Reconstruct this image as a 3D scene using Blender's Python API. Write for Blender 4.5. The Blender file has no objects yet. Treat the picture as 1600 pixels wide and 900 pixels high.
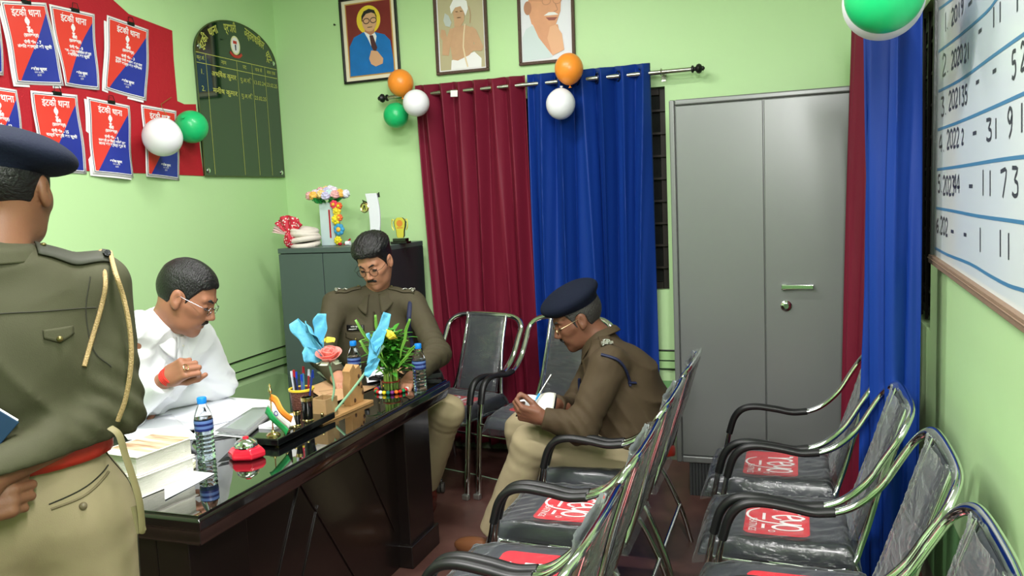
import bpy, math, random
import numpy as np
from mathutils import Matrix, Vector
random.seed(7); RNG = np.random.RandomState(11)
PI = math.pi
SC = bpy.context.scene
COL = SC.collection

# ------------------------------------------------------------------ camera
CAMH = 1.55
FPX = 1271.2                      # focal length in pixels of the 1600 px wide frame
YAW, PITCH, ROLL = 0.3396, 0.1078, -0.0446
def cam_axes():
    cy, sy, cp, sp, cr, sr = (math.cos(YAW), math.sin(YAW), math.cos(PITCH), math.sin(PITCH), math.cos(ROLL), math.sin(ROLL))
    f = np.array([-sy*cp, cy*cp, -sp]); r0 = np.array([cy, sy, 0.0]); u0 = np.cross(r0, f)
    return np.array([cr*r0+sr*u0, -sr*r0+cr*u0, f])
CM = cam_axes(); CP = np.array([0, 0, CAMH])
cam = bpy.data.cameras.new('camera'); cam_o = bpy.data.objects.new('camera', cam); COL.objects.link(cam_o)
cam.sensor_width = 36; cam.lens = 36*FPX/1600; cam.clip_start = 0.02
_m = Matrix.Identity(4)
for _i in range(3):
    _m[_i][0] = CM[0][_i]; _m[_i][1] = CM[1][_i]; _m[_i][2] = -CM[2][_i]; _m[_i][3] = CP[_i]
cam_o.matrix_world = _m
SC.camera = cam_o
def un(x, y, ax, v):              # a measured pixel of the photograph on the plane X, Y or Z = v
    d = CM.T @ np.array([(x-800)/FPX, (450-y)/FPX, 1.0]); i = 'XYZ'.index(ax)
    return CP+(v-CP[i])/d[i]*d
def ud(x, y, d):                  # a measured pixel at a distance along the view axis
    return CP+d*(CM.T @ np.array([(x-800)/FPX, (450-y)/FPX, 1.0]))
# ------------------------------------------------------------------ world and exposure
SC.view_settings.view_transform = 'Standard'; SC.view_settings.look = 'None'
SC.view_settings.gamma = 1; SC.view_settings.use_curve_mapping = False
SC.view_settings.exposure = 0.0
W = bpy.data.worlds.new('night'); SC.world = W; W.use_nodes = True
W.node_tree.nodes['Background'].inputs[0].default_value = (0.01, 0.013, 0.02, 1)
W.node_tree.nodes['Background'].inputs[1].default_value = 1.0
# room
XL, XR, YB, YF, ZC = -3.2, 0.46, 4.65, -1.3, 3.05
def area(name, loc, target, sx, sy, power, col=(1, 1, 1)):
    l = bpy.data.lights.new(name, 'AREA'); l.shape = 'RECTANGLE'; l.size = sx; l.size_y = sy; l.energy = power; l.color = col
    o = bpy.data.objects.new(name, l); COL.objects.link(o); o.location = loc
    o.rotation_euler = (Vector(target)-Vector(loc)).to_track_quat('-Z', 'Y').to_euler(); return o
LAMPS = [((-1.3, 1.3, ZC-0.10), (-1.3, 1.3, 0), 1.25, 0.12, 95), ((-1.55, 3.1, ZC-0.10), (-1.55, 3.1, 0), 1.25, 0.12, 34),
         ((0.20, 0.1, 2.62), (-1.6, 3.2, 1.3), 0.12, 1.2, 70)]
for _a in LAMPS: area('lamp_light', *_a, col=(1.0, 0.965, 0.965))

# ------------------------------------------------------------------ materials
def lin(c):
    return tuple((x/12.92 if x <= 0.04045 else ((x+0.055)/1.055)**2.4) for x in [v/255 for v in c])
MATS = {}
def mat(name, rgb, rough=0.5, metal=0.0, spec=0.5, coat=0.0, coat_r=0.1, bump=0.0, bscale=60, vary=0.0, vscale=4, trans=0.0, alpha=1.0, emit=None, sheen=0.0, ior=1.45, stretch=None):
    if name in MATS: return MATS[name]
    m = bpy.data.materials.new(name); m.use_nodes = True; nt = m.node_tree; b = nt.nodes['Principled BSDF']
    c = (*lin(rgb), 1); I = b.inputs
    I['Base Color'].default_value = c; I['Roughness'].default_value = rough; I['Metallic'].default_value = metal
    I['Specular IOR Level'].default_value = spec; I['Coat Weight'].default_value = coat; I['Coat Roughness'].default_value = coat_r
    I['Transmission Weight'].default_value = trans; I['Alpha'].default_value = alpha; I['IOR'].default_value = ior
    if sheen: I['Sheen Weight'].default_value = sheen
    if emit: I['Emission Color'].default_value = (*lin(emit[0]), 1); I['Emission Strength'].default_value = emit[1]
    if bump or vary:
        tc = nt.nodes.new('ShaderNodeTexCoord'); mp = nt.nodes.new('ShaderNodeMapping'); nt.links.new(tc.outputs['Object'], mp.inputs[0])
        if stretch: mp.inputs['Scale'].default_value = stretch
    if bump:
        n = nt.nodes.new('ShaderNodeTexNoise'); n.inputs['Scale'].default_value = bscale; n.inputs['Detail'].default_value = 4
        bp = nt.nodes.new('ShaderNodeBump'); bp.inputs['Strength'].default_value = bump; bp.inputs['Distance'].default_value = 0.01
        nt.links.new(mp.outputs[0], n.inputs['Vector']); nt.links.new(n.outputs['Fac'], bp.inputs['Height']); nt.links.new(bp.outputs[0], I['Normal'])
    if vary:
        n = nt.nodes.new('ShaderNodeTexNoise'); n.inputs['Scale'].default_value = vscale; n.inputs['Detail'].default_value = 5
        r = nt.nodes.new('ShaderNodeMixRGB'); r.blend_type = 'MIX'
        r.inputs[1].default_value = tuple(v*(1-vary) for v in c[:3])+(1,); r.inputs[2].default_value = tuple(min(1, v*(1+vary)) for v in c[:3])+(1,)
        nt.links.new(mp.outputs[0], n.inputs['Vector']); nt.links.new(n.outputs['Fac'], r.inputs[0]); nt.links.new(r.outputs[0], I['Base Color'])
    MATS[name] = m; return m

# ------------------------------------------------------------------ mesh builder
def rot(rx=0, ry=0, rz=0):
    return Matrix.Rotation(rz, 4, 'Z') @ Matrix.Rotation(ry, 4, 'Y') @ Matrix.Rotation(rx, 4, 'X')
def TR(x, y, z): return Matrix.Translation((x, y, z))
class MB:
    def __init__(s): s.v = []; s.f = []; s.mi = []; s.cur = 0
    def add(s, vs, fs, m=None):
        o = len(s.v)
        if m is not None: vs = [tuple(m @ Vector(v)) for v in vs]
        s.v += [tuple(v) for v in vs]; s.f += [tuple(i+o for i in f) for f in fs]; s.mi += [s.cur]*len(fs); return s
    def box(s, c, d, m=None):
        x, y, z = c; a, b, e = d[0]/2, d[1]/2, d[2]/2
        vs = [(x-a, y-b, z-e), (x+a, y-b, z-e), (x+a, y+b, z-e), (x-a, y+b, z-e), (x-a, y-b, z+e), (x+a, y-b, z+e), (x+a, y+b, z+e), (x-a, y+b, z+e)]
        return s.add(vs, [(3, 2, 1, 0), (4, 5, 6, 7), (0, 1, 5, 4), (1, 2, 6, 5), (2, 3, 7, 6), (3, 0, 4, 7)], m)
    def bx(s, x0, x1, y0, y1, z0, z1, m=None):
        return s.box(((x0+x1)/2, (y0+y1)/2, (z0+z1)/2), (abs(x1-x0), abs(y1-y0), abs(z1-z0)), m)
    def lathe(s, prof, n=24, m=None, cap=True):
        vs = []; fs = []
        for r, z in prof:
            for k in range(n): vs.append((r*math.cos(2*PI*k/n), r*math.sin(2*PI*k/n), z))
        for i in range(len(prof)-1):
            for k in range(n):
                k2 = (k+1) % n; fs.append((i*n+k, i*n+k2, (i+1)*n+k2, (i+1)*n+k))
        if cap:
            if prof[0][0] > 1e-5: fs.append(tuple(range(n-1, -1, -1)))
            if prof[-1][0] > 1e-5: fs.append(tuple((len(prof)-1)*n+k for k in range(n)))
        return s.add(vs, fs, m)
    def ball(s, c, r, n=16, m=None):
        if not hasattr(r, '__len__'): r = (r, r, r)
        pr = [(math.sin(PI*i/n), -math.cos(PI*i/n)) for i in range(n+1)]
        pr[0] = (1e-4, -1); pr[-1] = (1e-4, 1)
        mm = TR(*c) @ Matrix.Diagonal((r[0], r[1], r[2], 1)); 
        return s.lathe(pr, n*2 if n < 14 else 28, (m @ mm) if m is not None else mm, cap=True)
    def tube(s, pts, r, n=10, cap=True, m=None, flat=None, up=(0, 0, 1), closed=False):
        # r: number or list; flat=(ra, rb): oval section, ra along the side axis, rb along the normal axis
        P = [Vector(p) for p in pts]; N = len(P); vs = []; fs = []
        T = []
        for i in range(N):
            a = P[(i-1) % N] if (closed or i > 0) else P[i]; b = P[(i+1) % N] if (closed or i < N-1) else P[i]
            t = (b-a); T.append(t.normalized() if t.length > 1e-9 else Vector((0, 0, 1)))
        nrm = Vector(up)
        if abs(nrm.dot(T[0])) > 0.95: nrm = Vector((1, 0, 0))
        for i in range(N):
            nrm = (nrm-T[i]*nrm.dot(T[i]))
            nrm = nrm.normalized() if nrm.length > 1e-6 else T[i].orthogonal().normalized()
            bi = T[i].cross(nrm)
            rr = r[i] if hasattr(r, '__len__') else r
            ra, rb = (flat if flat else (rr, rr))
            for k in range(n):
                a = 2*PI*k/n; vs.append(tuple(P[i]+bi*(math.cos(a)*ra)+nrm*(math.sin(a)*rb)))
        for i in range(N if closed else N-1):
            j = (i+1) % N
            for k in range(n):
                k2 = (k+1) % n; fs.append((i*n+k, i*n+k2, j*n+k2, j*n+k))
        if cap and not closed: fs.append(tuple(range(n-1, -1, -1))); fs.append(tuple((N-1)*n+k for k in range(n)))
        return s.add(vs, fs, m)
    def cyl(s, a, b, r, n=14, r2=None, m=None): return s.tube([a, b], [r, r if r2 is None else r2], n=n, m=m)
    def prism(s, poly, z0, z1, m=None):
        n = len(poly)
        ar = sum(poly[i][0]*poly[(i+1) % n][1]-poly[(i+1) % n][0]*poly[i][1] for i in range(n))
        if ar < 0: poly = poly[::-1]
        vs = [(x, y, z0) for x, y in poly]+[(x, y, z1) for x, y in poly]
        fs = [tuple(range(n-1, -1, -1)), tuple(range(n, 2*n))]+[(i, (i+1) % n, n+(i+1) % n, n+i) for i in range(n)]
        return s.add(vs, fs, m)
    def grid(s, fn, nu, nv, m=None, closed_u=False):
        vs = [fn(i/(nu-1) if not closed_u else i/nu, j/(nv-1)) for j in range(nv) for i in range(nu)]
        fs = []
        for j in range(nv-1):
            for i in range(nu if closed_u else nu-1):
                i2 = (i+1) % nu; fs.append((j*nu+i, j*nu+i2, (j+1)*nu+i2, (j+1)*nu+i))
        return s.add(vs, fs, m)
    def mesh(s, name, mats):
        me = bpy.data.meshes.new(name); me.from_pydata(s.v, [], s.f)
        for m in (mats if isinstance(mats, (list, tuple)) else [mats]): me.materials.append(m)
        if any(s.mi): me.polygons.foreach_set('material_index', s.mi)
        me.update(); return me
def mods(o, bevel=0, seg=2, solid=0, subd=0, smooth=True, offset=0):
    if smooth: o.data.shade_smooth() if hasattr(o.data, 'shade_smooth') else None
    if solid:
        md = o.modifiers.new('thickness', 'SOLIDIFY'); md.thickness = solid; md.offset = offset
    if bevel:
        md = o.modifiers.new('bevel', 'BEVEL'); md.width = bevel; md.segments = seg; md.limit_method = 'ANGLE'; md.angle_limit = 0.6; md.harden_normals = True
    if subd:
        md = o.modifiers.new('sub', 'SUBSURF'); md.levels = subd; md.render_levels = subd
    return o
def obj(name, mb, m, parent=None, bevel=0, seg=2, solid=0, subd=0, smooth=None, offset=0, mw=None, label=None):
    me = mb.mesh(name, m) if isinstance(mb, MB) else mb
    if not isinstance(mb, MB) and m is not None:
        me.materials.clear()
        for q in (m if isinstance(m, (list, tuple)) else [m]): me.materials.append(q)
    o = bpy.data.objects.new(name, me); COL.objects.link(o)
    if parent is not None: o.parent = parent
    if mw is not None: o.matrix_local = mw
    if smooth is None: smooth = True
    if smooth:
        me.shade_smooth()
        if not bevel:
            try: me.set_sharp_from_angle(angle=0.7)
            except Exception: pass
    mods(o, bevel, seg, solid, subd, False, offset)
    if label: o['label'] = label
    return o
def tag(o, label, cat, group=None, kind=None):
    if label: o['label'] = label
    if cat: o['category'] = cat
    if group: o['group'] = group
    if kind: o['kind'] = kind
    return o
def thing(name, label, cat, loc=(0, 0, 0), rz=0, group=None, mw=None):
    o = bpy.data.objects.new(name, None); COL.objects.link(o); o.empty_display_size = 0.05
    if mw is not None: o.matrix_world = mw
    else: o.location = loc; o.rotation_euler = (0, 0, rz)
    return tag(o, label, cat, group)
def struct(name, mb, m, **k):
    o = obj(name, mb, m, **k); o['kind'] = 'structure'; return o
def dup(o, parent=None, label=None):
    c = o.copy(); COL.objects.link(c)
    if parent is not None: c.parent = parent
    if label: c['label'] = label
    for ch in list(o.children): dup(ch, c)
    return c
def wallm(side, p):
    # local x = right, y = up, z = out of the wall
    ax = {'left': ((0, 1, 0), (0, 0, 1), (1, 0, 0)), 'back': ((1, 0, 0), (0, 0, 1), (0, -1, 0)), 'right': ((0, -1, 0), (0, 0, 1), (-1, 0, 0)), 'top': ((1, 0, 0), (0, 1, 0), (0, 0, 1))}[side]
    m = Matrix.Identity(4)
    for j in range(3):
        for i in range(3): m[i][j] = ax[j][i]
        m[j][3] = p[j]
    return m
def text_mb(mb, s, size, m=None, align='CENTER', z=0.0, shear=0.0, bold=0.0, fit=None):
    c = bpy.data.curves.new('text', 'FONT'); c.body = s; c.size = size; c.resolution_u = 2; c.align_x = align; c.align_y = 'CENTER'; c.shear = shear; c.offset = bold
    o = bpy.data.objects.new('text', c); COL.objects.link(o)
    me = bpy.data.meshes.new_from_object(o.evaluated_get(bpy.context.evaluated_depsgraph_get()))
    vs = [tuple(v.co) for v in me.vertices]; fs = [tuple(p.vertices) for p in me.polygons]
    bpy.data.objects.remove(o); bpy.data.curves.remove(c); bpy.data.meshes.remove(me)
    if fit and vs:
        w = max(v[0] for v in vs)-min(v[0] for v in vs)
        k = fit/w; vs = [(v[0]*k, v[1], v[2]) for v in vs]
    vs = [(v[0], v[1], v[2]+z) for v in vs]
    mb.add(vs, fs, m); return mb
def stroke(mb, pts, w, z=0.0, m=None, smooth=3):
    # a flat painted line of width w (number or list) through points
    P = spline(pts, smooth) if smooth > 1 and len(pts) > 2 else [tuple(p) for p in pts]
    n = len(P); vs = []; fs = []
    for i, p in enumerate(P):
        a = P[max(i-1, 0)]; b = P[min(i+1, n-1)]; dx, dy = b[0]-a[0], b[1]-a[1]; L = math.hypot(dx, dy) or 1
        ww = (w if not hasattr(w, '__len__') else w[0]+(w[1]-w[0])*i/(n-1))/2
        vs += [(p[0]-dy/L*ww, p[1]+dx/L*ww, z), (p[0]+dy/L*ww, p[1]-dx/L*ww, z)]
    for i in range(n-1): fs.append((2*i, 2*i+1, 2*i+3, 2*i+2))
    return mb.add(vs, fs, m)
def spline(pts, k=6, closed=False):
    P = [np.array(p, float) for p in pts]; n = len(P); out = []
    for i in range(n if closed else n-1):
        p0 = P[(i-1) % n] if (closed or i > 0) else 2*P[0]-P[1]; p1 = P[i]; p2 = P[(i+1) % n]
        p3 = P[(i+2) % n] if (closed or i < n-2) else 2*P[n-1]-P[n-2]
        for j in range(k):
            t = j/k; out.append(tuple(0.5*((2*p1)+(-p0+p2)*t+(2*p0-5*p1+4*p2-p3)*t*t+(-p0+3*p1-3*p2+p3)*t**3)))
    if not closed: out.append(tuple(P[-1]))
    return out
def rrect(w, h, r, k=5, cx=0, cy=0):
    pts = []
    for sx, sy, a0 in ((1, 1, 0), (-1, 1, 90), (-1, -1, 180), (1, -1, 270)):
        for j in range(k+1):
            a = math.radians(a0+90*j/k); pts.append((cx+sx*(w/2-r)+r*math.cos(a), cy+sy*(h/2-r)+r*math.sin(a)))
    return pts
# ================================================================== the room
def wall_paint(name):
    m = bpy.data.materials.new(name); m.use_nodes = True; nt = m.node_tree; b = nt.nodes['Principled BSDF']
    tc = nt.nodes.new('ShaderNodeTexCoord'); sp = nt.nodes.new('ShaderNodeSeparateXYZ'); nt.links.new(tc.outputs['Object'], sp.inputs[0])
    n1 = nt.nodes.new('ShaderNodeTexNoise'); n1.inputs['Scale'].default_value = 1.3; n1.inputs['Detail'].default_value = 6
    mp = nt.nodes.new('ShaderNodeMapping'); mp.inputs['Scale'].default_value = (1, 1, 0.35); nt.links.new(tc.outputs['Object'], mp.inputs[0]); nt.links.new(mp.outputs[0], n1.inputs[0])
    mx = nt.nodes.new('ShaderNodeMixRGB'); mx.inputs[1].default_value = (*lin((182, 220, 158)), 1); mx.inputs[2].default_value = (*lin((192, 226, 170)), 1)
    nt.links.new(n1.outputs[0], mx.inputs[0])
    # darker green band near the floor
    lt = nt.nodes.new('ShaderNodeMath'); lt.operation = 'LESS_THAN'; lt.inputs[1].default_value = 0.47; nt.links.new(sp.outputs[2], lt.inputs[0])
    m2 = nt.nodes.new('ShaderNodeMixRGB'); m2.inputs[2].default_value = (*lin((112, 164, 104)), 1); nt.links.new(lt.outputs[0], m2.inputs[0]); nt.links.new(mx.outputs[0], m2.inputs[1])
    # pale grey scuffed skirting of bare plaster
    lt2 = nt.nodes.new('ShaderNodeMath'); lt2.operation = 'LESS_THAN'; lt2.inputs[1].default_value = 0.12; nt.links.new(sp.outputs[2], lt2.inputs[0])
    m3 = nt.nodes.new('ShaderNodeMixRGB'); m3.inputs[2].default_value = (*lin((120, 128, 108)), 1); nt.links.new(lt2.outputs[0], m3.inputs[0]); nt.links.new(m2.outputs[0], m3.inputs[1])
    nt.links.new(m3.outputs[0], b.inputs['Base Color'])
    b.inputs['Roughness'].default_value = 0.42; b.inputs['Specular IOR Level'].default_value = 0.35
    n2 = nt.nodes.new('ShaderNodeTexNoise'); n2.inputs['Scale'].default_value = 35; bp = nt.nodes.new('ShaderNodeBump'); bp.inputs['Strength'].default_value = 0.06; bp.inputs['Distance'].default_value = 0.01
    nt.links.new(tc.outputs['Object'], n2.inputs[0]); nt.links.new(n2.outputs[0], bp.inputs['Height']); nt.links.new(bp.outputs[0], b.inputs['Normal'])
    return m
M_wall = wall_paint('green_wall_paint')
M_ceil = mat('ceiling_white', (226, 234, 220), 0.8)
def floor_mat():
    m = bpy.data.materials.new('red_oxide_floor'); m.use_nodes = True; nt = m.node_tree; b = nt.nodes['Principled BSDF']
    tc = nt.nodes.new('ShaderNodeTexCoord'); n = nt.nodes.new('ShaderNodeTexNoise'); n.inputs['Scale'].default_value = 2.2; n.inputs['Detail'].default_value = 9; n.inputs['Roughness'].default_value = 0.65
    nt.links.new(tc.outputs['Object'], n.inputs[0]); cr = nt.nodes.new('ShaderNodeValToRGB'); e = cr.color_ramp.elements
    e[0].position = 0.35; e[0].color = (*lin((70, 42, 38)), 1); e[1].position = 0.66; e[1].color = (*lin((104, 72, 64)), 1)
    nt.links.new(n.outputs[0], cr.inputs[0]); nt.links.new(cr.outputs[0], b.inputs['Base Color'])
    r = nt.nodes.new('ShaderNodeMapRange'); r.inputs[3].default_value = 0.28; r.inputs[4].default_value = 0.6; nt.links.new(n.outputs[0], r.inputs[0]); nt.links.new(r.outputs[0], b.inputs['Roughness'])
    return m
M_floor = floor_mat()
f_ = MB(); f_.bx(XL-0.2, XR+0.2, YF-0.2, YB+0.2, -0.1, 0); struct('floor', f_, M_floor, smooth=False)
f_ = MB(); f_.bx(XL-0.2, XR+0.2, YF-0.2, YB+0.2, ZC, ZC+0.1); struct('ceiling', f_, M_ceil, smooth=False)
f_ = MB(); f_.bx(XL-0.15, XL, YF, YB, 0, ZC); struct('wall_left', f_, M_wall, smooth=False)
f_ = MB(); f_.bx(XL-0.15, XR+0.15, YF-0.15, YF, 0, ZC); struct('wall_front', f_, M_wall, smooth=False)
WB = (-2.02, -0.69, 1.0, 2.14)     # window in the back wall: x0 x1 z0 z1
f_ = MB(); f_.bx(XL-0.15, WB[0], YB, YB+0.2, 0, ZC); f_.bx(WB[1], XR+0.15, YB, YB+0.2, 0, ZC); f_.bx(WB[0], WB[1], YB, YB+0.2, 0, WB[2]); f_.bx(WB[0], WB[1], YB, YB+0.2, WB[3], ZC)
struct('wall_back', f_, M_wall, smooth=False)
WR = (3.30, 4.25, 1.0, 2.2)         # window in the right wall: y0 y1 z0 z1
f_ = MB(); f_.bx(XR, XR+0.15, YF, WR[0], 0, ZC); f_.bx(XR, XR+0.15, WR[1], YB+0.2, 0, ZC); f_.bx(XR, XR+0.15, WR[0], WR[1], 0, WR[2]); f_.bx(XR, XR+0.15, WR[0], WR[1], WR[3], ZC)
struct('wall_right', f_, M_wall, smooth=False)
M_wframe = mat('dark_window_steel', (40, 34, 30), 0.5, 0.3)
M_night = mat('dirty_night_glass', (44, 46, 44), 0.12, vary=0.5, vscale=9)
def window(n, mw, w, h):
    r = bpy.data.objects.new('window_%d' % n, None); COL.objects.link(r); r.matrix_world = mw; r['kind'] = 'structure'
    b = MB(); t = 0.04
    b.bx(0, t, 0, h, -0.1, -0.05); b.bx(w-t, w, 0, h, -0.1, -0.05); b.bx(t, w-t, 0, t, -0.1, -0.05); b.bx(t, w-t, h-t, h, -0.1, -0.05); b.bx(w/2-0.02, w/2+0.02, t, h-t, -0.1, -0.05)
    obj('window_frame', b, M_wframe, r, bevel=0.003)
    g = MB(); k = int(h/0.115)
    for i in range(1, k):
        z = h*i/k; g.box((w/2, z, -0.035), (w-0.01, 0.012, 0.012))
    for i in range(1, int(w/0.13)):
        g.box((w*i/int(w/0.13), h/2, -0.025), (0.012, h-0.01, 0.01))
    obj('window_grille', g, M_wframe, r)
    p = MB(); p.bx(0.01, w-0.01, 0.01, h-0.01, -0.085, -0.08); obj('pane', p, M_night, r, smooth=False)
window(1, wallm('back', (WB[0], YB, WB[2])), WB[1]-WB[0], WB[3]-WB[2])
window(2, wallm('right', (XR, WR[1], WR[2])), WR[1]-WR[0], WR[3]-WR[2])
# surface conduit along the walls at desk height
M_trim = mat('green_painted_conduit', (170, 212, 146), 0.35)
M_shadow_line = mat('painted_shadow_line', (14, 40, 16), 0.7)
def strip(n, z, h, d, m):
    b = MB(); b.bx(XL, XL+d, YF, YB, z-h/2, z+h/2); b.bx(XL, XR, YB-d, YB, z-h/2, z+h/2); struct('trim_%d' % n, b, m, smooth=False)
strip(1, 0.617, 0.05, 0.012, M_trim); strip(2, 0.566, 0.04, 0.012, M_trim)
strip(3, 0.5915, 0.005, 0.014, M_shadow_line); strip(4, 0.5425, 0.006, 0.014, M_shadow_line)  # dark strips standing in for the shadow lines of the conduit
c_ = MB()
pts = [(XL+0.008, YF+0.05, 0.66)]+[(XL+0.008, y, 0.655+0.006*math.sin(y*3.1)) for y in np.linspace(-0.9, YB-0.03, 24)]+[(XL+0.03, YB-0.008, 0.655), (-2.5, YB-0.008, 0.655), (-0.7, YB-0.008, 0.65), (XR-0.3, YB-0.008, 0.65)]
c_.tube(pts, 0.0045, n=6); tag(obj('wall_cable', c_, mat('black_rubber', (14, 14, 14), 0.5)), 'thin black cable running along the green wall above the conduit strips', 'cable')
# lamps of the room
M_tube = mat('lit_tube', (255, 255, 255), 0.5, emit=((255, 252, 244), 4.0)); M_white = mat('white_plastic', (235, 235, 232), 0.4)
for (p, t, sx, sy, e), lab in zip(LAMPS, ('white ceiling batten lamp over the near end of the desk', 'white ceiling batten lamp nearer the far curtains', 'white batten lamp high on the right wall behind the camera')):
    side = sy > sx
    L = thing('batten_lamp', lab, 'lamp', (XR if side else p[0], p[1], p[2]+0.10 if not side else p[2]+0.02), 0, 'lit batten lamps of the room')
    b = MB(); t_ = MB()
    if not side:
        b.bx(-0.62, 0.62, -0.04, 0.04, -0.035, 0); t_.cyl((-0.6, 0, -0.055), (0.6, 0, -0.055), 0.016)
    else:
        b.bx(-0.03, 0, -0.62, 0.62, -0.02, 0.10); t_.cyl((-0.05, -0.6, 0.04), (-0.05, 0.6, 0.04), 0.016)
    obj('housing', b, M_white, L, bevel=0.005); obj('light_tube', t_, M_tube, L)

# ================================================================== steel cupboards
M_steel = mat('grey_enamelled_steel', (128, 131, 130), 0.33, 0.35, 0.5, vary=0.04, vscale=2, bump=0.02, bscale=8)
M_steel2 = mat('slate_enamelled_steel', (78, 92, 90), 0.38, 0.1, 0.5)
M_steel3 = mat('dark_steel_side', (42, 45, 50), 0.45, 0.1)
M_chrome = mat('chrome', (225, 228, 228), 0.08, 1.0)
M_black = mat('black_plastic', (18, 18, 19), 0.38, bump=0.05, bscale=200)
cx0, cx1, cy0, cy1, cz0, cz1 = -0.59, 0.30, 4.09, 4.56, 0.175, 2.0
t = thing('steel_cupboard', 'tall grey two-door steel cupboard beside the blue curtain', 'cupboard', ((cx0+cx1)/2, (cy0+cy1)/2, 0))
o_ = -np.array([(cx0+cx1)/2, (cy0+cy1)/2, 0])
mo = TR(*o_)
b = MB(); b.bx(cx0, cx1, cy0+0.02, cy1, cz0, cz1, mo); obj('body', b, M_steel, t, bevel=0.006)
b = MB(); e = 0.028
b.bx(cx0, cx0+e, cy0, cy0+0.03, cz0, cz1, mo); b.bx(cx1-e, cx1, cy0, cy0+0.03, cz0, cz1, mo); b.bx(cx0+e, cx1-e, cy0, cy0+0.03, cz1-e, cz1, mo); b.bx(cx0+e, cx1-e, cy0, cy0+0.03, cz0, cz0+0.035, mo)
obj('face_frame', b, M_steel, t, bevel=0.008, seg=3)
xm = -0.148
for k, (xa, xb) in enumerate(((cx0+e+0.004, xm-0.003), (xm+0.003, cx1-e-0.004))):
    b = MB(); b.bx(xa, xb, cy0+0.006, cy0+0.03, cz0+0.039, cz1-e-0.004, mo); d = obj('door', b, M_steel, t, bevel=0.003)
    if k == 1:
        b = MB(); zz = 1.078; xx = -0.003
        b.bx(xx-0.07, xx+0.075, cy0-0.022, cy0-0.014, zz-0.011, zz+0.011, mo); b.bx(xx-0.07, xx-0.045, cy0-0.02, cy0+0.008, zz-0.014, zz+0.014, mo); b.bx(xx+0.06, xx+0.075, cy0-0.02, cy0+0.008, zz-0.012, zz+0.012, mo)
        obj('handle', b, M_chrome, d, bevel=0.003, label='chrome handle')
        b = MB(); b.lathe([(0.026, 0), (0.026, 0.006), (0.019, 0.012), (0.012, 0.014), (0.012, 0.018)], 24, mo @ TR(-0.052, cy0+0.006, 0.985) @ rot(PI/2)); obj('lock', b, M_chrome, d)
for xa, xb in ((cx0+0.06, cx0+0.17), (cx1-0.17, cx1-0.06)):
    b = MB(); n = 7
    for i in range(n):
        x = xa+(xb-xa)*(i+0.5)/n; b.bx(x-0.0065, x+0.0065, cy0+0.012, cy0+0.06, 0, cz0, mo)
    b.bx(xa, xb, cy0+0.02, cy0+0.075, 0.0, cz0, mo)
    b.bx(xa, xb, cy0+0.07, cy1-0.02, 0.0, cz0, mo)
    obj('foot', b, mat('dark_grey_foot', (62, 65, 66), 0.5), t, bevel=0.002)
# low cupboard
lx0, lx1, ly0, ly1, lz = -2.89, -2.30+0.12, 4.07, 4.56, 1.325
t = thing('low_cupboard', 'low slate grey steel cupboard behind the seated bespectacled officer', 'cupboard', ((lx0+lx1)/2, (ly0+ly1)/2, 0))
mo = TR(-(lx0+lx1)/2, -(ly0+ly1)/2, 0)
b = MB(); b.bx(lx0, lx1, ly0+0.02, ly1, 0.0, lz-0.03, mo); obj('body', b, M_steel3, t, bevel=0.004)
b = MB(); b.bx(lx0, lx1, ly0-0.004, ly1, lz-0.03, lz, mo); obj('top', b, M_steel2, t, bevel=0.004)
xm = lx0+0.30
for k, (xa, xb) in enumerate(((lx0+0.002, xm-0.002), (xm+0.002, lx1-0.12))):
    b = MB(); b.bx(xa, xb, ly0, ly0+0.02, 0.40, lz-0.034, mo); obj('door', b, M_steel2, t, bevel=0.002)
b = MB(); b.bx(lx0+0.02, lx1-0.02, ly0+0.02, ly0+0.024, 0.1, 0.395, mo); b.bx(lx1-0.12, lx1, ly0, ly0+0.02, 0.0, lz-0.03, mo); obj('side_panel', b, M_steel3, t)

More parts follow.
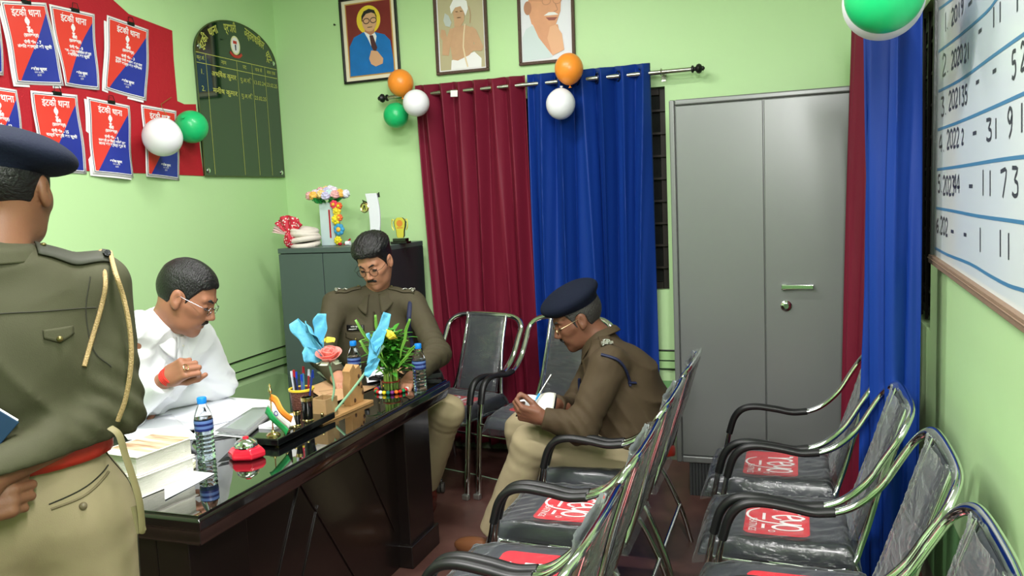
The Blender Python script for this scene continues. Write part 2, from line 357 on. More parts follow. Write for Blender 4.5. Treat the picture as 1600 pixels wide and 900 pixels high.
# ================================================================== curtains
def cloth_mat(name, rgb, rough=0.35, sheen=0.4, dark=0.55):
    m = mat(name, rgb, rough+0.17, 0, 0.3, sheen=0, bump=0.05, bscale=380); return m
M_maroon = cloth_mat('maroon_satin', (114, 26, 48)); M_blue = cloth_mat('blue_satin', (14, 52, 134))
M_ring = mat('eyelet_bronze', (120, 44, 40), 0.3, 0.6); M_ringb = mat('eyelet_dark', (30, 40, 70), 0.3, 0.6)
def curtain(label, m, mr, path, zt, zb, folds, amp, seed, ring_t=(), lower=1.0, grp=None, drop=0.0, spread=0.0, lean=(0, 0)):
    """path: 2-D polyline the cloth follows; the cloth waves to both sides of it."""
    rs = np.random.RandomState(seed); ph = rs.rand(6)*6.28
    P = np.array(path, float); L = np.r_[0, np.cumsum(np.hypot(*(P[1:]-P[:-1]).T))]; L /= L[-1]
    def fn(u, v):
        z = zt+(zb-zt)*v+0.006*math.sin(u*folds*6.28)*(1-v)
        uu = u+0.018*math.sin(v*2.5+ph[0]+u*5)*v
        wrp = u*folds+0.45*math.sin(u*9+ph[1])*v+0.25*math.sin(u*23+ph[2])*v
        x = np.interp(min(max(uu, 0), 1), L, P[:, 0]); y = np.interp(min(max(uu, 0), 1), L, P[:, 1])
        j = min(max(int(np.searchsorted(L, u))-1, 0), len(L)-2); d = P[j+1]-P[j]; d = d/np.hypot(*d); n = np.array([-d[1], d[0]])
        s = math.sin(wrp*2*PI)
        s = s*(1+0.12*math.sin(3*wrp*PI+ph[5]))
        a = amp*(0.8+0.25*math.sin(u*17+ph[3]))*(1-0.25*v)
        off = a*s+0.003*math.sin(wrp*6*PI+ph[4]+v*6)*min(1, v*4)
        sh = 0.12*a*math.sin(wrp*4*PI)
        sp = spread*(u-0.5)*v
        return (x+n[0]*off+d[0]*(sh+sp)+lean[0]*v, y+n[1]*off+d[1]*(sh+sp)+lean[1]*v, z)
    b = MB(); b.grid(fn, int(folds*26), 46)
    root = thing('curtain', label, 'curtain', (P[0][0], P[0][1], zb), 0, grp)
    o = obj('cloth', b, m, root, solid=0.003, mw=TR(-P[0][0], -P[0][1], -zb))
    o.data.shade_smooth()
    for tt in ring_t:
        x = np.interp(tt, L, P[:, 0]); y = np.interp(tt, L, P[:, 1]); j = min(max(int(np.searchsorted(L, tt))-1, 0), len(L)-2); d = P[j+1]-P[j]
        r = MB(); a = math.atan2(d[1], d[0])
        r.tube([(0, 0.027*math.cos(q), 0.027*math.sin(q)) for q in np.linspace(0, 2*PI, 20, endpoint=False)], 0.006, n=6, closed=True, m=TR(x-P[0][0], y-P[0][1], zt-0.055-zb) @ rot(0, 0, a+0.5))
        obj('eyelet', r, mr, root)
    return root
YR = YB-0.09; ZR = un(870, 128, 'Y', YR)[2]
xa = un(652, 200, 'Y', YR)[0]; xb_ = un(822, 140, 'Y', YR)[0]; xc = un(1016, 120, 'Y', YR)[0]
curtain('maroon satin curtain behind the two chairs, hung next to the blue one', M_maroon, M_ring, [(xa, YR), (xb_-0.005, YR)], ZR+0.055, 0.06, 6.5, 0.048, 4, [0.09, 0.24, 0.39, 0.545, 0.7, 0.855], spread=-0.06, lean=(0.04, 0))
curtain('wide royal blue satin curtain left of the tall cupboard', M_blue, M_ringb, [(xb_+0.01, YR), (xc, YR)], ZR+0.055, 0.06, 6.0, 0.05, 8, [0.1, 0.25, 0.42, 0.58, 0.75, 0.92])
M_rod = mat('brushed_steel', (190, 188, 180), 0.25, 1.0)
r1 = un(607, 158, 'Y', YR)[0]; r2 = un(1080, 110, 'Y', YR)[0]
def rod(label, a, b_, mw):
    L = (Vector(b_)-Vector(a)).length
    R = thing('curtain_rod', label, 'curtain rod', mw=mw)
    q = MB(); q.cyl((0, 0, 0), (L, 0, 0), 0.0125, n=16); obj('pole', q, M_rod, R)
    for s, x in ((-1, 0), (1, L)):
        q = MB(); pr = [(0.0125, 0), (0.02, 0.004), (0.02, 0.012), (0.011, 0.016), (0.011, 0.022), (0.024, 0.032), (0.027, 0.042), (0.022, 0.052), (0.012, 0.058), (0.013, 0.064), (0.004, 0.072)]
        q.lathe(pr, 16, TR(x, 0, 0) @ rot(0, s*PI/2, 0)); obj('finial', q, M_black, R)
    for x in (0.13, L-0.16):
        q = MB(); q.bx(x-0.006, x+0.006, -0.006, 0.085, -0.006, 0.006); q.bx(x-0.012, x+0.012, 0.08, 0.088, -0.04, 0.02); q.tube([(x, 0.017*math.cos(a), 0.017*math.sin(a)) for a in np.linspace(0, 2*PI, 14, endpoint=False)], 0.004, n=6, closed=True)
        obj('bracket', q, M_rod, R)
    return R
rod('steel curtain rod with black ball ends across the back wall', (r1, YR, ZR), (r2, YR, ZR), TR(r1, YR, ZR))
l_ = MB(); l_.bx(-0.022, 0.022, -0.0015, 0.0015, -0.018, 0.018)
p = un(709, 146, 'Y', YR-0.06); tag(obj('curtain_label', l_, M_white, mw=TR(p[0], YR-0.055, p[2]) @ rot(0, 0.05, 0)), 'small white paper label stuck on top of the maroon back curtain', 'label')
# right window
XC = XR-0.12
curtain('narrow maroon satin curtain between tall cupboard and right wall', M_maroon, M_ring, [(0.235, 4.02), (0.36, 3.40)], 2.27, 0.05, 3.0, 0.035, 5, [0.2, 0.5, 0.8], lean=(-0.05, -0.05))
curtain('blue satin curtain bunched on the right wall behind the chairs', M_blue, M_ringb, [(0.212, 3.13), (0.305, 3.00), (0.385, 2.98)], 2.27, 0.05, 2.4, 0.03, 15, [0.25, 0.75])
rod('steel curtain rod with black ball ends along the right wall', (0, 0, 0), (1.75, 0, 0), wallm('right', (XR-0.1, 4.45, 2.24)))
# ================================================================== chrome visitor chairs
M_leather = mat('charcoal_leatherette', (54, 57, 64), 0.32, 0, 0.5, coat=0.3, coat_r=0.15, bump=0.25, bscale=14)
M_underseat = mat('black_underside', (12, 12, 13), 0.4)
M_redlab = mat('red_label', (214, 40, 54), 0.25, coat=0.3)
M_ink = mat('white_print', (240, 238, 236), 0.4)
M_pad = mat('black_rubber_pad', (20, 21, 22), 0.42)
M_ferr = mat('worn_steel_tip', (170, 170, 165), 0.35, 0.8)
def film_mat(name='clear_plastic_film', dens=0.05, sc=16, bs=0.55, ro=0.2):
    m = bpy.data.materials.new(name); m.use_nodes = True; nt = m.node_tree; nt.nodes.clear()
    out = nt.nodes.new('ShaderNodeOutputMaterial'); tr = nt.nodes.new('ShaderNodeBsdfTransparent'); gl = nt.nodes.new('ShaderNodeBsdfGlossy'); df = nt.nodes.new('ShaderNodeBsdfDiffuse'); mx = nt.nodes.new('ShaderNodeMixShader'); m2 = nt.nodes.new('ShaderNodeMixShader')
    gl.inputs['Roughness'].default_value = ro; df.inputs[0].default_value = (0.75, 0.8, 0.82, 1)
    tc = nt.nodes.new('ShaderNodeTexCoord'); n = nt.nodes.new('ShaderNodeTexNoise'); n.inputs['Scale'].default_value = sc; n.inputs['Detail'].default_value = 5; n.inputs['Distortion'].default_value = 1.6
    mp = nt.nodes.new('ShaderNodeMapping'); mp.inputs['Scale'].default_value = (0.5, 1, 1.6)
    nt.links.new(tc.outputs['Object'], mp.inputs[0]); nt.links.new(mp.outputs[0], n.inputs[0])
    bp = nt.nodes.new('ShaderNodeBump'); bp.inputs['Strength'].default_value = bs; bp.inputs['Distance'].default_value = 0.012; nt.links.new(n.outputs[0], bp.inputs['Height']); nt.links.new(bp.outputs[0], gl.inputs['Normal'])
    fr = nt.nodes.new('ShaderNodeFresnel'); fr.inputs[0].default_value = 1.3; nt.links.new(bp.outputs[0], fr.inputs['Normal'])
    ad = nt.nodes.new('ShaderNodeMath'); ad.operation = 'ADD'; ad.inputs[1].default_value = dens; nt.links.new(fr.outputs[0], ad.inputs[0])
    m2.inputs[0].default_value = 0.3; nt.links.new(gl.outputs[0], m2.inputs[1]); nt.links.new(df.outputs[0], m2.inputs[2])
    nt.links.new(ad.outputs[0], mx.inputs[0]); nt.links.new(tr.outputs[0], mx.inputs[1]); nt.links.new(m2.outputs[0], mx.inputs[2]); nt.links.new(mx.outputs[0], out.inputs[0]); return m
M_film = film_mat(); M_film2 = film_mat('crinkled_plastic_film', 0.10, 10, 1.0, 0.14)
def reyo(mb, m):
    # hand-lettered word across the seat label; x right, y up
    z = 0
    stroke(mb, [(-0.062, 0.034), (-0.050, 0.030), (-0.046, 0.000), (-0.046, -0.012)], 0.007, z, m)
    stroke(mb, [(-0.046, 0.008), (-0.040, 0.026), (-0.030, 0.034), (-0.022, 0.030)], 0.006, z, m)
    stroke(mb, [(-0.018, 0.012), (0.004, 0.018), (0.006, 0.032), (-0.004, 0.037), (-0.014, 0.026), (-0.015, 0.006), (-0.006, -0.010), (0.006, -0.008), (0.012, 0.002)], 0.006, z, m)
    stroke(mb, [(0.010, 0.034), (0.014, 0.012), (0.024, 0.002), (0.034, 0.014), (0.038, 0.034)], 0.0065, z, m)
    stroke(mb, [(0.038, 0.034), (0.036, 0.000), (0.026, -0.034), (0.004, -0.052), (-0.026, -0.050), (-0.046, -0.034)], [0.007, 0.003], z, m, 5)
    o = [(0.058+0.015*math.cos(a), 0.012+0.022*math.sin(a)) for a in np.linspace(0, 2*PI, 14)]
    stroke(mb, o, 0.0065, z, m, 2)
    o = [(0.083+0.005*math.cos(a), -0.012+0.005*math.sin(a)) for a in np.linspace(0, 2*PI, 10)]
    stroke(mb, o, 0.002, z, m, 1)
    stroke(mb, [(-0.020, -0.026), (0.018, -0.026)], 0.005, z, m, 1); stroke(mb, [(0.044, -0.026), (0.070, -0.026)], 0.005, z, m, 1)
    text_mb(mb, 'SEATINGS', 0.018, m @ TR(0.052, -0.043, z), z=0)
def seat_surf(u, v):      # u across, v front to back
    x = -0.225+0.45*u; y = -0.27+0.47*v
    ed = min(u, 1-u, v*1.04, (1-v)*1.04); rr = 0.09
    h = 1-(max(0, rr-ed)/rr)**2.4
    z = 0.405+0.05*h-0.012*(1-(2*u-1)**2)*(1-(2*v-1)**2)-0.02*max(0, 0.25-v)*4
    k = 1-0.04*(1-h); return (x*k*(0.94+0.06*min(1, v*3)), y, z)
def make_chair(label, film_seed=1):
    t = thing('visitor_chair', label, 'chair')
    side = [(0, -0.275, 0.0), (0, -0.255, 0.18), (0, -0.232, 0.38), (0, -0.212, 0.49), (0, -0.19, 0.56), (0, -0.155, 0.60), (0, -0.10, 0.614), (0, -0.02, 0.607), (0, 0.05, 0.596), (0, 0.11, 0.602), (0, 0.17, 0.63), (0, 0.232, 0.69), (0, 0.278, 0.765), (0, 0.312, 0.82)]
    top = [(-0.028, 0.335, 0.857), (-0.075, 0.350, 0.876), (-0.15, 0.356, 0.882)]
    X = 0.262; fl = (0.0165, 0.0105)
    L = [( X, p[1], p[2]) for p in side]+[(X+p[0], p[1], p[2]) for p in top]
    full = L+[(0, 0.358, 0.883)]+[(-p[0], p[1], p[2]) for p in reversed(L)]
    # front legs apart from the arm-and-back hoop
    cut = 3
    P = spline(full[cut:len(full)-cut], 6)
    b = MB(); b.tube(P, 0.012, n=12, flat=fl, up=(0, -1, 0)); obj('hoop_frame', b, M_chrome, t)
    for s in (1, -1):
        b = MB(); b.tube(spline([(s*X, *p[1:]) for p in side[:4]], 5), 0.012, n=12, flat=fl, up=(0, -1, 0)); lg = obj('leg', b, M_chrome, t)
        b = MB(); b.box((s*X, -0.284, 0.014), (0.038, 0.026, 0.028)); obj('leg_tip', b, M_ferr, lg, bevel=0.004)
        b = MB(); b.tube(spline([(s*X, *p[1:]) for p in side[3:10]], 6), 0.017, n=14, flat=(0.0195, 0.0145), up=(0, -1, 0)); obj('arm_pad', b, M_pad, t)
        # rear leg: from the seat rail back and down, continuous with the side bar of the back
        b = MB(); b.tube(spline([(s*0.205, -0.05, 0.385), (s*0.215, 0.10, 0.375), (s*0.222, 0.17, 0.33), (s*0.24, 0.25, 0.15), (s*0.25, 0.29, 0.0)], 6), 0.011, n=10); lg = obj('leg', b, M_chrome, t)
        b = MB(); b.tube(spline([(s*0.205, -0.24, 0.385), (s*0.21, 0.0, 0.378), (s*0.205, 0.17, 0.385), (s*0.165, 0.225, 0.47), (s*0.14, 0.285, 0.68), (s*0.135, 0.350, 0.875)], 6), 0.0105, n=10); obj('back_bar', b, M_chrome, t)
    for q in ([(-X, -0.232, 0.385), (X, -0.232, 0.385)], [(-0.222, 0.17, 0.36), (0.222, 0.17, 0.36)], [(-0.24, 0.245, 0.17), (0.24, 0.245, 0.17)]):
        b = MB(); b.tube(q, 0.009, n=10); obj('stretcher', b, M_chrome, t)
    b = MB(); b.grid(seat_surf, 34, 34)
    def under(u, v):
        x, y, z = seat_surf(u, v); return (x, y, 0.392+0.002*math.sin(u*9))
    b2 = MB(); b2.grid(lambda u, v: seat_surf(1-u, v)[:2]+(0.392,), 12, 12)
    n = len(b.v); b.cur = 1; b.add(b2.v, b2.f)
    # skirt
    ring = [(i, 0) for i in range(34)]+[(33, j) for j in range(1, 34)]+[(i, 33) for i in range(32, -1, -1)]+[(0, j) for j in range(32, 0, -1)]
    top_ = [seat_surf(i/33, j/33) for i, j in ring]; bot_ = [(x*1.0, y, 0.392) for x, y, z in top_]; m_ = len(ring)
    b.cur = 0; b.add(top_+bot_, [(k, m_+k, m_+(k+1) % m_, (k+1) % m_) for k in range(m_)])
    st = obj('seat', b, [M_leather, M_underseat], t, smooth=False); st.data.shade_smooth()
    # red label with white lettering, following the cushion
    def on_seat(x, y, dz): return (x, y, seat_surf(min(max((x+0.225)/0.45, 0), 1), (y+0.27)/0.47)[2]+dz)
    lb = MB(); NN = 14; w, h = 0.30, 0.205; cy = -0.03
    def lf(u, v):
        xx = (u-0.5)*w; yy = (v-0.5)*h; r = 0.028
        qx = max(abs(xx)-(w/2-r), 0); qy = max(abs(yy)-(h/2-r), 0); d = math.hypot(qx, qy)
        if d > r: k = r/d; xx = math.copysign(w/2-r+qx*k, xx); yy = math.copysign(h/2-r+qy*k, yy)
        return on_seat(xx, yy+cy, 0.0022)
    lb.grid(lf, NN, NN); lab = obj('label', lb, M_redlab, st, label='red label with white lettering', offset=0)
    ln = MB(); reyo(ln, TR(-0.010, cy+0.010, 0) @ Matrix.Diagonal((1.5, 2.0, 1, 1))); ln.v = [on_seat(x, y, 0.0036) for x, y, z in ln.v]
    obj('lettering', ln, M_ink, lab, smooth=False)
    # backrest panel
    def back(u, v, d=0.0):
        x = (-0.125+0.25*u); z = 0.455+0.415*v; y = np.interp(z, [0.455, 0.69, 0.875], [0.205, 0.285, 0.342])
        e = min(u, 1-u, v, 1-v)*4; bul = 0.018*(min(1, e))**0.5
        return (x*(1.04-0.08*v), y-bul-d+0.006, z-0.0)
    b = MB(); b.grid(back, 20, 24); b.grid(lambda u, v: (back(1-u, v)[0], np.interp(0.455+0.415*v, [0.455, 0.69, 0.875], [0.205, 0.285, 0.342])+0.008+0.012*(min(1, 4*min(u, 1-u, v, 1-v)))**0.5, 0.455+0.415*v), 20, 24)
    bk = obj('backrest', b, M_leather, t, smooth=False); bk.data.shade_smooth()
    # clear wrapping film, crumpled, over seat and back
    rs = np.random.RandomState(film_seed); ph = rs.rand(12)*6.28
    def wr(a, c): return 0.0045*math.sin(a*31+ph[0]+3*math.sin(c*7+ph[1]))*math.sin(c*23+ph[2]+2*math.sin(a*9))+0.003*math.sin(a*60+c*41+ph[3])
    fm = MB()
    def fs_(u, v):
        x, y, z = seat_surf(u, v); e = min(u, 1-u, v, 1-v); g = max(0, 0.03-e)/0.03
        return (x*(1.012+0.03*g), y+(v-0.5)*0.02*(1+g), z+0.0055+0.5*wr(u, v)*(0.35 if abs(u-0.5) < .26 and abs(v-.5) < .25 else 1)-0.03*g)
    fm.grid(fs_, 44, 44); f = obj('plastic_wrap', fm, M_film, st, smooth=False, label='crumpled clear plastic wrap'); f.data.shade_smooth()
    fm = MB()
    def fb(q, v):       # tube around the panel
        a = q*2*PI; cx = math.cos(a); cy_ = math.sin(a); z = 0.45+0.44*v
        yb = np.interp(z, [0.455, 0.69, 0.875], [0.205, 0.285, 0.342])
        sx = math.copysign(abs(cx)**0.35, cx); sy = math.copysign(abs(cy_)**0.35, cy_)
        return (sx*(0.139+0.25*wr(q*2, v*2)), yb+sy*0.019+0.5*wr(q*3, v*2)+0.003, z+0.004*math.sin(q*40+ph[5]))
    fm.grid(fb, 64, 40, closed_u=True); f = obj('plastic_wrap', fm, M_film2, bk, smooth=False, label='crumpled clear plastic wrap'); f.data.shade_smooth()
    return t
chair0 = make_chair('visitor chair of the left row carrying the seated officer who writes')
A90 = -PI/2
cl, cr = -0.745, -0.04
spots = [(cl, 3.29, A90, None, 'chairs of the left row'),
 (cl, 2.725, A90, 'empty wrapped chair right in front of the one the writing officer sits on', 'chairs of the left row'),
 (cl, 2.16, A90, 'empty wrapped chair second nearest the camera in the left row', 'chairs of the left row'),
 (cl, 1.595, A90, 'nearest chair of the left row, cut by the bottom edge of the view', 'chairs of the left row'),
 (cr-0.035, 3.33, A90, 'right row chair next to the tall cupboard, back partly behind the blue curtain', 'chairs of the right row'),
 (cr, 2.765, A90, 'right row chair in front of the bunched blue curtain, second from the cupboard', 'chairs of the right row'),
 (cr+0.03, 2.20, A90, 'right row chair with its back against the bare green wall below the whiteboard', 'chairs of the right row'),
 (cr+0.03, 1.635, A90, 'nearest right row chair, only its chrome top in the bottom right corner', 'chairs of the right row'),
 (-1.83, 4.13, -0.25, 'chair against the maroon curtain beside the bespectacled officer at the desk', 'chairs against the back curtains'),
 (-1.272, 4.03, -0.22, 'chair before the meeting of maroon and blue curtains, behind the writing officer', 'chairs against the back curtains')]
for i, (x, y, a, lab, g) in enumerate(spots):
    c = chair0 if i == 0 else dup(chair0, None, lab)
    c.location = (x, y, 0); c.rotation_euler = (0, 0, a); c['group'] = g

# ================================================================== the desk
M_lac = mat('black_brown_lacquer', (16, 12, 12), 0.16, 0, 0.5, coat=0.6, coat_r=0.05)
M_lac2 = mat('dark_walnut_panel', (24, 17, 16), 0.28, 0, 0.5, coat=0.3)
M_glass_top = mat('black_glass_top', (8, 9, 9), 0.02, 0, 0.9, coat=1.0, coat_r=0.01)
DX0, DX1, DY0, DY1, DZ = -2.42, -1.48, 1.655, 3.30, 0.76
D = thing('office_desk', 'large glossy black executive desk with glass top', 'desk', ((DX0+DX1)/2, (DY0+DY1)/2, 0))
mo = TR(-(DX0+DX1)/2, -(DY0+DY1)/2, 0)
def slab(x0, x1, y0, y1, prof):
    b = MB(); n = len(prof)
    vs = []
    for off, z in prof: vs += [(x0+off, y0+off, z), (x1-off, y0+off, z), (x1-off, y1-off, z), (x0+off, y1-off, z)]
    fs = [(3, 2, 1, 0)]
    for i in range(n-1):
        for k in range(4): fs.append((i*4+k, i*4+(k+1) % 4, (i+1)*4+(k+1) % 4, (i+1)*4+k))
    fs.append(tuple((n-1)*4+k for k in range(4))); return b.add(vs, fs, mo)
b = slab(DX0, DX1, DY0, DY1, [(0.035, DZ-0.095), (0.022, DZ-0.088), (0.012, DZ-0.07), (0.008, DZ-0.045), (0.0, DZ-0.036), (0.0, DZ-0.012), (0.006, DZ-0.006)])
obj('desktop', b, M_lac, D, bevel=0.003)
b = slab(DX0+0.02, DX1-0.012, DY0+0.012, DY1-0.012, [(0, DZ-0.006), (0, DZ-0.001), (0.001, DZ)]); obj('glass_top', b, M_glass_top, D, smooth=False)
b = MB(); b.bx(DX1-0.17, DX1-0.14, DY0+0.06, DY1-0.10, 0.0, DZ-0.09, mo); obj('front_panel', b, M_lac2, D, bevel=0.003)
b = MB(); b.bx(DX1-0.20, DX1-0.09, DY1-0.30, DY1-0.06, 0.0, DZ-0.09, mo); b.bx(DX1-0.20, DX1-0.075, DY1-0.32, DY1-0.045, 0.0, 0.10, mo); obj('end_pillar', b, M_lac2, D, bevel=0.005)
b = MB(); b.bx(DX1-0.20, DX1-0.09, DY0+0.05, DY0+0.30, 0.0, DZ-0.09, mo); b.bx(DX1-0.20, DX1-0.075, DY0+0.04, DY0+0.32, 0.0, 0.10, mo); obj('end_pillar', b, M_lac2, D, bevel=0.005)
for ya in (DY0+0.05, DY1-0.13):
    b = MB(); b.bx(DX0+0.05, DX1-0.20, ya, ya+0.03, 0.0, DZ-0.09, mo); obj('side_panel', b, M_lac2, D, bevel=0.003)
for (ya, za, yb, zb) in ((2.00, 0.10, 2.30, 0.62), (2.30, 0.62, 2.62, 0.12), (2.16, 0.08, 2.40, 0.50), (2.70, 0.62, 2.95, 0.18)):
    b = MB(); b.tube([(DX1-0.137, ya, za), (DX1-0.137, yb, zb)], 0.0025, n=6, m=mo); obj('moulding', b, M_lac2, D)
# ================================================================== things on the left wall
M_redcloth = mat('red_banner_cloth', (176, 22, 38), 0.75, bump=0.2, bscale=120)
M_pred = mat('notice_red', (222, 62, 50), 0.45); M_pblue = mat('notice_blue', (38, 52, 150), 0.45); M_pwhite = mat('notice_white', (238, 236, 238), 0.5); M_pdark = mat('notice_navy_line', (34, 38, 70), 0.5)
M_clip = mat('binder_clip', (26, 34, 30), 0.35, 0.5)
def lw(x, y, X=XL):          # wall coordinates (u along +Y, v up) of a photographed point on the left wall
    p = un(x, y, 'X', X); return (p[1], p[2])
pts = [(-0.0, -30), (120, -22), (170, -5), (200, 22), (268, 48), (270, 90), (276, 158), (287, 163), (305, 163), (309, 210), (317, 275), (250, 272), (150, 268), (60, 262), (-60, 250), (-160, 240), (-160, -40)]
uv = [lw(*p) for p in pts]; u0, v0 = uv[0]
b = MB(); b.prism([(u-u0, v-v0) for u, v in uv], 0.001, 0.005)
tag(obj('banner', b, M_redcloth, mw=wallm('left', (XL, u0, v0)), smooth=False), 'red cloth banner on the green wall behind the notices', 'banner')
def notice(q, no, lines, label, seed, clip=True, back=False):
    """q: photographed corners TL, TR, BR, BL"""
    c = [np.array(lw(*p, XL+0.02)) for p in q]; cen = sum(c)/4
    R = thing('notice', label, 'notice', group='red and blue notices clipped to the banner', mw=wallm('left', (XL, cen[0], cen[1])))
    rs = np.random.RandomState(seed); ph = rs.rand(3)*6
    def P(s, t, z=0.0):       # s 0..1 across, t 0..1 from the bottom
        a = c[3]*(1-s)*(1-t)+c[2]*s*(1-t)+c[0]*(1-s)*t+c[1]*s*t
        w = 0.012+0.010*math.sin(s*4+ph[0])*(1-t)+0.004*math.sin(t*7+ph[1])+0.006*(1-t)
        return (a[0]-cen[0], a[1]-cen[1], w+z)
    W_, H_ = np.linalg.norm(c[1]-c[0]), np.linalg.norm(c[0]-c[3])
    def patch(name, m, fn, z, par, n=10):
        b = MB(); b.grid(lambda u, v: P(*fn(u, v), z), n, n); return obj(name, b, m, par, smooth=True)
    if back: patch('backing_sheet', M_pwhite, lambda u, v: (u-0.05, v-0.03), -0.004, R)
    b = MB(); b.grid(lambda u, v: P(u, v), 12, 12); sh = obj('sheet', b, M_pwhite, R, solid=0.0015)
    patch('border_line', M_pdark, lambda u, v: (0.035+0.93*u, 0.025+0.95*v), 0.0012, sh)
    patch('border_field', M_pwhite, lambda u, v: (0.048+0.904*u, 0.034+0.932*v), 0.0017, sh)
    a0, a1, b0, b1 = 0.062, 0.938, 0.044, 0.956
    # diagonal split: red above-left, blue below-right
    def red(u, v):
        t = b0+(b1-b0)*v; s_max = 0.14+0.78*((t-0.06)/0.80) if t < 0.86 else a1
        s_max = min(max(s_max, a0), a1); return (a0+(s_max-a0)*u, t)
    def blu(u, v):
        t = b0+(b1-b0)*v; s_min = 0.14+0.78*((t-0.06)/0.80); s_min = min(max(s_min, a0), a1); return (s_min+(a1-s_min)*u, t)
    patch('red_field', M_pred, red, 0.0022, sh, 22); patch('blue_field', M_pblue, blu, 0.0022, sh, 22)
    t = MB(); I = Matrix.Identity(4)
    def put(s, size, x, y, fit=None, bold=0.0):
        tb = MB(); text_mb(tb, s, size, I, bold=bold, fit=fit)
        t.add([P(x+p[0]/W_, y+p[1]/H_, 0.003) for p in tb.v], tb.f)
    put('ईटकी थाना', 0.042, 0.5, 0.865, 0.15, 0.0008)
    put('रांची', 0.018, 0.5, 0.645, None, 0.0008); put('(झारखण्ड)', 0.018, 0.5, 0.60, None, 0.0006)
    put('पंजी सं० - %s' % no, 0.019, 0.5, 0.515, None, 0.0008)
    for k, l in enumerate(lines): put(l, 0.017, 0.52, 0.462-0.045*k, min(0.17, 0.0095*len(l)), 0.0006)
    put('अशोक कुमार', 0.016, 0.55, 0.195, None, 0.0008); put('थाना प्रभारी', 0.010, 0.55, 0.155); put('ईटकी', 0.010, 0.55, 0.12)
    # lion-capital style emblem, drawn as a small column with a rounded top
    em = MB()
    for (x, y, rx, ry) in ((0, 0.018, 0.008, 0.009), (-0.008, 0.012, 0.005, 0.008), (0.008, 0.012, 0.005, 0.008), (0, 0.004, 0.007, 0.008), (0, -0.008, 0.011, 0.003), (0, -0.014, 0.007, 0.005), (0, -0.022, 0.012, 0.0022)):
        em.add([(x, y, 0)]+[(x+rx*math.cos(a), y+ry*math.sin(a), 0) for a in np.linspace(0, 2*PI, 13)[:-1]], [(0, 1+k, 1+(k+1) % 12) for k in range(12)])
    t.add([P(0.48+p[0]*0.95/W_, 0.725+p[1]*1.25/H_, 0.003) for p in em.v], em.f)
    obj('lettering', t, M_pwhite, sh, smooth=False)
    if clip:
        top = P(0.55, 1.0); k = MB(); k.bx(top[0]-0.022, top[0]+0.022, top[1]-0.010, top[1]+0.006, top[2]-0.008, top[2]+0.006)
        k.tube([(top[0]-0.02, top[1], top[2]+0.006), (top[0]-0.012, top[1]+0.03, top[2]+0.004), (top[0]+0.012, top[1]+0.03, top[2]+0.004), (top[0]+0.02, top[1], top[2]+0.006)], 0.0018, n=6)
        obj('binder_clip', k, M_clip, R, bevel=0.002)
    return R
notice([(3, 0), (75, 4), (101, 134), (25, 131)], '7', ['लंबित काण्डों की सूची'], 'notice numbered 7, large, at top left of the banner', 1, True, True)
notice([(78, 6), (149, 22), (155, 141), (101, 134)], '8', ['थाना - कार्य अधिनियम एवं मूल', 'अधिनियम का सूची'], 'notice numbered 8, middle of the upper row, beside number 7', 2)
notice([(170, 23), (235, 46), (228, 158), (165, 139)], '3', ['गुण्डा पंजी कमांक और पता', 'उनके कार्य का विवरण'], 'notice numbered 3, rightmost of the upper row, on bare red cloth', 3, True, True)
notice([(-38, 130), (29, 140), (42, 262), (-30, 258)], '12', ['अपराध का सूची'], 'notice at the left edge of the view, lower row, above the navy beret', 4, False)
notice([(50, 141), (123, 148), (139, 272), (62, 266)], '15', ['रात्रि गश्ती का सूची'], 'notice numbered 15, lower row, partly behind the navy beret', 5)
notice([(137, 151), (204, 165), (208, 278), (147, 271)], '६', ['सरकारी हथियारों जिनके हाथ', 'लाना का क्षेत्र कुल में'], 'notice in the lower row between beret and white balloon', 6, True, True)
notice([(223, 163), (278, 173), (284, 282), (229, 276)], '5', ['फरार अपराधी का सूची'], 'notice behind the white balloon, lowest right on the banner', 7, False)
notice([(-70, -20), (0, -15), (6, 118), (-62, 115)], '6', ['काण्ड दैनिकी का सूची'], 'notice cut by the left edge of the view, upper row', 8, False)

M_board = mat('dark_green_board', (20, 44, 28), 0.06, 0, 0.6, coat=0.8, coat_r=0.03); M_gold = mat('gold_lettering', (196, 196, 96), 0.4)
bl, br, tl = lw(317, 275), lw(441, 275), lw(303, 80)
wB = br[0]-bl[0]; hB = tl[1]-bl[1]; tp = lw(352, 32)[1]-bl[1]
R = thing('honour_board', 'arched dark green honour board with gold Hindi lettering', 'board', mw=wallm('left', (XL, bl[0], bl[1])))
arc = [(wB, hB)]+[(wB/2+wB/2*math.cos(a), hB+(tp-hB)*math.sin(a)) for a in np.linspace(0, PI, 31)][1:-1]+[(0, hB)]
b = MB(); b.prism([(0, 0), (wB, 0)]+arc, 0.004, 0.018); pn = obj('panel', b, M_board, R, bevel=0.002)
b = MB(); b.tube([(x, y, 0.017) for x, y in [(0, 0), (wB, 0)]+arc], 0.004, n=6, closed=True); obj('edging', b, mat('olive_edging', (70, 84, 40), 0.4), R)
b = MB(); z = 0.0188
rows = [hB-0.005, hB-0.062]; cols = [0.085, 0.47*wB, 0.66*wB, 0.83*wB]
for y in rows: stroke(b, [(0.005, y), (wB-0.005, y)], 0.0035, z, None, 1)
for i, x in enumerate(cols): stroke(b, [(x, rows[0]), (x, 0.01)], 0.003, z, None, 1)
I = Matrix.Identity(4)
text_mb(b, 'क्र.सं.', 0.03, TR(0.042, hB-0.034, z)); text_mb(b, 'नाम', 0.032, TR(0.24, hB-0.034, z)); text_mb(b, 'पद', 0.032, TR(0.565*wB, hB-0.034, z)); text_mb(b, 'कब से', 0.03, TR(0.745*wB, hB-0.034, z)); text_mb(b, 'कब तक', 0.03, TR(0.915*wB, hB-0.034, z))
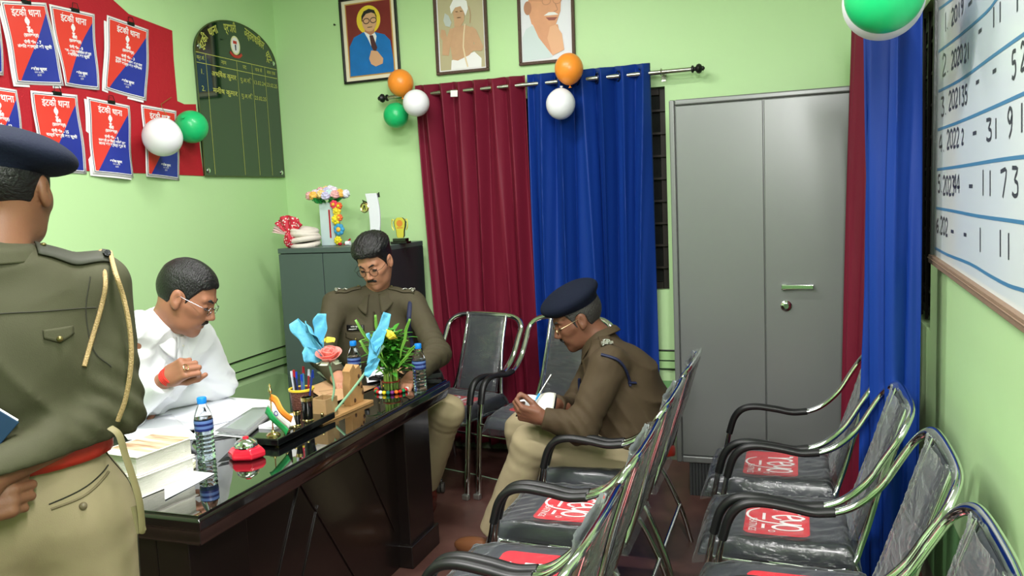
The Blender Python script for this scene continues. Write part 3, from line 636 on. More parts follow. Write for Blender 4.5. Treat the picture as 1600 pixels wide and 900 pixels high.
for k, (nm, d1, d2) in enumerate((('अभिषेक कुमार', '13.02.24', '23.02.25'), ('मनीष कुमार', '23.02.25', None))):
    y = hB-0.11-0.095*k
    text_mb(b, '%d.' % (k+1), 0.042, TR(0.045, y, z)); text_mb(b, nm, 0.040, TR(0.235, y, z), bold=0.0006, fit=0.22)
    text_mb(b, 'पु.अ.नि.', 0.036, TR(0.565*wB, y-0.004, z), fit=0.11); text_mb(b, d1, 0.034, TR(0.745*wB, y-0.004, z), fit=0.115)
    if d2: text_mb(b, d2, 0.034, TR(0.915*wB, y-0.004, z), fit=0.11)
# title along the arch, word by word
cxa, rx, ry = wB/2, wB/2-0.065, (tp-hB)-0.055
for w_, a, f in (('ईटकी', 163, 0.095), ('थाना', 133, 0.085), ('प्रभारी', 101, 0.115), ('उत्तराधिकार', 58, 0.20), ('पट्ट', 18, 0.07)):
    q = math.radians(a); x, y = cxa+rx*math.cos(q), hB+0.012+ry*math.sin(q)
    tx, ty = rx*math.sin(q), -ry*math.cos(q); ang = math.atan2(ty, tx)
    text_mb(b, w_, 0.066, TR(x, y, z) @ rot(0, 0, ang), bold=0.0015, fit=f)
obj('lettering', b, M_gold, pn, smooth=False, label='gold lettering and ruled columns')
b = MB()
def disc(b, x, y, r, z, ry=None, n=24, m=None): return b.add([(x, y, z)]+[(x+r*math.cos(2*PI*k/n), y+(ry or r)*math.sin(2*PI*k/n), z) for k in range(n)], [(0, 1+k, 1+(k+1) % n) for k in range(n)], m)
ex, ey = wB*0.47, hB+0.085
disc(b, ex, ey, 0.044, z, 0.056); em = obj('crest', b, mat('cream_paint', (226, 222, 168), 0.4), pn, smooth=False)
b = MB(); disc(b, ex, ey, 0.036, z+0.0006, 0.047); obj('crest_field', b, M_pwhite, em, smooth=False)
b = MB(); b.bx(ex-0.02, ex+0.014, ey+0.008, ey+0.026, z, z+0.001); stroke(b, [(ex-0.055, ey-0.045), (ex-0.03, ey-0.062), (ex, ey-0.066), (ex+0.03, ey-0.062), (ex+0.055, ey-0.045)], 0.017, z+0.001); obj('crest_ribbon', b, mat('crest_red', (190, 50, 44), 0.4), em, smooth=False)
b = MB(); b.prism([(ex-0.006, ey+0.004), (ex+0.006, ey+0.004), (ex+0.004, ey-0.03), (ex-0.004, ey-0.03)], z+0.0006, z+0.0014); obj('crest_torch', b, M_pdark, em, smooth=False)
for x, y in ((0.035, hB+0.03), (wB-0.035, hB+0.03), (0.03, 0.03), (wB-0.03, 0.03)):
    b = MB(); b.lathe([(0.014, 0.018), (0.014, 0.021), (0.009, 0.025), (0.004, 0.026)], 16, TR(x, y, 0)); obj('screw_cap', b, M_chrome, R)

# ================================================================== portraits on the back wall
SK = mat('painted_skin', (214, 164, 128), 0.5); SK2 = mat('painted_skin_shade', (186, 128, 98), 0.5)
def bw(x, y): p = un(x, y, 'Y', YB-0.02); return p[0], p[2]
def fpoly(name, pts, m, par, z): b = MB(); b.prism(pts, z, z+0.0006); return obj(name, b, m, par, smooth=False)
def ell(cx, cy, rx, ry, n=28, a0=0, a1=2*PI): return [(cx+rx*math.cos(a), cy+ry*math.sin(a)) for a in np.linspace(a0, a1, n+1)[:-1]]
def frame(label, q, top, fm, fw, mount, tilt=0):
    (x0, z0), (x1, z1) = bw(*q[0]), bw(*q[1]); w, h = x1-x0, top
    R = thing('portrait', label, 'picture', group='framed portraits on the back wall', mw=wallm('back', (x0, YB, z0)) @ rot(0, 0, math.atan2(z1-z0, x1-x0)+tilt))
    b = MB()
    for a, c, d, e in ((0, w, 0, fw), (0, w, h-fw, h), (0, fw, fw, h-fw), (w-fw, w, fw, h-fw)): b.bx(a, c, d, e, 0.002, 0.024)
    obj('frame', b, fm, R, bevel=0.004)
    b = MB(); b.bx(fw-0.002, w-fw+0.002, fw-0.002, h-fw+0.002, 0.004, 0.010); obj('mount', b, mount, R, smooth=False)
    return R, w, h, fw
M_fb = mat('black_frame', (16, 16, 17), 0.3); M_fbr = mat('brown_beaded_frame', (84, 60, 50), 0.45, bump=0.6, bscale=120); M_cream = mat('cream_mount', (238, 228, 205), 0.5)
# portrait 1: seated man in a blue suit
R, w, h, fw = frame('black framed print of a seated man in blue suit, leftmost portrait', ((538, 132), (626, 122)), 0.52, M_fb, 0.014, M_cream)
x0, y0 = 0.045, 0.045; W_, H_ = w-0.09, h-0.085
def S(pts): return [(x0+W_*a, y0+H_*b_) for a, b_ in pts]
b = MB(); b.bx(x0-0.008, x0+W_+0.008, y0-0.008, y0+H_+0.008, 0.010, 0.0108); pr_ = obj('print', b, mat('gold_line', (196, 150, 84), 0.4), R, smooth=False)
b = MB(); b.bx(x0, x0+W_, y0, y0+H_, 0.0108, 0.0116); obj('backdrop', b, mat('maroon_print', (126, 44, 46), 0.15, vary=0.25, vscale=9), pr_, smooth=False)
fpoly('halo', S(ell(0.50, 0.76, 0.27, 0.20)), mat('halo_yellow', (236, 206, 60), 0.4), pr_, 0.0118)
fpoly('suit', S([(0.0, 0.0), (1.0, 0.0), (1.0, 0.18), (0.96, 0.44), (0.84, 0.53), (0.62, 0.58), (0.38, 0.60), (0.14, 0.54), (0.03, 0.42)]), mat('suit_blue', (24, 112, 190), 0.3, vary=0.25, vscale=14), pr_, 0.0125)
fpoly('shirt', S([(0.38, 0.60), (0.62, 0.58), (0.66, 0.52), (0.58, 0.30), (0.46, 0.50)]), M_pwhite, pr_, 0.0132)
fpoly('tie', S([(0.50, 0.54), (0.58, 0.54), (0.66, 0.36), (0.60, 0.28), (0.53, 0.38)]), mat('tie_brown', (76, 42, 48), 0.5), pr_, 0.0138)
fpoly('neck', S([(0.41, 0.66), (0.62, 0.66), (0.62, 0.57), (0.53, 0.54), (0.40, 0.60)]), SK2, pr_, 0.0136)
fpoly('face', S(ell(0.52, 0.73, 0.165, 0.135)), SK, pr_, 0.0144)
fpoly('hair', S([(0.35, 0.74), (0.35, 0.82), (0.41, 0.885), (0.53, 0.91), (0.65, 0.88), (0.69, 0.80), (0.69, 0.76), (0.655, 0.83), (0.58, 0.855), (0.46, 0.845), (0.39, 0.80)]), mat('print_black', (34, 30, 34), 0.5), pr_, 0.0148)
b = MB()
for sx in (0.455, 0.615): stroke(b, S(ell(sx, 0.745, 0.068, 0.036))+S(ell(sx, 0.745, 0.068, 0.036))[:1], 0.005, 0.0152, None, 1)
stroke(b, S([(0.35, 0.76), (0.39, 0.75)]), 0.005, 0.0152, None, 1); stroke(b, S([(0.47, 0.655), (0.58, 0.655)]), 0.004, 0.0152, None, 1)
obj('spectacles', b, MATS['print_black'], pr_, smooth=False)
fpoly('hands', S([(0.46, 0.22), (0.52, 0.33), (0.66, 0.31), (0.78, 0.20), (0.76, 0.13), (0.60, 0.10), (0.50, 0.14)]), SK, pr_, 0.0144)
# portrait 2: bare-chested man with a white turban and a bow
R, w, h, fw = frame('brown framed print of a bare-chested man in white turban with a staff, middle portrait', ((682, 118), (764, 110)), 0.47, M_fbr, 0.018, M_pwhite)
x0, y0 = 0.026, 0.026; W_, H_ = w-0.052, h-0.052
b = MB(); b.bx(x0, x0+W_, y0, y0+H_, 0.0108, 0.0116); pr_ = obj('print', b, mat('khaki_print', (186, 176, 142), 0.4, vary=0.1, vscale=6), R, smooth=False)
T2 = mat('painted_tan', (200, 158, 124), 0.5, vary=0.1, vscale=25)
fpoly('garment', S([(0.24, 0.0), (0.92, 0.0), (0.93, 0.12), (0.78, 0.22), (0.40, 0.16), (0.26, 0.13)]), M_pwhite, pr_, 0.0124)
fpoly('torso', S([(0.28, 0.14), (0.40, 0.12), (0.66, 0.18), (0.76, 0.24), (0.78, 0.46), (0.80, 0.54), (0.62, 0.60), (0.40, 0.60), (0.26, 0.56), (0.24, 0.40)]), T2, pr_, 0.0132)
fpoly('near_arm', S([(0.06, 0.22), (0.20, 0.20), (0.28, 0.42), (0.34, 0.56), (0.26, 0.58), (0.18, 0.46), (0.15, 0.56), (0.06, 0.58), (0.03, 0.48), (0.08, 0.42)]), T2, pr_, 0.0138)
fpoly('far_arm', S([(0.74, 0.58), (0.84, 0.52), (0.98, 0.28), (0.94, 0.22), (0.64, 0.25), (0.50, 0.30), (0.46, 0.34), (0.54, 0.36), (0.80, 0.32), (0.74, 0.42)]), T2, pr_, 0.0138)
fpoly('head', S([(0.36, 0.60), (0.50, 0.58), (0.58, 0.66), (0.60, 0.78), (0.54, 0.88), (0.42, 0.88), (0.34, 0.80), (0.36, 0.70)]), T2, pr_, 0.0144)
fpoly('turban', S([(0.30, 0.78), (0.28, 0.88), (0.36, 0.97), (0.52, 0.99), (0.66, 0.93), (0.68, 0.82), (0.62, 0.73), (0.58, 0.80), (0.52, 0.87), (0.40, 0.86)]), M_pwhite, pr_, 0.0150)
b = MB(); stroke(b, S([(0.60, 0.62), (0.54, 0.30), (0.62, 0.02)]), 0.009, 0.0156, None, 2); obj('staff', b, mat('staff_cream', (226, 204, 170), 0.5), pr_, smooth=False)
b = MB(); stroke(b, S([(0.70, 0.86), (0.73, 0.74), (0.71, 0.62)]), 0.003, 0.0156); stroke(b, S([(0.40, 0.80), (0.45, 0.80)]), 0.004, 0.0150, None, 1); stroke(b, S([(0.50, 0.80), (0.55, 0.80)]), 0.004, 0.0150, None, 1); stroke(b, S([(0.43, 0.715), (0.51, 0.715)]), 0.004, 0.015, None, 1); obj('linework', b, SK2, pr_, smooth=False)
fpoly('quiver', S([(0.16, 0.62), (0.26, 0.60), (0.30, 0.66), (0.24, 0.76), (0.16, 0.80), (0.12, 0.70)]), mat('pale_grey_print', (190, 196, 194), 0.5), pr_, 0.0142)
# portrait 3: elderly smiling man in a white shawl
R, w, h, fw = frame('brown framed print of an elderly bald man in a white shawl, rightmost portrait', ((811, 103), (899, 95)), 0.50, M_fbr, 0.018, M_pwhite)
x0, y0 = 0.024, 0.024; W_, H_ = w-0.048, h-0.048
b = MB(); b.bx(x0, x0+W_, y0, y0+H_, 0.0108, 0.0116); pr_ = obj('print', b, mat('white_print_paper', (226, 226, 236), 0.4), R, smooth=False)
T3 = mat('painted_warm_skin', (222, 158, 120), 0.5, vary=0.12, vscale=18)
fpoly('shawl', S([(0.0, 0.0), (0.62, 0.02), (0.40, 0.26), (0.22, 0.44), (0.08, 0.40), (0.0, 0.30)]), mat('pale_shawl', (206, 218, 222), 0.5), pr_, 0.0124)
fpoly('neck', S([(0.22, 0.46), (0.74, 0.42), (0.84, 0.10), (0.62, 0.04), (0.34, 0.28)]), T3, pr_, 0.0130)
fpoly('head', S([(0.20, 0.46), (0.14, 0.62), (0.15, 0.80), (0.22, 0.95), (0.40, 1.0), (0.72, 1.0), (0.80, 0.92), (0.82, 0.74), (0.80, 0.58), (0.70, 0.42), (0.52, 0.35), (0.34, 0.38)]), T3, pr_, 0.0138)
fpoly('ear', S(ell(0.13, 0.66, 0.08, 0.085)), SK2, pr_, 0.0144)
fpoly('side_hair', S([(0.14, 0.76), (0.12, 0.88), (0.18, 0.98), (0.24, 0.90), (0.22, 0.78)]), mat('grey_hair_print', (180, 186, 188), 0.5), pr_, 0.0146)
b = MB()
for sx in (0.52, 0.74): stroke(b, S(ell(sx, 0.72, 0.085, 0.045))+S(ell(sx, 0.72, 0.085, 0.045))[:1], 0.0035, 0.0146, None, 1)
stroke(b, S([(0.18, 0.75), (0.43, 0.73)]), 0.003, 0.0146); stroke(b, S([(0.70, 0.68), (0.74, 0.60), (0.66, 0.58)]), 0.005, 0.0146)
obj('spectacles', b, SK2, pr_, smooth=False)
fpoly('moustache', S([(0.46, 0.545), (0.56, 0.58), (0.68, 0.575), (0.76, 0.54), (0.66, 0.54), (0.56, 0.54)]), M_pwhite, pr_, 0.0148)
fpoly('mouth', S([(0.50, 0.52), (0.74, 0.51), (0.68, 0.475), (0.56, 0.48)]), mat('print_mouth', (150, 80, 70), 0.5), pr_, 0.0146)
fpoly('hand', S([(0.62, 0.04), (0.86, 0.10), (0.82, 0.30), (0.70, 0.42), (0.58, 0.40), (0.52, 0.26)]), mat('painted_hand', (232, 176, 138), 0.5), pr_, 0.0146)
b = MB(); b.lathe([(0.004, 0), (0.004, 0.012), (0.006, 0.014)], 8); p = un(524, 39, 'Y', YB); tag(obj('nail', b, M_clip, mw=wallm('back', p)), 'single small nail in the green wall left of the portraits', 'nail')

# ================================================================== balloons
def balloon(label, c, r, m, g, knot=(0, 0, 1), squash=1.12):
    kd = Vector(knot).normalized(); M = kd.to_track_quat('Z', 'Y').to_matrix().to_4x4()
    R = thing('balloon', label, 'balloon', c, 0, g)
    n = 26; pr = []
    for i in range(n+1):
        a = PI*i/n; rr = math.sin(a); z = -math.cos(a)*squash
        if z > 0: rr *= (1-0.10*z*z)
        pr.append((max(rr*r, 1e-4), z*r))
    b = MB(); b.lathe(pr, 36, M); obj('skin', b, m, R)
    b = MB(); b.lathe([(0.004, squash*r-0.003), (0.003, squash*r+0.005), (0.010, squash*r+0.013)], 12, M); obj('knot', b, m, R)
    return R
BM = {k: mat('balloon_'+k, c, 0.35, 0, 0.5, coat=0.1, trans=0.0) for k, c in dict(orange=(246, 146, 50), white=(232, 232, 238), green=(28, 186, 110)).items()}
g1 = 'balloons hung near the honour board'; g2 = 'balloon bunch at the left end of the curtain rod'; g3 = 'balloon pair hung over the blue curtain'; g4 = 'balloon pair at the top edge of the view'
balloon('white balloon hanging in front of a notice on the left wall', un(254, 214, 'X', XL+0.16), 0.098, BM['white'], g1, (0.2, 0.3, 1), 1.0)
balloon('green balloon touching the honour board on the left wall', un(299, 198, 'X', XL+0.10), 0.088, BM['green'], g1, (0.3, -1, 0.5), 1.02)
balloon('orange balloon under the portrait of the man in blue suit', un(626, 130, 'Y', YB-0.12), 0.078, BM['orange'], g2, (0.1, 0, -1), 1.06)
balloon('white balloon at the left end of the curtain rod', un(650, 161, 'Y', YB-0.26), 0.078, BM['white'], g2, (-0.6, 0.2, 0.3), 1.02)
balloon('green balloon left of the maroon curtain top', un(619, 180, 'Y', YB-0.13), 0.076, BM['green'], g2, (0.6, 0.3, 0.6), 1.02)
balloon('orange balloon under the portrait of the elderly man', un(889, 108, 'Y', YB-0.20), 0.079, BM['orange'], g3, (0.0, 0.1, -1), 1.1)
balloon('white balloon over the top of the blue back curtain', un(876, 162, 'Y', YB-0.22), 0.081, BM['white'], g3, (0.0, 0.3, 1), 1.08)
balloon('large green balloon hanging above the bunched blue curtain', un(1382, -9, 'Y', 2.42), 0.0995, BM['green'], g4, (0.1, -0.1, 1), 1.0)
balloon('large white balloon showing under the green one', un(1380, 1, 'Y', 2.62), 0.110, BM['white'], g4, (0.0, 0.2, 1), 1.0)
M_str = mat('olive_string', (118, 124, 50), 0.6)
def string(label, a, pts):
    a = Vector(a); b = MB(); b.tube(spline([tuple(Vector(p)-a) for p in pts], 5), 0.0014, n=5); tag(obj('string', b, M_str, mw=TR(*a)), label, 'string')
p = un(603, 155, 'Y', YR); string('olive string holding the balloon bunch to the end of the curtain rod', p, [p, un(612, 150, 'Y', YB-0.13), un(624, 160, 'Y', YB-0.14), un(632, 165, 'Y', YB-0.18), un(645, 162, 'Y', YB-0.25)])
p = un(256, 160, 'X', XL+0.03); q = un(262, 183, 'X', XL+0.14); string('olive string tying white and green balloons beside the notices', p, [un(268, 152, 'X', XL+0.02), p, un(252, 165, 'X', XL+0.05), q, un(270, 190, 'X', XL+0.12)])

# ================================================================== whiteboard on the right wall
M_wb = mat('whiteboard', (214, 222, 226), 0.16, 0, 0.5, vary=0.03, vscale=5); M_wbf = mat('whiteboard_frame', (44, 54, 48), 0.4); M_wbw = mat('raw_wood_edge', (134, 110, 92), 0.6, bump=0.3, bscale=60, vary=0.2, vscale=30, stretch=(1, 12, 12))
M_mark = mat('blue_marker', (66, 122, 164), 0.4); M_mkb = mat('black_marker', (52, 54, 60), 0.4)
XW = XR-0.022
def rw(x, y): p = un(x, y, 'X', XW); return np.array([p[1], p[2]])
a = rw(1457, 398); bb = rw(1600, 494)
d = (bb-a)/(a[0]-bb[0])       # per metre towards the camera
WBo = a; slope = math.atan2(d[1], 1.0)
Mw = wallm('right', (XR, a[0], a[1])) @ rot(0, 0, slope)
Lb, Hb = 2.0, 1.22
R = thing('whiteboard', 'large framed whiteboard of handwritten figures on the right wall', 'whiteboard', mw=Mw)
b = MB(); b.bx(0, Lb, 0, Hb, 0.004, 0.018); pn = obj('board', b, M_wb, R, smooth=False)
b = MB(); b.bx(-0.02, 0.0, -0.02, Hb+0.02, 0.002, 0.028); obj('side_frame', b, M_wbf, R, bevel=0.003)
b = MB(); b.bx(-0.02, Lb+0.02, -0.028, 0.0, 0.002, 0.032); b.bx(-0.02, Lb+0.02, -0.012, -0.008, 0.032, 0.036); obj('bottom_frame', b, M_wbw, R, bevel=0.003)
b = MB(); b.bx(-0.02, Lb+0.02, Hb, Hb+0.02, 0.002, 0.028); obj('top_frame', b, M_wbf, R, bevel=0.003)
Mi = Mw.inverted()
def loc(x, y): p = un(x, y, 'X', XR-0.019); q = Mi @ Vector(p); return (q.x, q.y)
ln = MB(); bk = MB(); z = 0.0188
for pts in ([(1467, 14), (1486, 0)], [(1466, 81), (1500, 55), (1540, 20), (1556, 0)], [(1466, 143), (1500, 125), (1552, 87), (1600, 53)], [(1465, 203), (1500, 190), (1560, 164), (1600, 146)], [(1464, 265), (1500, 260), (1560, 250), (1600, 245)], [(1462, 325), (1490, 330), (1530, 338), (1600, 348)], [(1460, 387), (1480, 398), (1515, 412), (1545, 430), (1575, 446), (1600, 454)]):
    P = [loc(*p) for p in pts]; e = (P[-1][0]+(P[-1][0]-P[-2][0])*0.8, P[-1][1]+(P[-1][1]-P[-2][1])*0.5); 
    e = (min(e[0], Lb-0.02), e[1]); stroke(ln, P+[e], 0.009, z)
obj('ruled_lines', ln, M_mark, pn, smooth=False, label='blue hand-ruled marker lines')
# digits as marker strokes, unit box 0..1
DG = {'0': [[(.5, 1), (.1, .8), (.1, .2), (.5, 0), (.9, .2), (.9, .8), (.5, 1)]], '1': [[(.5, 1), (.5, 0)]], '2': [[(.1, .8), (.4, 1), (.85, .85), (.8, .55), (.1, 0), (.9, .02)]],
 '3': [[(.1, 1), (.85, .97), (.45, .58), (.85, .45), (.85, .1), (.45, 0), (.1, .1)]], '4': [[(.7, 0), (.65, 1), (.05, .35), (.95, .35)]], '5': [[(.85, 1), (.25, .97), (.2, .58), (.7, .6), (.85, .25), (.5, 0), (.1, .08)]],
 '6': [[(.8, .95), (.3, .7), (.1, .3), (.4, 0), (.8, .15), (.75, .45), (.15, .38)]], '7': [[(.1, .95), (.9, 1), (.4, 0)]], '8': [[(.5, .5), (.15, .75), (.5, 1), (.85, .75), (.15, .25), (.5, 0), (.85, .25), (.5, .5)]],
 '9': [[(.85, .75), (.5, .5), (.15, .72), (.45, 1), (.82, .85), (.75, .3), (.35, 0)]], '-': [[(.1, .5), (.9, .55)]], '.': [[(.4, .0), (.5, .08)]], 'l': [[(.5, 1), (.45, 0)]]}
def wr_(s, x, y, hpx, wpx):
    """write s with its lower left at the photographed pixel; hpx tall, each character wpx wide"""
    for ch in s:
        if ch != ' ':
            for stk in DG[ch]:
                P = []
                sl = (y-283)/(x-1248)
                for a_, c_ in stk: xx = x+a_*wpx*(0.35 if ch == '.' else 0.85); P.append(loc(xx, y-c_*hpx+(xx-x)*sl))
                if len(P) == 2: stroke(bk, P, 0.010, z, None, 1)
                else: stroke(bk, P, 0.009, z)
        dx = wpx*(0.5 if ch in '.' else 1.0); sl = (y-283)/(x-1248); x += dx; y += dx*sl
wr_('1', 1475, 52, 30, 5); wr_('.', 1479, 46, 26, 5); wr_('2019', 1486, 40, 24, 5.0); wr_('-', 1512, 18, 18, 8); wr_('11', 1548, 46, 32, 10); wr_('11', 1584, 22, 32, 12)
wr_('2.', 1472, 119, 32, 7); wr_('2020', 1486, 108, 26, 4.5); wr_('21', 1506, 97, 26, 4.5); wr_('-', 1528, 58, 14, 7); wr_('5', 1580, 124, 42, 9); wr_('2', 1594, 110, 42, 9)
wr_('3.', 1470, 182, 28, 6); wr_('2021', 1482, 172, 28, 5); wr_('35', 1502, 165, 28, 5); wr_('-', 1524, 135, 10, 7); wr_('-', 1550, 119, 12, 8); 
wr_('4.', 1467, 238, 26, 6); wr_('2022', 1479, 232, 28, 5); wr_('2', 1502, 225, 22, 4); wr_('-', 1519, 213, 8, 8); wr_('31', 1540, 220, 32, 11); wr_('9', 1573, 216, 46, 11); wr_('11', 1591, 208, 46, 12)
wr_('5.', 1465, 300, 26, 5); wr_('2023', 1473, 303, 28, 4.6); wr_('44', 1490, 301, 28, 5); wr_('-', 1513, 294, 6, 8); wr_('11', 1531, 305, 40, 11); wr_('7', 1562, 308, 42, 13); wr_('3', 1580, 306, 44, 13)
wr_('6.', 1463, 362, 22, 4); wr_('202', 1469, 364, 26, 4); wr_('-', 1485, 364, 6, 6); wr_('-', 1505, 369, 6, 6); wr_('1', 1527, 392, 38, 10); wr_('11', 1557, 399, 42, 13); wr_('4', 1600, 405, 44, 13)
obj('handwriting', bk, M_mkb, pn, smooth=False, label='black handwritten figures')
# ================================================================== things on the desk
M_paper = mat('paper', (238, 240, 246), 0.6); M_paper2 = mat('paper_edges', (226, 224, 214), 0.7, bump=0.5, bscale=10, stretch=(1, 1, 60))
def dk(x, y, z=DZ): return un(x, y, 'Z', z)
def sheetthing(name, label, cat, quad, z, m, th=0.0012, g=None, curl=0.006, seed=0):
    c = [np.array(dk(*p, z))[:2] for p in quad]; cen = sum(c)/4; ph = seed*1.7
    b = MB()
    def fn(u, v):
        a = c[3]*(1-u)*(1-v)+c[2]*u*(1-v)+c[0]*(1-u)*v+c[1]*u*v
        e = max(abs(u-.5), abs(v-.5))*2
        return (a[0]-cen[0], a[1]-cen[1], curl*(0.5+0.5*math.sin(u*5+ph)*math.sin(v*4+ph))*e**3)
    b.grid(fn, 14, 14)
    o = obj(name, b, m, solid=th, offset=1, mw=TR(cen[0], cen[1], z+0.0003)); return tag(o, label, cat, g)
gp = 'loose papers spread before the man in white'
def pstack(label, quad, z, h, seed, n=5):
    c = [np.array(dk(*p, z))[:2] for p in quad]; cen = sum(c)/4; rs = np.random.RandomState(seed); b = MB()
    for k in range(n):
        a = (rs.rand()-.5)*0.06; s = (rs.rand(2)-.5)*0.012; q = []
        for p in c: d = p-cen; q.append((d[0]*math.cos(a)-d[1]*math.sin(a)+s[0], d[0]*math.sin(a)+d[1]*math.cos(a)+s[1]))
        b.prism(q, h*k/n+0.0002, h*(k+1)/n)
    return tag(obj('paper_pile', b, M_paper, mw=TR(cen[0], cen[1], z), smooth=False), label, 'papers', gp)
pstack('thick pile of white papers under the elbow of the man in white shirt', [(232, 640), (345, 616), (395, 650), (262, 682)], DZ+0.0135, 0.012, 2, 7)
pstack('wide flat pile of white sheets stretching toward the flag', [(330, 622), (437, 630), (400, 672), (300, 690)], DZ+0.0005, 0.012, 4, 5)
sheetthing('paper_sheet', 'white sheet with raised edge left of the open pile, near the white sleeve', 'paper', [(186, 668), (268, 648), (312, 688), (200, 690)], DZ+0.024, M_paper, g=gp, seed=1)
sheetthing('paper_sheet', 'white sheet sticking out from under the two thick books', 'paper', [(255, 735), (292, 735), (335, 741), (258, 782)], DZ+0.0005, M_paper, g=gp, seed=3, curl=0.002)
# clear plastic file lying on the papers
M_clear = mat('clear_plastic', (225, 228, 232), 0.1, trans=0.85, ior=1.3); M_greyp = mat('grey_spine', (120, 120, 122), 0.3)
a = dk(383, 686, DZ+0.03); e_ = dk(436, 640, DZ+0.03)
L = (Vector(e_)-Vector(a)).length; ang = math.atan2(e_[1]-a[1], e_[0]-a[0])
F = thing('plastic_file', 'clear plastic file with grey spine lying across papers behind the call bell', 'file', mw=TR(*a) @ rot(0, 0, ang))
b = MB(); b.grid(lambda u, v: (u*L, 0.10*v, 0.012+0.02*v*(1-u)), 8, 6); obj('cover', b, M_clear, F, solid=0.002)
b = MB(); b.grid(lambda u, v: (u*L, 0.10*v, 0.004+0.014*v*(1-u)), 8, 6); obj('contents', b, mat('grey_paper', (190, 192, 196), 0.4), F, solid=0.003)
b = MB(); b.tube([(0, 0, 0.008), (L, 0, 0.008)], 0.006, n=8); obj('spine', b, M_greyp, F)
# books
def book(label, x, y, z, w, d, h, rz, cover):
    R = thing('book', label, 'book', mw=TR(x, y, z) @ rot(0, 0, rz), group='two thick books at the near end of the desk')
    b = MB(); n = 8
    poly = [(-w/2+0.004, -d/2+0.004), (w/2-0.004-0.006, -d/2+0.004)]+[(w/2-0.004-0.010*math.sin(PI*k/n), -d/2+0.004+(d-0.008)*k/n) for k in range(1, n)]+[(w/2-0.010, d/2-0.004), (-w/2+0.004, d/2-0.004)]
    b.prism(poly, 0.0025, h-0.0025); obj('page_block', b, M_paper2, R, smooth=False)
    b = MB(); b.bx(-w/2, w/2, -d/2, d/2, 0.0002, 0.0025); b.bx(-w/2, w/2, -d/2, d/2, h-0.0025, h); b.bx(-w/2-0.002, -w/2+0.002, -d/2, d/2, 0.0002, h)
    obj('cover', b, cover, R, bevel=0.001)
    return R
M_cover = bpy.data.materials.new('printed_cover'); M_cover.use_nodes = True; nt = M_cover.node_tree
w_ = nt.nodes.new('ShaderNodeTexNoise'); w_.inputs['Scale'].default_value = 18; w_.inputs['Detail'].default_value = 6; tc = nt.nodes.new('ShaderNodeTexCoord'); mp = nt.nodes.new('ShaderNodeMapping'); mp.inputs['Scale'].default_value = (0.3, 2.2, 1)
cr = nt.nodes.new('ShaderNodeValToRGB'); cr.color_ramp.elements[0].position = 0.4; cr.color_ramp.elements[0].color = (*lin((146, 106, 66)), 1); cr.color_ramp.elements[1].position = 0.62; cr.color_ramp.elements[1].color = (*lin((222, 204, 172)), 1)
nt.links.new(tc.outputs['Object'], mp.inputs[0]); nt.links.new(mp.outputs[0], w_.inputs[0]); nt.links.new(w_.outputs[0], cr.inputs[0]); nt.links.new(cr.outputs[0], nt.nodes['Principled BSDF'].inputs['Base Color']); nt.nodes['Principled BSDF'].inputs['Roughness'].default_value = 0.3
p = dk(228, 779)
bx_, by_ = p[0]-0.085, p[1]+0.105
book('lower of the two thick white-edged books beside the standing officer', bx_, by_, DZ+0.001, 0.17, 0.205, 0.060, -0.12, mat('cover_white', (226, 222, 212), 0.4))
tb = book('upper thick book with brown and cream printed cover', bx_-0.004, by_+0.004, DZ+0.062, 0.165, 0.205, 0.056, -0.10, mat('cover_white', (226, 222, 212), 0.4))
b = MB(); b.bx(-0.075, 0.078, -0.06, 0.095, 0.056, 0.0566); obj('cover_print', b, M_cover, tb, smooth=False)
p = dk(300, 733); b = MB(); b.lathe([(0.020, 0), (0.024, 0.004), (0.024, 0.012), (0.021, 0.014), (0.024, 0.017), (0.024, 0.024), (0.018, 0.028)], 24)
tag(obj('tape_roll', b, mat('cream_plastic', (226, 224, 196), 0.4), mw=TR(p[0]-0.015, p[1], DZ)), 'small round cream plastic roll tucked behind the two thick books', 'roll')
# bottles
M_pet = mat('clear_pet', (236, 242, 246), 0.05, trans=1.0, ior=1.2); M_water = mat('water', (232, 242, 248), 0.0, trans=1.0, ior=1.33); M_cap = mat('blue_cap', (20, 130, 224), 0.4); M_lbl = mat('bottle_label', (86, 112, 170), 0.35); M_lbld = mat('bottle_label_navy', (22, 34, 96), 0.35)
def bottle():
    R = thing('water_bottle', None, 'bottle', group='clear water bottles with blue caps')
    pr = [(0.024, 0.0), (0.030, 0.004)]
    z = 0.012
    for k in range(6): pr += [(0.031, z), (0.0285, z+0.006), (0.031, z+0.012)]; z += 0.0145
    pr += [(0.031, 0.102), (0.0308, 0.104), (0.0308, 0.140), (0.031, 0.144), (0.028, 0.158), (0.020, 0.178), (0.0135, 0.190), (0.0125, 0.200)]
    b = MB(); b.lathe(pr, 32, cap=False); b.lathe([(0.001, 0.003), (0.024, 0.0)], 32, cap=False); obj('shell', b, M_pet, R)
    b = MB(); wp = [(max(r-0.0012, 0.001), z_) for r, z_ in pr if 0.0 < z_ < 0.15]; b.lathe([(0.001, 0.0035)]+wp+[(0.001, wp[-1][1])], 32, cap=False); obj('water', b, M_water, R)
    b = MB(); b.lathe([(0.0315, 0.104), (0.0317, 0.105), (0.0317, 0.139), (0.0315, 0.140)], 32, cap=False); lb = obj('label', b, M_lbl, R)
    b = MB(); b.lathe([(0.0319, 0.104), (0.0319, 0.112)], 32, cap=False); b.lathe([(0.0319, 0.122), (0.0319, 0.130)], 32, cap=False); obj('label_stripe', b, M_lbld, lb)
    b = MB(); 
    b.lathe([(0.0155, 0.196), (0.016, 0.198), (0.016, 0.214), (0.0145, 0.217), (0.001, 0.217)], 32); obj('cap', b, M_cap, R, label='blue screw cap')
    return R
B0 = bottle()
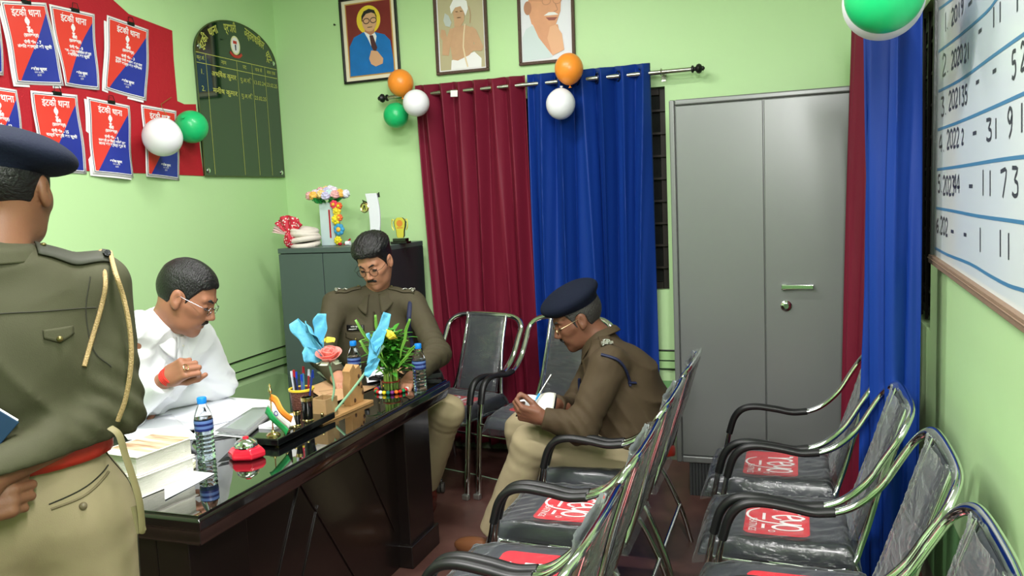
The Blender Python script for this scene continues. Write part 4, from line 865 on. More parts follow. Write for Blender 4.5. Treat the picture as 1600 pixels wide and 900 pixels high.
for i, (px, py, lab) in enumerate(((323, 717, 'water bottle standing at the near end of the desk before the papers'), (657, 611, 'water bottle at the far right corner of the desk'), (556, 604, 'water bottle half hidden behind the carved wooden stand'))):
    c = B0 if i == 0 else dup(B0); c['label'] = lab; p = dk(px, py); c.location = (p[0], p[1], DZ); c.rotation_euler = (0, 0, i*1.3); c.scale = (0.94,)*3
# call bell
p = dk(380, 718); M_rp = mat('glossy_red_plastic', (206, 26, 52), 0.15, coat=0.5); M_gold2 = mat('polished_brass', (214, 190, 130), 0.15, 1.0)
R = thing('call_bell', 'red hexagonal call bell with a chrome dome beside the water bottle', 'bell', mw=TR(p[0], p[1]+0.02, DZ) @ rot(0, 0, 0.3))
hx = lambda r: [(r*math.cos(math.radians(60*k)), r*math.sin(math.radians(60*k))*0.82) for k in range(6)]
b = MB(); vs = []
for r, z in ((0.052, 0.0), (0.062, 0.006), (0.062, 0.022), (0.050, 0.036)): vs += [(x, y, z) for x, y in hx(r)]
fs = [tuple(range(5, -1, -1)), tuple(18+k for k in range(6))]+[(i*6+k, i*6+(k+1) % 6, (i+1)*6+(k+1) % 6, (i+1)*6+k) for i in range(3) for k in range(6)]
b.add(vs, fs); obj('base', b, M_rp, R, bevel=0.004, seg=3)
b = MB(); b.lathe([(0.036, 0.037), (0.037, 0.041), (0.035, 0.050), (0.028, 0.058), (0.016, 0.064), (0.012, 0.065)], 32); obj('dome', b, M_chrome, R, label='chrome dome')
b = MB(); b.lathe([(0.010, 0.064), (0.010, 0.069), (0.006, 0.071)], 20); obj('button', b, M_rp, R)
# black pen-set tray running along the desk
ta = dk(455, 702, DZ); tx1 = -1.64
ty0 = ta[1]; ty1 = ty0+0.42
M_blk = mat('gloss_black_lacquer', (10, 10, 11), 0.1, coat=0.5)
R = thing('pen_set_tray', 'long glossy black desk tray with gold studs, behind the call bell', 'desk set', mw=TR(tx1, ty0, DZ))
b = MB(); b.bx(-0.17, 0, 0, 0.36, 0.006, 0.03); obj('tray', b, M_blk, R, bevel=0.004)
for x, y in ((-0.155, 0.015), (-0.015, 0.015), (-0.155, 0.345), (-0.015, 0.345)):
    b = MB(); b.lathe([(0.006, 0), (0.008, 0.003), (0.006, 0.006)], 12, TR(x, y, 0)); obj('foot', b, M_gold2, R)
for y in (0.07, 0.125, 0.20, 0.30):
    b = MB(); b.ball((-0.018, y, 0.036), 0.007, 8); obj('stud', b, M_gold2, R)
b = MB(); b.bx(-0.15, -0.08, 0.10, 0.19, 0.0301, 0.042); obj('note_block', b, M_paper, R, bevel=0.001)
zt = DZ+0.030
def holder(label, x, y, r, h, z=zt):
    R = thing('pen_holder', label, 'pen holder', (x, y, z), 0, 'black and gold pen holders on the tray')
    b = MB(); b.lathe([(r*0.8, 0.004), (r*0.85, 0.006), (r, h), (r*0.86, h), (r*0.7, 0.01), (0.001, 0.01)], 24, cap=False); obj('cup', b, M_blk, R)
    b = MB(); b.lathe([(r*0.95, 0), (r*1.0, 0.002), (r*0.8, 0.006)], 24); obj('base', b, M_gold2, R)
    b = MB(); b.lathe([(r*1.02, h-0.012), (r*1.03, h), (r*0.9, h+0.001), (r*0.88, h-0.004)], 24, cap=False); obj('rim', b, M_gold2, R)
holder('large black pen holder with gold rim, empty, at the middle of the tray', tx1-0.035, ty0+0.235, 0.021, 0.085)
holder('small black pen holder with gold rim next to the flag', tx1-0.035, ty0+0.105, 0.012, 0.055)
holder('small black pen holder with gold rim next to the tilted clock', tx1-0.032, ty0+0.165, 0.012, 0.052)
R = thing('desk_clock', 'small square pale-faced clock set between pen holders on the tray', 'clock', mw=TR(tx1-0.04, ty0+0.135, zt+0.002) @ rot(0, 0, 1.2))
b = MB(); b.bx(-0.022, 0.022, -0.004, 0.004, 0, 0.05, rot(-0.3)); obj('case', b, M_gold2, R, bevel=0.002)
b = MB(); b.bx(-0.018, 0.018, -0.0052, -0.0042, 0.004, 0.046, rot(-0.3)); obj('dial', b, M_pwhite, R, smooth=False)
# flag
p = (tx1-0.045, ty0+0.04)
R = thing('table_flag', 'small tricolour table flag on a brass base at the near end of the tray', 'flag', (p[0], p[1], zt)); R.scale = (1.2,)*3
b = MB(); b.lathe([(0.020, 0), (0.020, 0.003), (0.014, 0.008), (0.006, 0.010), (0.004, 0.016)], 24); obj('base', b, M_gold2, R)
b = MB(); b.cyl((0, 0, 0.012), (0, 0, 0.125), 0.002, 8); b.lathe([(0.002, 0.122), (0.006, 0.128), (0.005, 0.134), (0.002, 0.140), (0.004, 0.144), (0.001, 0.150)], 12); obj('pole', b, M_gold2, R)
M_saf = mat('flag_saffron', (246, 146, 50), 0.6); M_fgr = mat('flag_green', (22, 140, 74), 0.6)
def ff(u, t, off=0): # u along, t 0 top .. 1 bottom ; flag hangs drooping to the viewer's right
    a = 0.085*u; x = a*0.86; z = 0.120-0.058*t-0.055*u+0.006*math.sin(u*5); x2 = x-0.030*t
    return ((x2)*0.95, -(x2)*0.05+0.006*math.sin(u*7+t*2)+off, z)
for nm, m, t0, t1 in (('saffron_band', M_saf, 0, .34), ('white_band', M_pwhite, .34, .67), ('green_band', M_fgr, .67, 1)):
    b = MB(); b.grid(lambda u, v: ff(u, t0+(t1-t0)*v), 12, 4); obj(nm, b, m, R, solid=0.0008)
b = MB(); c0 = np.array(ff(0.5, 0.5)); n_ = 16
cu = (np.array(ff(.6, .5))-np.array(ff(.4, .5))); cu /= np.linalg.norm(cu); cv = np.array(ff(.5, .4))-np.array(ff(.5, .6)); cv -= cu*cv.dot(cu); cv /= np.linalg.norm(cv); nn = np.cross(cu, cv); 
if nn[1] > 0: nn = -nn
def wp(r, a): return tuple(c0+nn*0.0012+cu*r*math.cos(a)+cv*r*math.sin(a))
ring = [wp(0.0075, 2*PI*k/n_) for k in range(n_)]+[wp(0.0055, 2*PI*k/n_) for k in range(n_)]
b.add(ring, [(k, (k+1) % n_, n_+(k+1) % n_, n_+k) for k in range(n_)])
for k in range(12): a = 2*PI*k/12; b.add([wp(0.0002, a+1.5), wp(0.006, a-.05), wp(0.006, a+.05)], [(0, 1, 2)])
obj('wheel_emblem', b, mat('flag_navy', (24, 40, 130), 0.5), R, smooth=False)
# brown cup of pens with a yellow rim
p = dk(474, 650); R = thing('pen_cup', 'brown plastic cup with yellow rim full of pens', 'pen cup', (p[0], p[1], DZ))
b = MB(); b.lathe([(0.034, 0), (0.036, 0.004), (0.045, 0.105), (0.042, 0.105), (0.034, 0.006), (0.001, 0.006)], 32, cap=False); obj('cup', b, mat('brown_mesh', (104, 62, 50), 0.5, bump=0.6, bscale=160), R)
b = MB(); b.lathe([(0.045, 0.101), (0.049, 0.103), (0.049, 0.110), (0.043, 0.111), (0.041, 0.107)], 32, cap=False); obj('rim', b, mat('yellow_rim', (224, 190, 50), 0.4), R)
pc = [(40, 60, 150), (150, 40, 50), (60, 120, 150), (34, 50, 110), (190, 196, 210), (30, 30, 40), (70, 90, 160)]
gpn = 'pens standing in the brown cup'
for k, c in enumerate(pc):
    a = k*0.9; q = (p[0]+0.020*math.cos(a), p[1]+0.020*math.sin(a), DZ+0.012); t_ = (0.012*math.cos(a), 0.012*math.sin(a), 0.135+0.008*(k % 3))
    if k == 0: t_ = (0.045, -0.02, 0.15)
    P_ = thing('pen', 'ballpoint pen standing in the brown cup with yellow rim', 'pen', q, 0, gpn)
    b = MB(); b.cyl((0, 0, 0), t_, 0.0038, 8); obj('barrel', b, mat('pen_%d' % k, c, 0.3), P_)
    b = MB(); e = Vector(t_); b.cyl(tuple(e*0.99), tuple(e*1.16), 0.0045, 8, 0.0035); b.box(tuple(e*1.06+Vector((0.005, 0, 0))), (0.002, 0.003, 0.03)); obj('cap', b, mat('pencap_%d' % (k % 3), [(24, 60, 170), (200, 205, 215), (160, 30, 40)][k % 3], 0.3), P_)
# carved wooden stand with flower box
M_wood = mat('carved_wood', (178, 136, 88), 0.5, bump=0.4, bscale=22, vary=0.22, vscale=14, stretch=(1, 1, 0.35)); M_woodb = mat('dark_carving', (70, 44, 24), 0.7)
a = dk(505, 664); e_ = dk(584, 629); a = np.array(a); e_ = np.array(e_); L = np.linalg.norm(e_-a); ang = math.atan2(e_[1]-a[1], e_[0]-a[0])
R = thing('wooden_stand', 'light brown carved wooden stand with a tall plank and a flower box', 'stand', mw=TR(a[0], a[1], DZ) @ rot(0, 0, ang))
b = MB(); b.bx(0, L, 0, 0.085, 0.0, 0.012); obj('base', b, M_wood, R, bevel=0.002)
b = MB()
out = [(L-0.115, 0.012), (L-0.118, 0.10), (L-0.110, 0.125), (L-0.115, 0.15), (L-0.085, 0.175), (L-0.07, 0.155), (L-0.045, 0.165), (L-0.03, 0.13), (L-0.035, 0.09), (L-0.022, 0.06), (L-0.03, 0.012)]
b.prism(out, -0.0175, 0.0175, TR(0, 0.045, 0) @ rot(PI/2)); obj('plank', b, M_wood, R, bevel=0.002)
b = MB()
for k, (x, z, s) in enumerate(((L-0.055, 0.12, .006), (L-0.05, 0.105, .005), (L-0.058, 0.09, .007), (L-0.04, 0.075, .005), (L-0.034, 0.05, .006), (L-0.09, 0.03, .006))):
    b.ball((x, 0.026, z), (s, 0.003, s*1.5), 6)
obj('carving', b, M_woodb, R)
b = MB(); 
for x0_, x1_, y0_, y1_ in ((0.03, 0.105, 0.006, 0.011), (0.03, 0.105, 0.069, 0.074), (0.03, 0.035, 0.011, 0.069), (0.10, 0.105, 0.011, 0.069)): b.bx(x0_, x1_, y0_, y1_, 0.012, 0.085)
obj('flower_box', b, mat('clear_amber', (196, 160, 116), 0.2, trans=0.35, vary=0.15, vscale=20, bump=0.1), R, bevel=0.001)
fb = np.array((a[0]+0.068*math.cos(ang)-0.04*math.sin(ang), a[1]+0.068*math.sin(ang)+0.04*math.cos(ang)))
# paper flowers
M_cy = mat('turquoise_crepe', (92, 172, 204), 0.6, bump=0.3, bscale=60, vary=0.1, vscale=20); M_pk = mat('pink_crepe', (226, 132, 124), 0.6, bump=0.3, bscale=60, vary=0.15, vscale=25); M_yl = mat('yellow_crepe', (232, 216, 70), 0.6, bump=0.3, bscale=60); M_gs = mat('pale_green_stem', (142, 186, 150), 0.5); M_ptl = mat('pale_sepal', (208, 214, 190), 0.6)
def rose(par, c, r, m, seed, tilt):
    rs = np.random.RandomState(seed)
    for k in range(9):
        b = MB(); a0 = k*2.4; rr = r*(0.25+0.085*k); h = r*(1.25-0.05*k)
        def fn(u, v, a0=a0, rr=rr, h=h, k=k):
            a = a0+(u-0.5)*2.6; q = rr*(0.45+0.65*v**0.8+(0.25*v*v if k > 4 else 0)); lip = 0.14*h*math.cos((u-0.5)*PI)
            return (q*math.cos(a), q*math.sin(a), -0.55*r+h*v*0.95+lip*v+0.02*r*math.sin(u*14+k))
        b.grid(fn, 12, 8); obj('petal', b, m, par, solid=0.0012, mw=TR(*c) @ tilt)
def sheet_leaf(par, name, m, P0, P1, w, tw, fold, seed):
    P0, P1 = Vector(P0), Vector(P1); d = P1-P0; s = d.cross(Vector((0.3, 1, 0.1))).normalized(); n = d.cross(s).normalized(); b = MB(); ph = seed
    def fn(u, v):
        t = v; ww = w*(math.sin(PI*min(1, t*0.72+0.12))**0.7)*(1+0.12*math.sin(t*9+ph)); q = (u-0.5)*2
        return tuple(P0+d*t+s*(q*ww*math.cos(tw*t))+n*(q*ww*math.sin(tw*t)+fold*ww*abs(q)**1.5+0.004*math.sin(t*12+q*3+ph)))
    b.grid(fn, 11, 16); return obj(name, b, m, par, solid=0.001)
def V(x, y, dd): return Vector(ud(x, y, dd))
d0 = float((CM @ (np.array([fb[0], fb[1], DZ+0.05])-CP))[2])
R = thing('paper_flower', 'pink paper rose with turquoise paper leaves, stem leaning left', 'paper flower', (fb[0], fb[1], DZ+0.012)); o3 = Vector((fb[0], fb[1], DZ+0.012))
top = V(513, 556, d0-0.05)
b = MB(); b.tube(spline([(0, 0, 0.002), tuple((V(522, 610, d0-0.02)-o3)), tuple(top-o3-Vector((0, 0, 0.02)))], 8), 0.0042, n=8); obj('stem', b, M_gs, R)
rose(R, tuple(top-o3), 0.041, M_pk, 4, rot(0.35, 0.15, 0))
for k in range(4):
    b = MB(); a0 = k*1.57
    b.grid(lambda u, v: ((0.012+0.036*v)*math.cos(a0+(u-.5)*1.4*(1-v*.5)), (0.012+0.036*v)*math.sin(a0+(u-.5)*1.4*(1-v*.5)), -0.035+0.018*v+0.01*math.sin(v*5)), 6, 7); obj('sepal', b, M_ptl, R, solid=0.001, mw=TR(*(top-o3)))
for k, (q0, q1, w_, tw) in enumerate((((505, 555), (462, 500), 0.030, 1.0), ((502, 545), (505, 490), 0.026, 0.8), ((505, 560), (475, 545), 0.028, 1.2), ((502, 538), (478, 502), 0.030, -0.7))):
    sheet_leaf(R, 'leaf', M_cy, V(*q0, d0-0.03)-o3, V(*q1, d0-0.03-0.01*k)-o3, w_, tw, 0.5, k)
b = MB(); b.grid(lambda u, v: ((0.05*(u-.5)), 0.01*v+0.01*math.sin(u*9), 0.022*v*(1-abs(u-.5))), 8, 5); obj('leaf', b, M_yl, R, solid=0.001, mw=TR(*(V(512, 535, d0-0.05)-o3)))
R = thing('paper_flower', 'yellow paper rose in a twist of turquoise paper, leaning right', 'paper flower', (fb[0]+0.02, fb[1]+0.012, DZ+0.012)); o3 = Vector((fb[0]+0.02, fb[1]+0.012, DZ+0.012))
d1 = d0
b = MB(); b.tube(spline([(0, 0, 0.002), tuple(V(560, 597, d1)-o3), tuple(V(600, 540, d1)-o3)], 8), 0.0048, n=8); obj('stem', b, M_gs, R)
rose(R, tuple(V(609, 524, d1)-o3), 0.024, M_yl, 7, rot(-0.5, 0.6, 0))
for k, (q0, q1, w_, tw) in enumerate((((578, 572), (608, 490), 0.022, 0.9), ((588, 560), (576, 520), 0.022, -0.9), ((572, 588), (592, 560), 0.018, 1.2), ((584, 552), (600, 515), 0.024, 0.3))):
    sheet_leaf(R, 'leaf', M_cy, V(*q0, d1-0.01)-o3, V(*q1, d1-0.01)-o3, w_, tw, 0.5, k+5)
# lucky bamboo
p = dk(612, 611); R = thing('bead_mat', 'round mat edged with many-coloured beads under the plant bowl', 'mat', (p[0], p[1], DZ))
b = MB(); b.lathe([(0.060, 0.0005), (0.062, 0.003), (0.060, 0.006), (0.001, 0.006)], 36); obj('cloth', b, mat('black_felt', (22, 22, 24), 0.9), R)
bc = [(206, 40, 44), (240, 120, 40), (232, 206, 40), (30, 140, 84), (120, 40, 120), (232, 232, 232), (200, 30, 40), (30, 110, 90)]
for k in range(24):
    a = 2*PI*k/24; b = MB(); b.ball((0.067*math.cos(a), 0.067*math.sin(a), 0.009), (0.0092, 0.0092, 0.0085), 8); obj('bead', b, mat('bead_%d' % (k*5 % 8), bc[k*5 % 8], 0.25), R)
PB = thing('bamboo_plant', 'lucky bamboo bunch with leafy tops in a low glass bowl', 'plant', (p[0], p[1], DZ+0.0065))
b = MB(); b.lathe([(0.036, 0), (0.043, 0.006), (0.046, 0.022), (0.046, 0.046), (0.044, 0.046), (0.044, 0.022), (0.040, 0.008), (0.001, 0.004)], 36, cap=False); obj('glass_bowl', b, mat('clear_glass', (240, 244, 240), 0.02, trans=1.0, ior=1.3), PB)
b = MB(); b.lathe([(0.036, 0.035), (0.038, 0.036), (0.038, 0.041), (0.036, 0.042)], 30, cap=False); obj('red_band', b, mat('red_ribbon', (186, 56, 40), 0.5), PB)
M_bam = mat('bamboo_stalk', (140, 176, 78), 0.4); M_leaf = mat('leaf_green', (62, 134, 42), 0.4, vary=0.35, vscale=30); M_leaf2 = mat('leaf_pale', (104, 156, 60), 0.4)
rs = np.random.RandomState(5)
for k in range(19):
    r = 0 if k == 0 else (0.013 if k < 7 else 0.0265); a = k*1.05 if k < 7 else k*0.5236; x, y = r*math.cos(a), r*math.sin(a); h = 0.078+0.02*rs.rand()+(0.02 if k < 7 else 0)
    b = MB(); b.lathe([(0.0052, 0.006), (0.005, h*.45), (0.006, h*.46), (0.005, h*.47), (0.0048, h*.9), (0.0055, h*.92), (0.003, h)], 8, TR(x, y, 0)); obj('stalk', b, M_bam, PB)
    if k < 19:
        b = MB(); base = Vector((x, y, h-0.012)); outd = Vector((x, y, 0))*6
        for j in range(15):
            aa = a+j*2.4+rs.rand(); el = 0.25+rs.rand()*0.7; ln_ = 0.065+0.05*rs.rand()
            d = Vector((math.cos(aa)*math.cos(el), math.sin(aa)*math.cos(el), math.sin(el))); d = (d+outd*0.25).normalized(); s = d.cross(Vector((0, 0, 1))).normalized()
            st = base+Vector((x*0.4, y*0.4, 0.0095*j+0.03*(k % 3)/3)); 
            n = 7; vs = []
            for i in range(n+1):
                t = i/n; c = st+d*ln_*t+Vector((0, 0, -0.35*ln_*t*t)); w_ = 0.0115*math.sin(PI*min(1, t*0.85+0.12))**0.8
                vs += [tuple(c-s*w_+Vector((0, 0, 0.002))), tuple(c), tuple(c+s*w_+Vector((0, 0, 0.002)))]
            fs = []
            for i in range(n): fs += [(3*i, 3*i+1, 3*i+4, 3*i+3), (3*i+1, 3*i+2, 3*i+5, 3*i+4)]
            b.add(vs, fs)
        obj('leaf_cluster', b, M_leaf if k % 4 else M_leaf2, PB)
for (q0, q1) in (((605, 575), (555, 500)), ((600, 585), (562, 532)), ((598, 560), (586, 492)), ((622, 575), (648, 540)), ((625, 560), (640, 498))):
    P0, P1 = V(*q0, d1+0.22)-Vector((p[0], p[1], DZ+0.0065)), V(*q1, d1+0.20)-Vector((p[0], p[1], DZ+0.0065)); sheet_leaf(PB, 'leaf', M_leaf2, P0, P1, 0.0065, 0.3, 0.3, 2)
# diary, phone, papers before the bespectacled officer
def slabthing(name, label, cat, quad, z, h, m, g=None):
    c = [np.array(dk(*q, z))[:2] for q in quad]; cen = sum(c)/4; b = MB(); b.prism([tuple(q-cen) for q in c], 0.0005, h); o = obj(name, b, m, bevel=0.002, mw=TR(cen[0], cen[1], z)); return tag(o, label, cat, g)
M_diary = mat('black_leather', (20, 21, 24), 0.35, bump=0.15, bscale=120)
slabthing('diary', 'black leather diary right of the plant, before the bespectacled officer', 'diary', [(628, 583), (684, 580), (690, 590), (640, 596)], DZ, 0.022, M_diary)
g6 = 'papers and envelopes before the bespectacled officer'
sheetthing('paper_sheet', 'white papers under the right hand of the bespectacled officer', 'paper', [(495, 582), (556, 572), (560, 592), (520, 602)], DZ+0.002, M_paper, g=g6, seed=4)
sheetthing('paper_sheet', 'white paper peeping between carved stand and bamboo plant', 'paper', [(570, 580), (604, 574), (610, 590), (574, 600)], DZ+0.006, M_paper, g=g6, seed=5)
M_kraft = mat('kraft_envelope', (190, 150, 112), 0.6, vary=0.1)
sheetthing('envelope', 'brown envelope lying behind the pen cup', 'envelope', [(478, 606), (530, 590), (548, 606), (500, 622)], DZ+0.001, M_kraft, g=g6, seed=6)
sheetthing('envelope', 'brown envelope behind the bamboo plant', 'envelope', [(618, 578), (662, 566), (668, 574), (630, 586)], DZ+0.001, M_kraft, g=g6, seed=7)
sheetthing('envelope', 'brown folded cover between the pen cup and the wooden stand', 'envelope', [(498, 612), (560, 604), (590, 604), (520, 632)], DZ+0.003, M_kraft, g=g6, seed=8)
b = MB(); b.tube([(0.022*math.cos(a), 0.022*math.sin(a), 0.018+0.004*math.sin(a*2)) for a in np.linspace(0, 2*PI, 20, endpoint=False)], 0.003, n=6, closed=True); b.bx(-0.05, 0.05, -0.02, 0.02, 0.0, 0.012)
p = dk(588, 596, DZ+0.01); o = obj('black_pouch', b, M_black, mw=TR(p[0], p[1]+0.04, DZ+0.0095)); o.name = 'key_case'; tag(o, 'small black case with ring behind the carved wooden stand', 'case')

# ================================================================== things on the low cupboard
zc = lz
def cp(x, y): return un(x, y, 'Y', 4.22)
M_safa = mat('cream_turban_cloth', (224, 214, 206), 0.7, bump=0.3, bscale=50)
def dots_mat():
    m = bpy.data.materials.new('red_white_print'); m.use_nodes = True; nt = m.node_tree; tc = nt.nodes.new('ShaderNodeTexCoord'); v = nt.nodes.new('ShaderNodeTexVoronoi'); v.inputs['Scale'].default_value = 70; cr = nt.nodes.new('ShaderNodeValToRGB'); cr.color_ramp.interpolation = 'CONSTANT'
    cr.color_ramp.elements[0].color = (*lin((236, 216, 214)), 1); cr.color_ramp.elements[1].position = 0.32; cr.color_ramp.elements[1].color = (*lin((198, 30, 58)), 1)
    nt.links.new(tc.outputs['Object'], v.inputs[0]); nt.links.new(v.outputs['Distance'], cr.inputs[0]); nt.links.new(cr.outputs[0], nt.nodes['Principled BSDF'].inputs['Base Color']); nt.nodes['Principled BSDF'].inputs['Roughness'].default_value = 0.6; return m
M_rwp = dots_mat(); M_ppink = mat('pale_pink_cloth', (232, 200, 202), 0.7)
q = cp(478, 383); R = thing('turban', 'cream wound turban with red and white printed fan, on the low cupboard', 'turban', (q[0], 4.20, zc))
for k in range(4):
    b = MB(); zz = 0.016+0.027*k; rr = 0.092-0.006*abs(k-1)
    b.tube([((rr-0.012)*math.cos(a)+0.01, (rr*0.85)*math.sin(a), zz+0.010*math.sin(a+k*1.7)) for a in np.linspace(0, 2*PI, 30, endpoint=False)], 0.016, n=10, closed=True, flat=(0.018, 0.0165)); obj('wrap', b, M_safa, R)
b = MB(); b.ball((0.01, 0, 0.075), (0.085, 0.075, 0.05), 12); obj('crown', b, M_safa, R)
b = MB(); b.grid(lambda u, v: ((-0.05+(0.035+0.085*v)*math.cos(0.55+2.1*u)*0.9)-0.0, -0.062-0.012*math.sin(u*20)*v, 0.078+(0.105*v+0.01)*math.sin(0.5+2.0*u)), 30, 8); obj('fan', b, M_rwp, R, solid=0.002)
b = MB(); b.grid(lambda u, v: (-0.05+(0.035+0.095*v)*math.cos(2.4+0.5*u), -0.055-0.008*math.sin(u*20)*v, 0.075+(0.10*v+0.01)*math.sin(2.45+0.5*u)*1.0), 14, 8); obj('fan_tail', b, M_ppink, R, solid=0.002)
b = MB(); b.ball((-0.055, -0.055, 0.045), (0.042, 0.035, 0.048), 12); obj('knot', b, M_rwp, R)
b = MB(); b.tube(spline([(-0.045, -0.088, 0.09), (-0.03, -0.092, 0.05), (-0.055, -0.09, 0.012)], 5), 0.012, n=8, flat=(0.014, 0.006)); obj('tail', b, M_rwp, R)
# bouquet in a tall pale box
q = cp(503, 380); bxx = q[0]; R = thing('bouquet', 'bouquet of pastel paper roses on a tall pale blue gift box', 'bouquet', (bxx, 4.33, zc))
b = MB(); b.bx(-0.05, 0.05, -0.035, 0.035, 0, 0.26); bo = obj('box', b, mat('pale_blue_card', (196, 216, 218), 0.5), R, bevel=0.002)
b = MB(); b.box((0.018, -0.0365, 0.13), (0.010, 0.002, 0.17)); obj('ribbon', b, M_redcloth, bo); 
b = MB(); b.box((0.0, -0.037, 0.105), (0.010, 0.002, 0.13), rot(0, 0, 0) @ TR(0.02, 0, -0.07) @ rot(0, 0.9, 0) @ TR(0, 0, 0)); obj('ribbon', b, M_redcloth, bo)
pal = [(226, 226, 240), (240, 206, 140), (200, 196, 228), (196, 226, 224), (232, 176, 176), (230, 216, 232), (244, 190, 90)]
rs = np.random.RandomState(3)
for k in range(26):
    a = k*2.399; r = 0.105*math.sqrt((k+0.3)/26); c = (r*math.cos(a)*1.15, r*math.sin(a)*0.7, 0.325-0.35*r+0.012*rs.rand())
    b = MB(); 
    def fr(u, v, k=k):
        t = u*2*PI; f = v*PI*0.5; rad = 0.027*(1+0.12*math.sin(5*t+v*9+k)+0.06*math.sin(v*22)); return (rad*math.cos(t)*math.cos(f*0.98), rad*math.sin(t)*math.cos(f*0.98), rad*1.15*math.sin(f)-0.006*math.sin(v*PI)*0)
    b.grid(fr, 20, 12, closed_u=True); b.ball((0, 0, 0), (0.026, 0.026, 0.016), 8)
    obj('rose', b, mat('rose_%d' % (k % 7), pal[k % 7], 0.6), R, mw=TR(*c) @ rot(0.5*math.sin(a)*-1*r/0.1, 0.7*math.cos(a)*r/0.1, 0))
for k in range(8):
    a = k*0.8; sheet_leaf(R, 'leaf', mat('foil_green', (26, 120, 52), 0.3), (0.03*math.cos(a), -0.02+0.03*math.sin(a), 0.26), (0.10*math.cos(a), 0.07*math.sin(a)-0.02, 0.285), 0.014, 0.4, 0.4, k)
# garland of paper flowers
q = cp(523, 378); R = thing('garland', 'upright garland of yellow, orange and blue paper flowers beside the gift box', 'garland', (q[0]+0.0, 4.27, zc))
b = MB(); b.tube([(0, 0, 0.0), (0.005, 0, 0.12), (-0.005, 0, 0.25)], 0.004, n=6); obj('wire', b, M_gs, R)
for k, (x, z, c, r) in enumerate(((0.0, 0.03, (226, 212, 40), .026), (0.012, 0.095, (60, 150, 200), .036), (-0.005, 0.155, (232, 214, 44), .030), (0.02, 0.165, (232, 110, 60), .022), (0.005, 0.205, (232, 206, 60), .028), (-0.012, 0.245, (222, 60, 90), .026), (0.022, 0.235, (232, 100, 50), .022))):
    b = MB()
    for j in range(7):
        a = 2*PI*j/7; b.ball((x+r*0.62*math.cos(a), -0.012, z+r*0.62*math.sin(a)), (r*0.42, 0.010, r*0.42), 7)
    f_o = obj('flower', b, mat('gar_%d' % k, c, 0.6), R)
    b = MB(); b.ball((x, -0.020, z), (r*0.42, 0.010, r*0.42), 8); obj('flower_centre', b, mat('gar_c%d' % (k % 2), [(230, 214, 50), (236, 180, 60)][k % 2], 0.6), f_o)
# curved award
q = cp(575, 378); R = thing('award_plaque', 'tall white curved award plaque with a round gold medallion', 'award', (q[0], 4.30, zc))
P_ = []; n = 14
left = [(-0.028+0.012*math.sin(t*2.4)-0.022*t*t, 0.02+0.28*t) for t in np.linspace(0, 1, n)]; right = [(0.030+0.024*math.sin(t*2.6)-0.010*t, 0.02+0.28*t) for t in np.linspace(0, 1, n)]
b = MB(); b.prism(left+[(0.035, 0.262)][:0]+right[::-1], -0.006, 0.006, rot(PI/2)); obj('blade', b, mat('frosted_white', (224, 226, 236), 0.25), R, bevel=0.002)
b = MB(); b.bx(-0.045, 0.045, -0.03, 0.03, 0, 0.022); obj('base', b, M_blk, R, bevel=0.002)
b = MB(); b.prism([(0.01, 0.275), (0.045, 0.275), (0.042, 0.305), (0.025, 0.29)], -0.004, 0.004, TR(0, 0.012, 0) @ rot(PI/2)); b.prism([(-0.065, 0.265), (-0.03, 0.25), (-0.035, 0.225), (-0.055, 0.235)], -0.004, 0.004, TR(0, 0.0, 0) @ rot(PI/2)); obj('ornament', b, M_blk, R)
b = MB(); b.tube([(-0.048+0.025*math.cos(a), -0.010, 0.218+0.028*math.sin(a)) for a in np.linspace(0, 2*PI, 24, endpoint=False)], 0.004, n=6, closed=True); b.cyl((-0.048, -0.006, 0.218), (-0.048, -0.010, 0.218), 0.022, 20); md_ = obj('medallion', b, M_gold2, R)
b = MB(); stroke(b, [(-0.06, 0.205), (-0.048, 0.232), (-0.045, 0.205)], 0.005, 0.0, rot(PI/2)); b.v = [(x, y-0.0112, z) for x, y, z in b.v]; obj('emblem', b, M_blk, md_)
# gold trophy
q = cp(620, 375); R = thing('trophy', 'small gold urn-shaped trophy on a black plinth, on the low cupboard', 'trophy', (q[0], 4.27, zc))
b = MB(); b.bx(-0.052, 0.052, -0.03, 0.03, 0, 0.014); b.bx(-0.042, 0.042, -0.022, 0.022, 0.014, 0.032); obj('plinth', b, M_blk, R, bevel=0.002)
def urn(k): return [(-0.018*k, 0.034), (0.018*k, 0.034), (0.024*k, 0.045), (0.026*k, 0.075), (0.034*k, 0.10), (0.037*k, 0.125), (0.030*k, 0.140), (0.016*k, 0.152), (-0.016*k, 0.152), (-0.030*k, 0.140), (-0.037*k, 0.125), (-0.034*k, 0.10), (-0.026*k, 0.075), (-0.024*k, 0.045)]
b = MB(); b.prism(urn(1.08), -0.007, 0.0, rot(PI/2)); cup = obj('cup', b, mat('trophy_black', (40, 40, 24), 0.4), R, bevel=0.001)
b = MB(); b.prism(urn(0.92), 0.0, 0.004, rot(PI/2)); obj('gold_face', b, mat('trophy_gold', (206, 196, 70), 0.3, 0.2), cup, bevel=0.001)
b = MB(); disc(b, 0, 0.118, 0.020, 0.0045, None, 24, rot(PI/2)); stroke(b, [(-0.02, 0.092), (0.02, 0.092)], 0.006, 0.0045, rot(PI/2)); obj('crest', b, mat('trophy_orange', (206, 130, 54), 0.4), cup, smooth=False)
for s in (-1, 1):
    b = MB(); b.tube(spline([(s*0.036, -0.003, 0.135), (s*0.048, -0.003, 0.14), (s*0.050, -0.003, 0.10), (s*0.040, -0.003, 0.078)], 5), 0.003, n=6); obj('handle', b, MATS['trophy_gold'], R)
q = cp(535, 379); b = MB(); b.cyl((0.012, 0, 0.013), (0.04, 0, 0.013), 0.013, 14); o = obj('spool', b, M_paper, mw=TR(q[0], 4.24, zc)); tag(o, 'tiny white roll beside the garland on the low cupboard', 'roll')
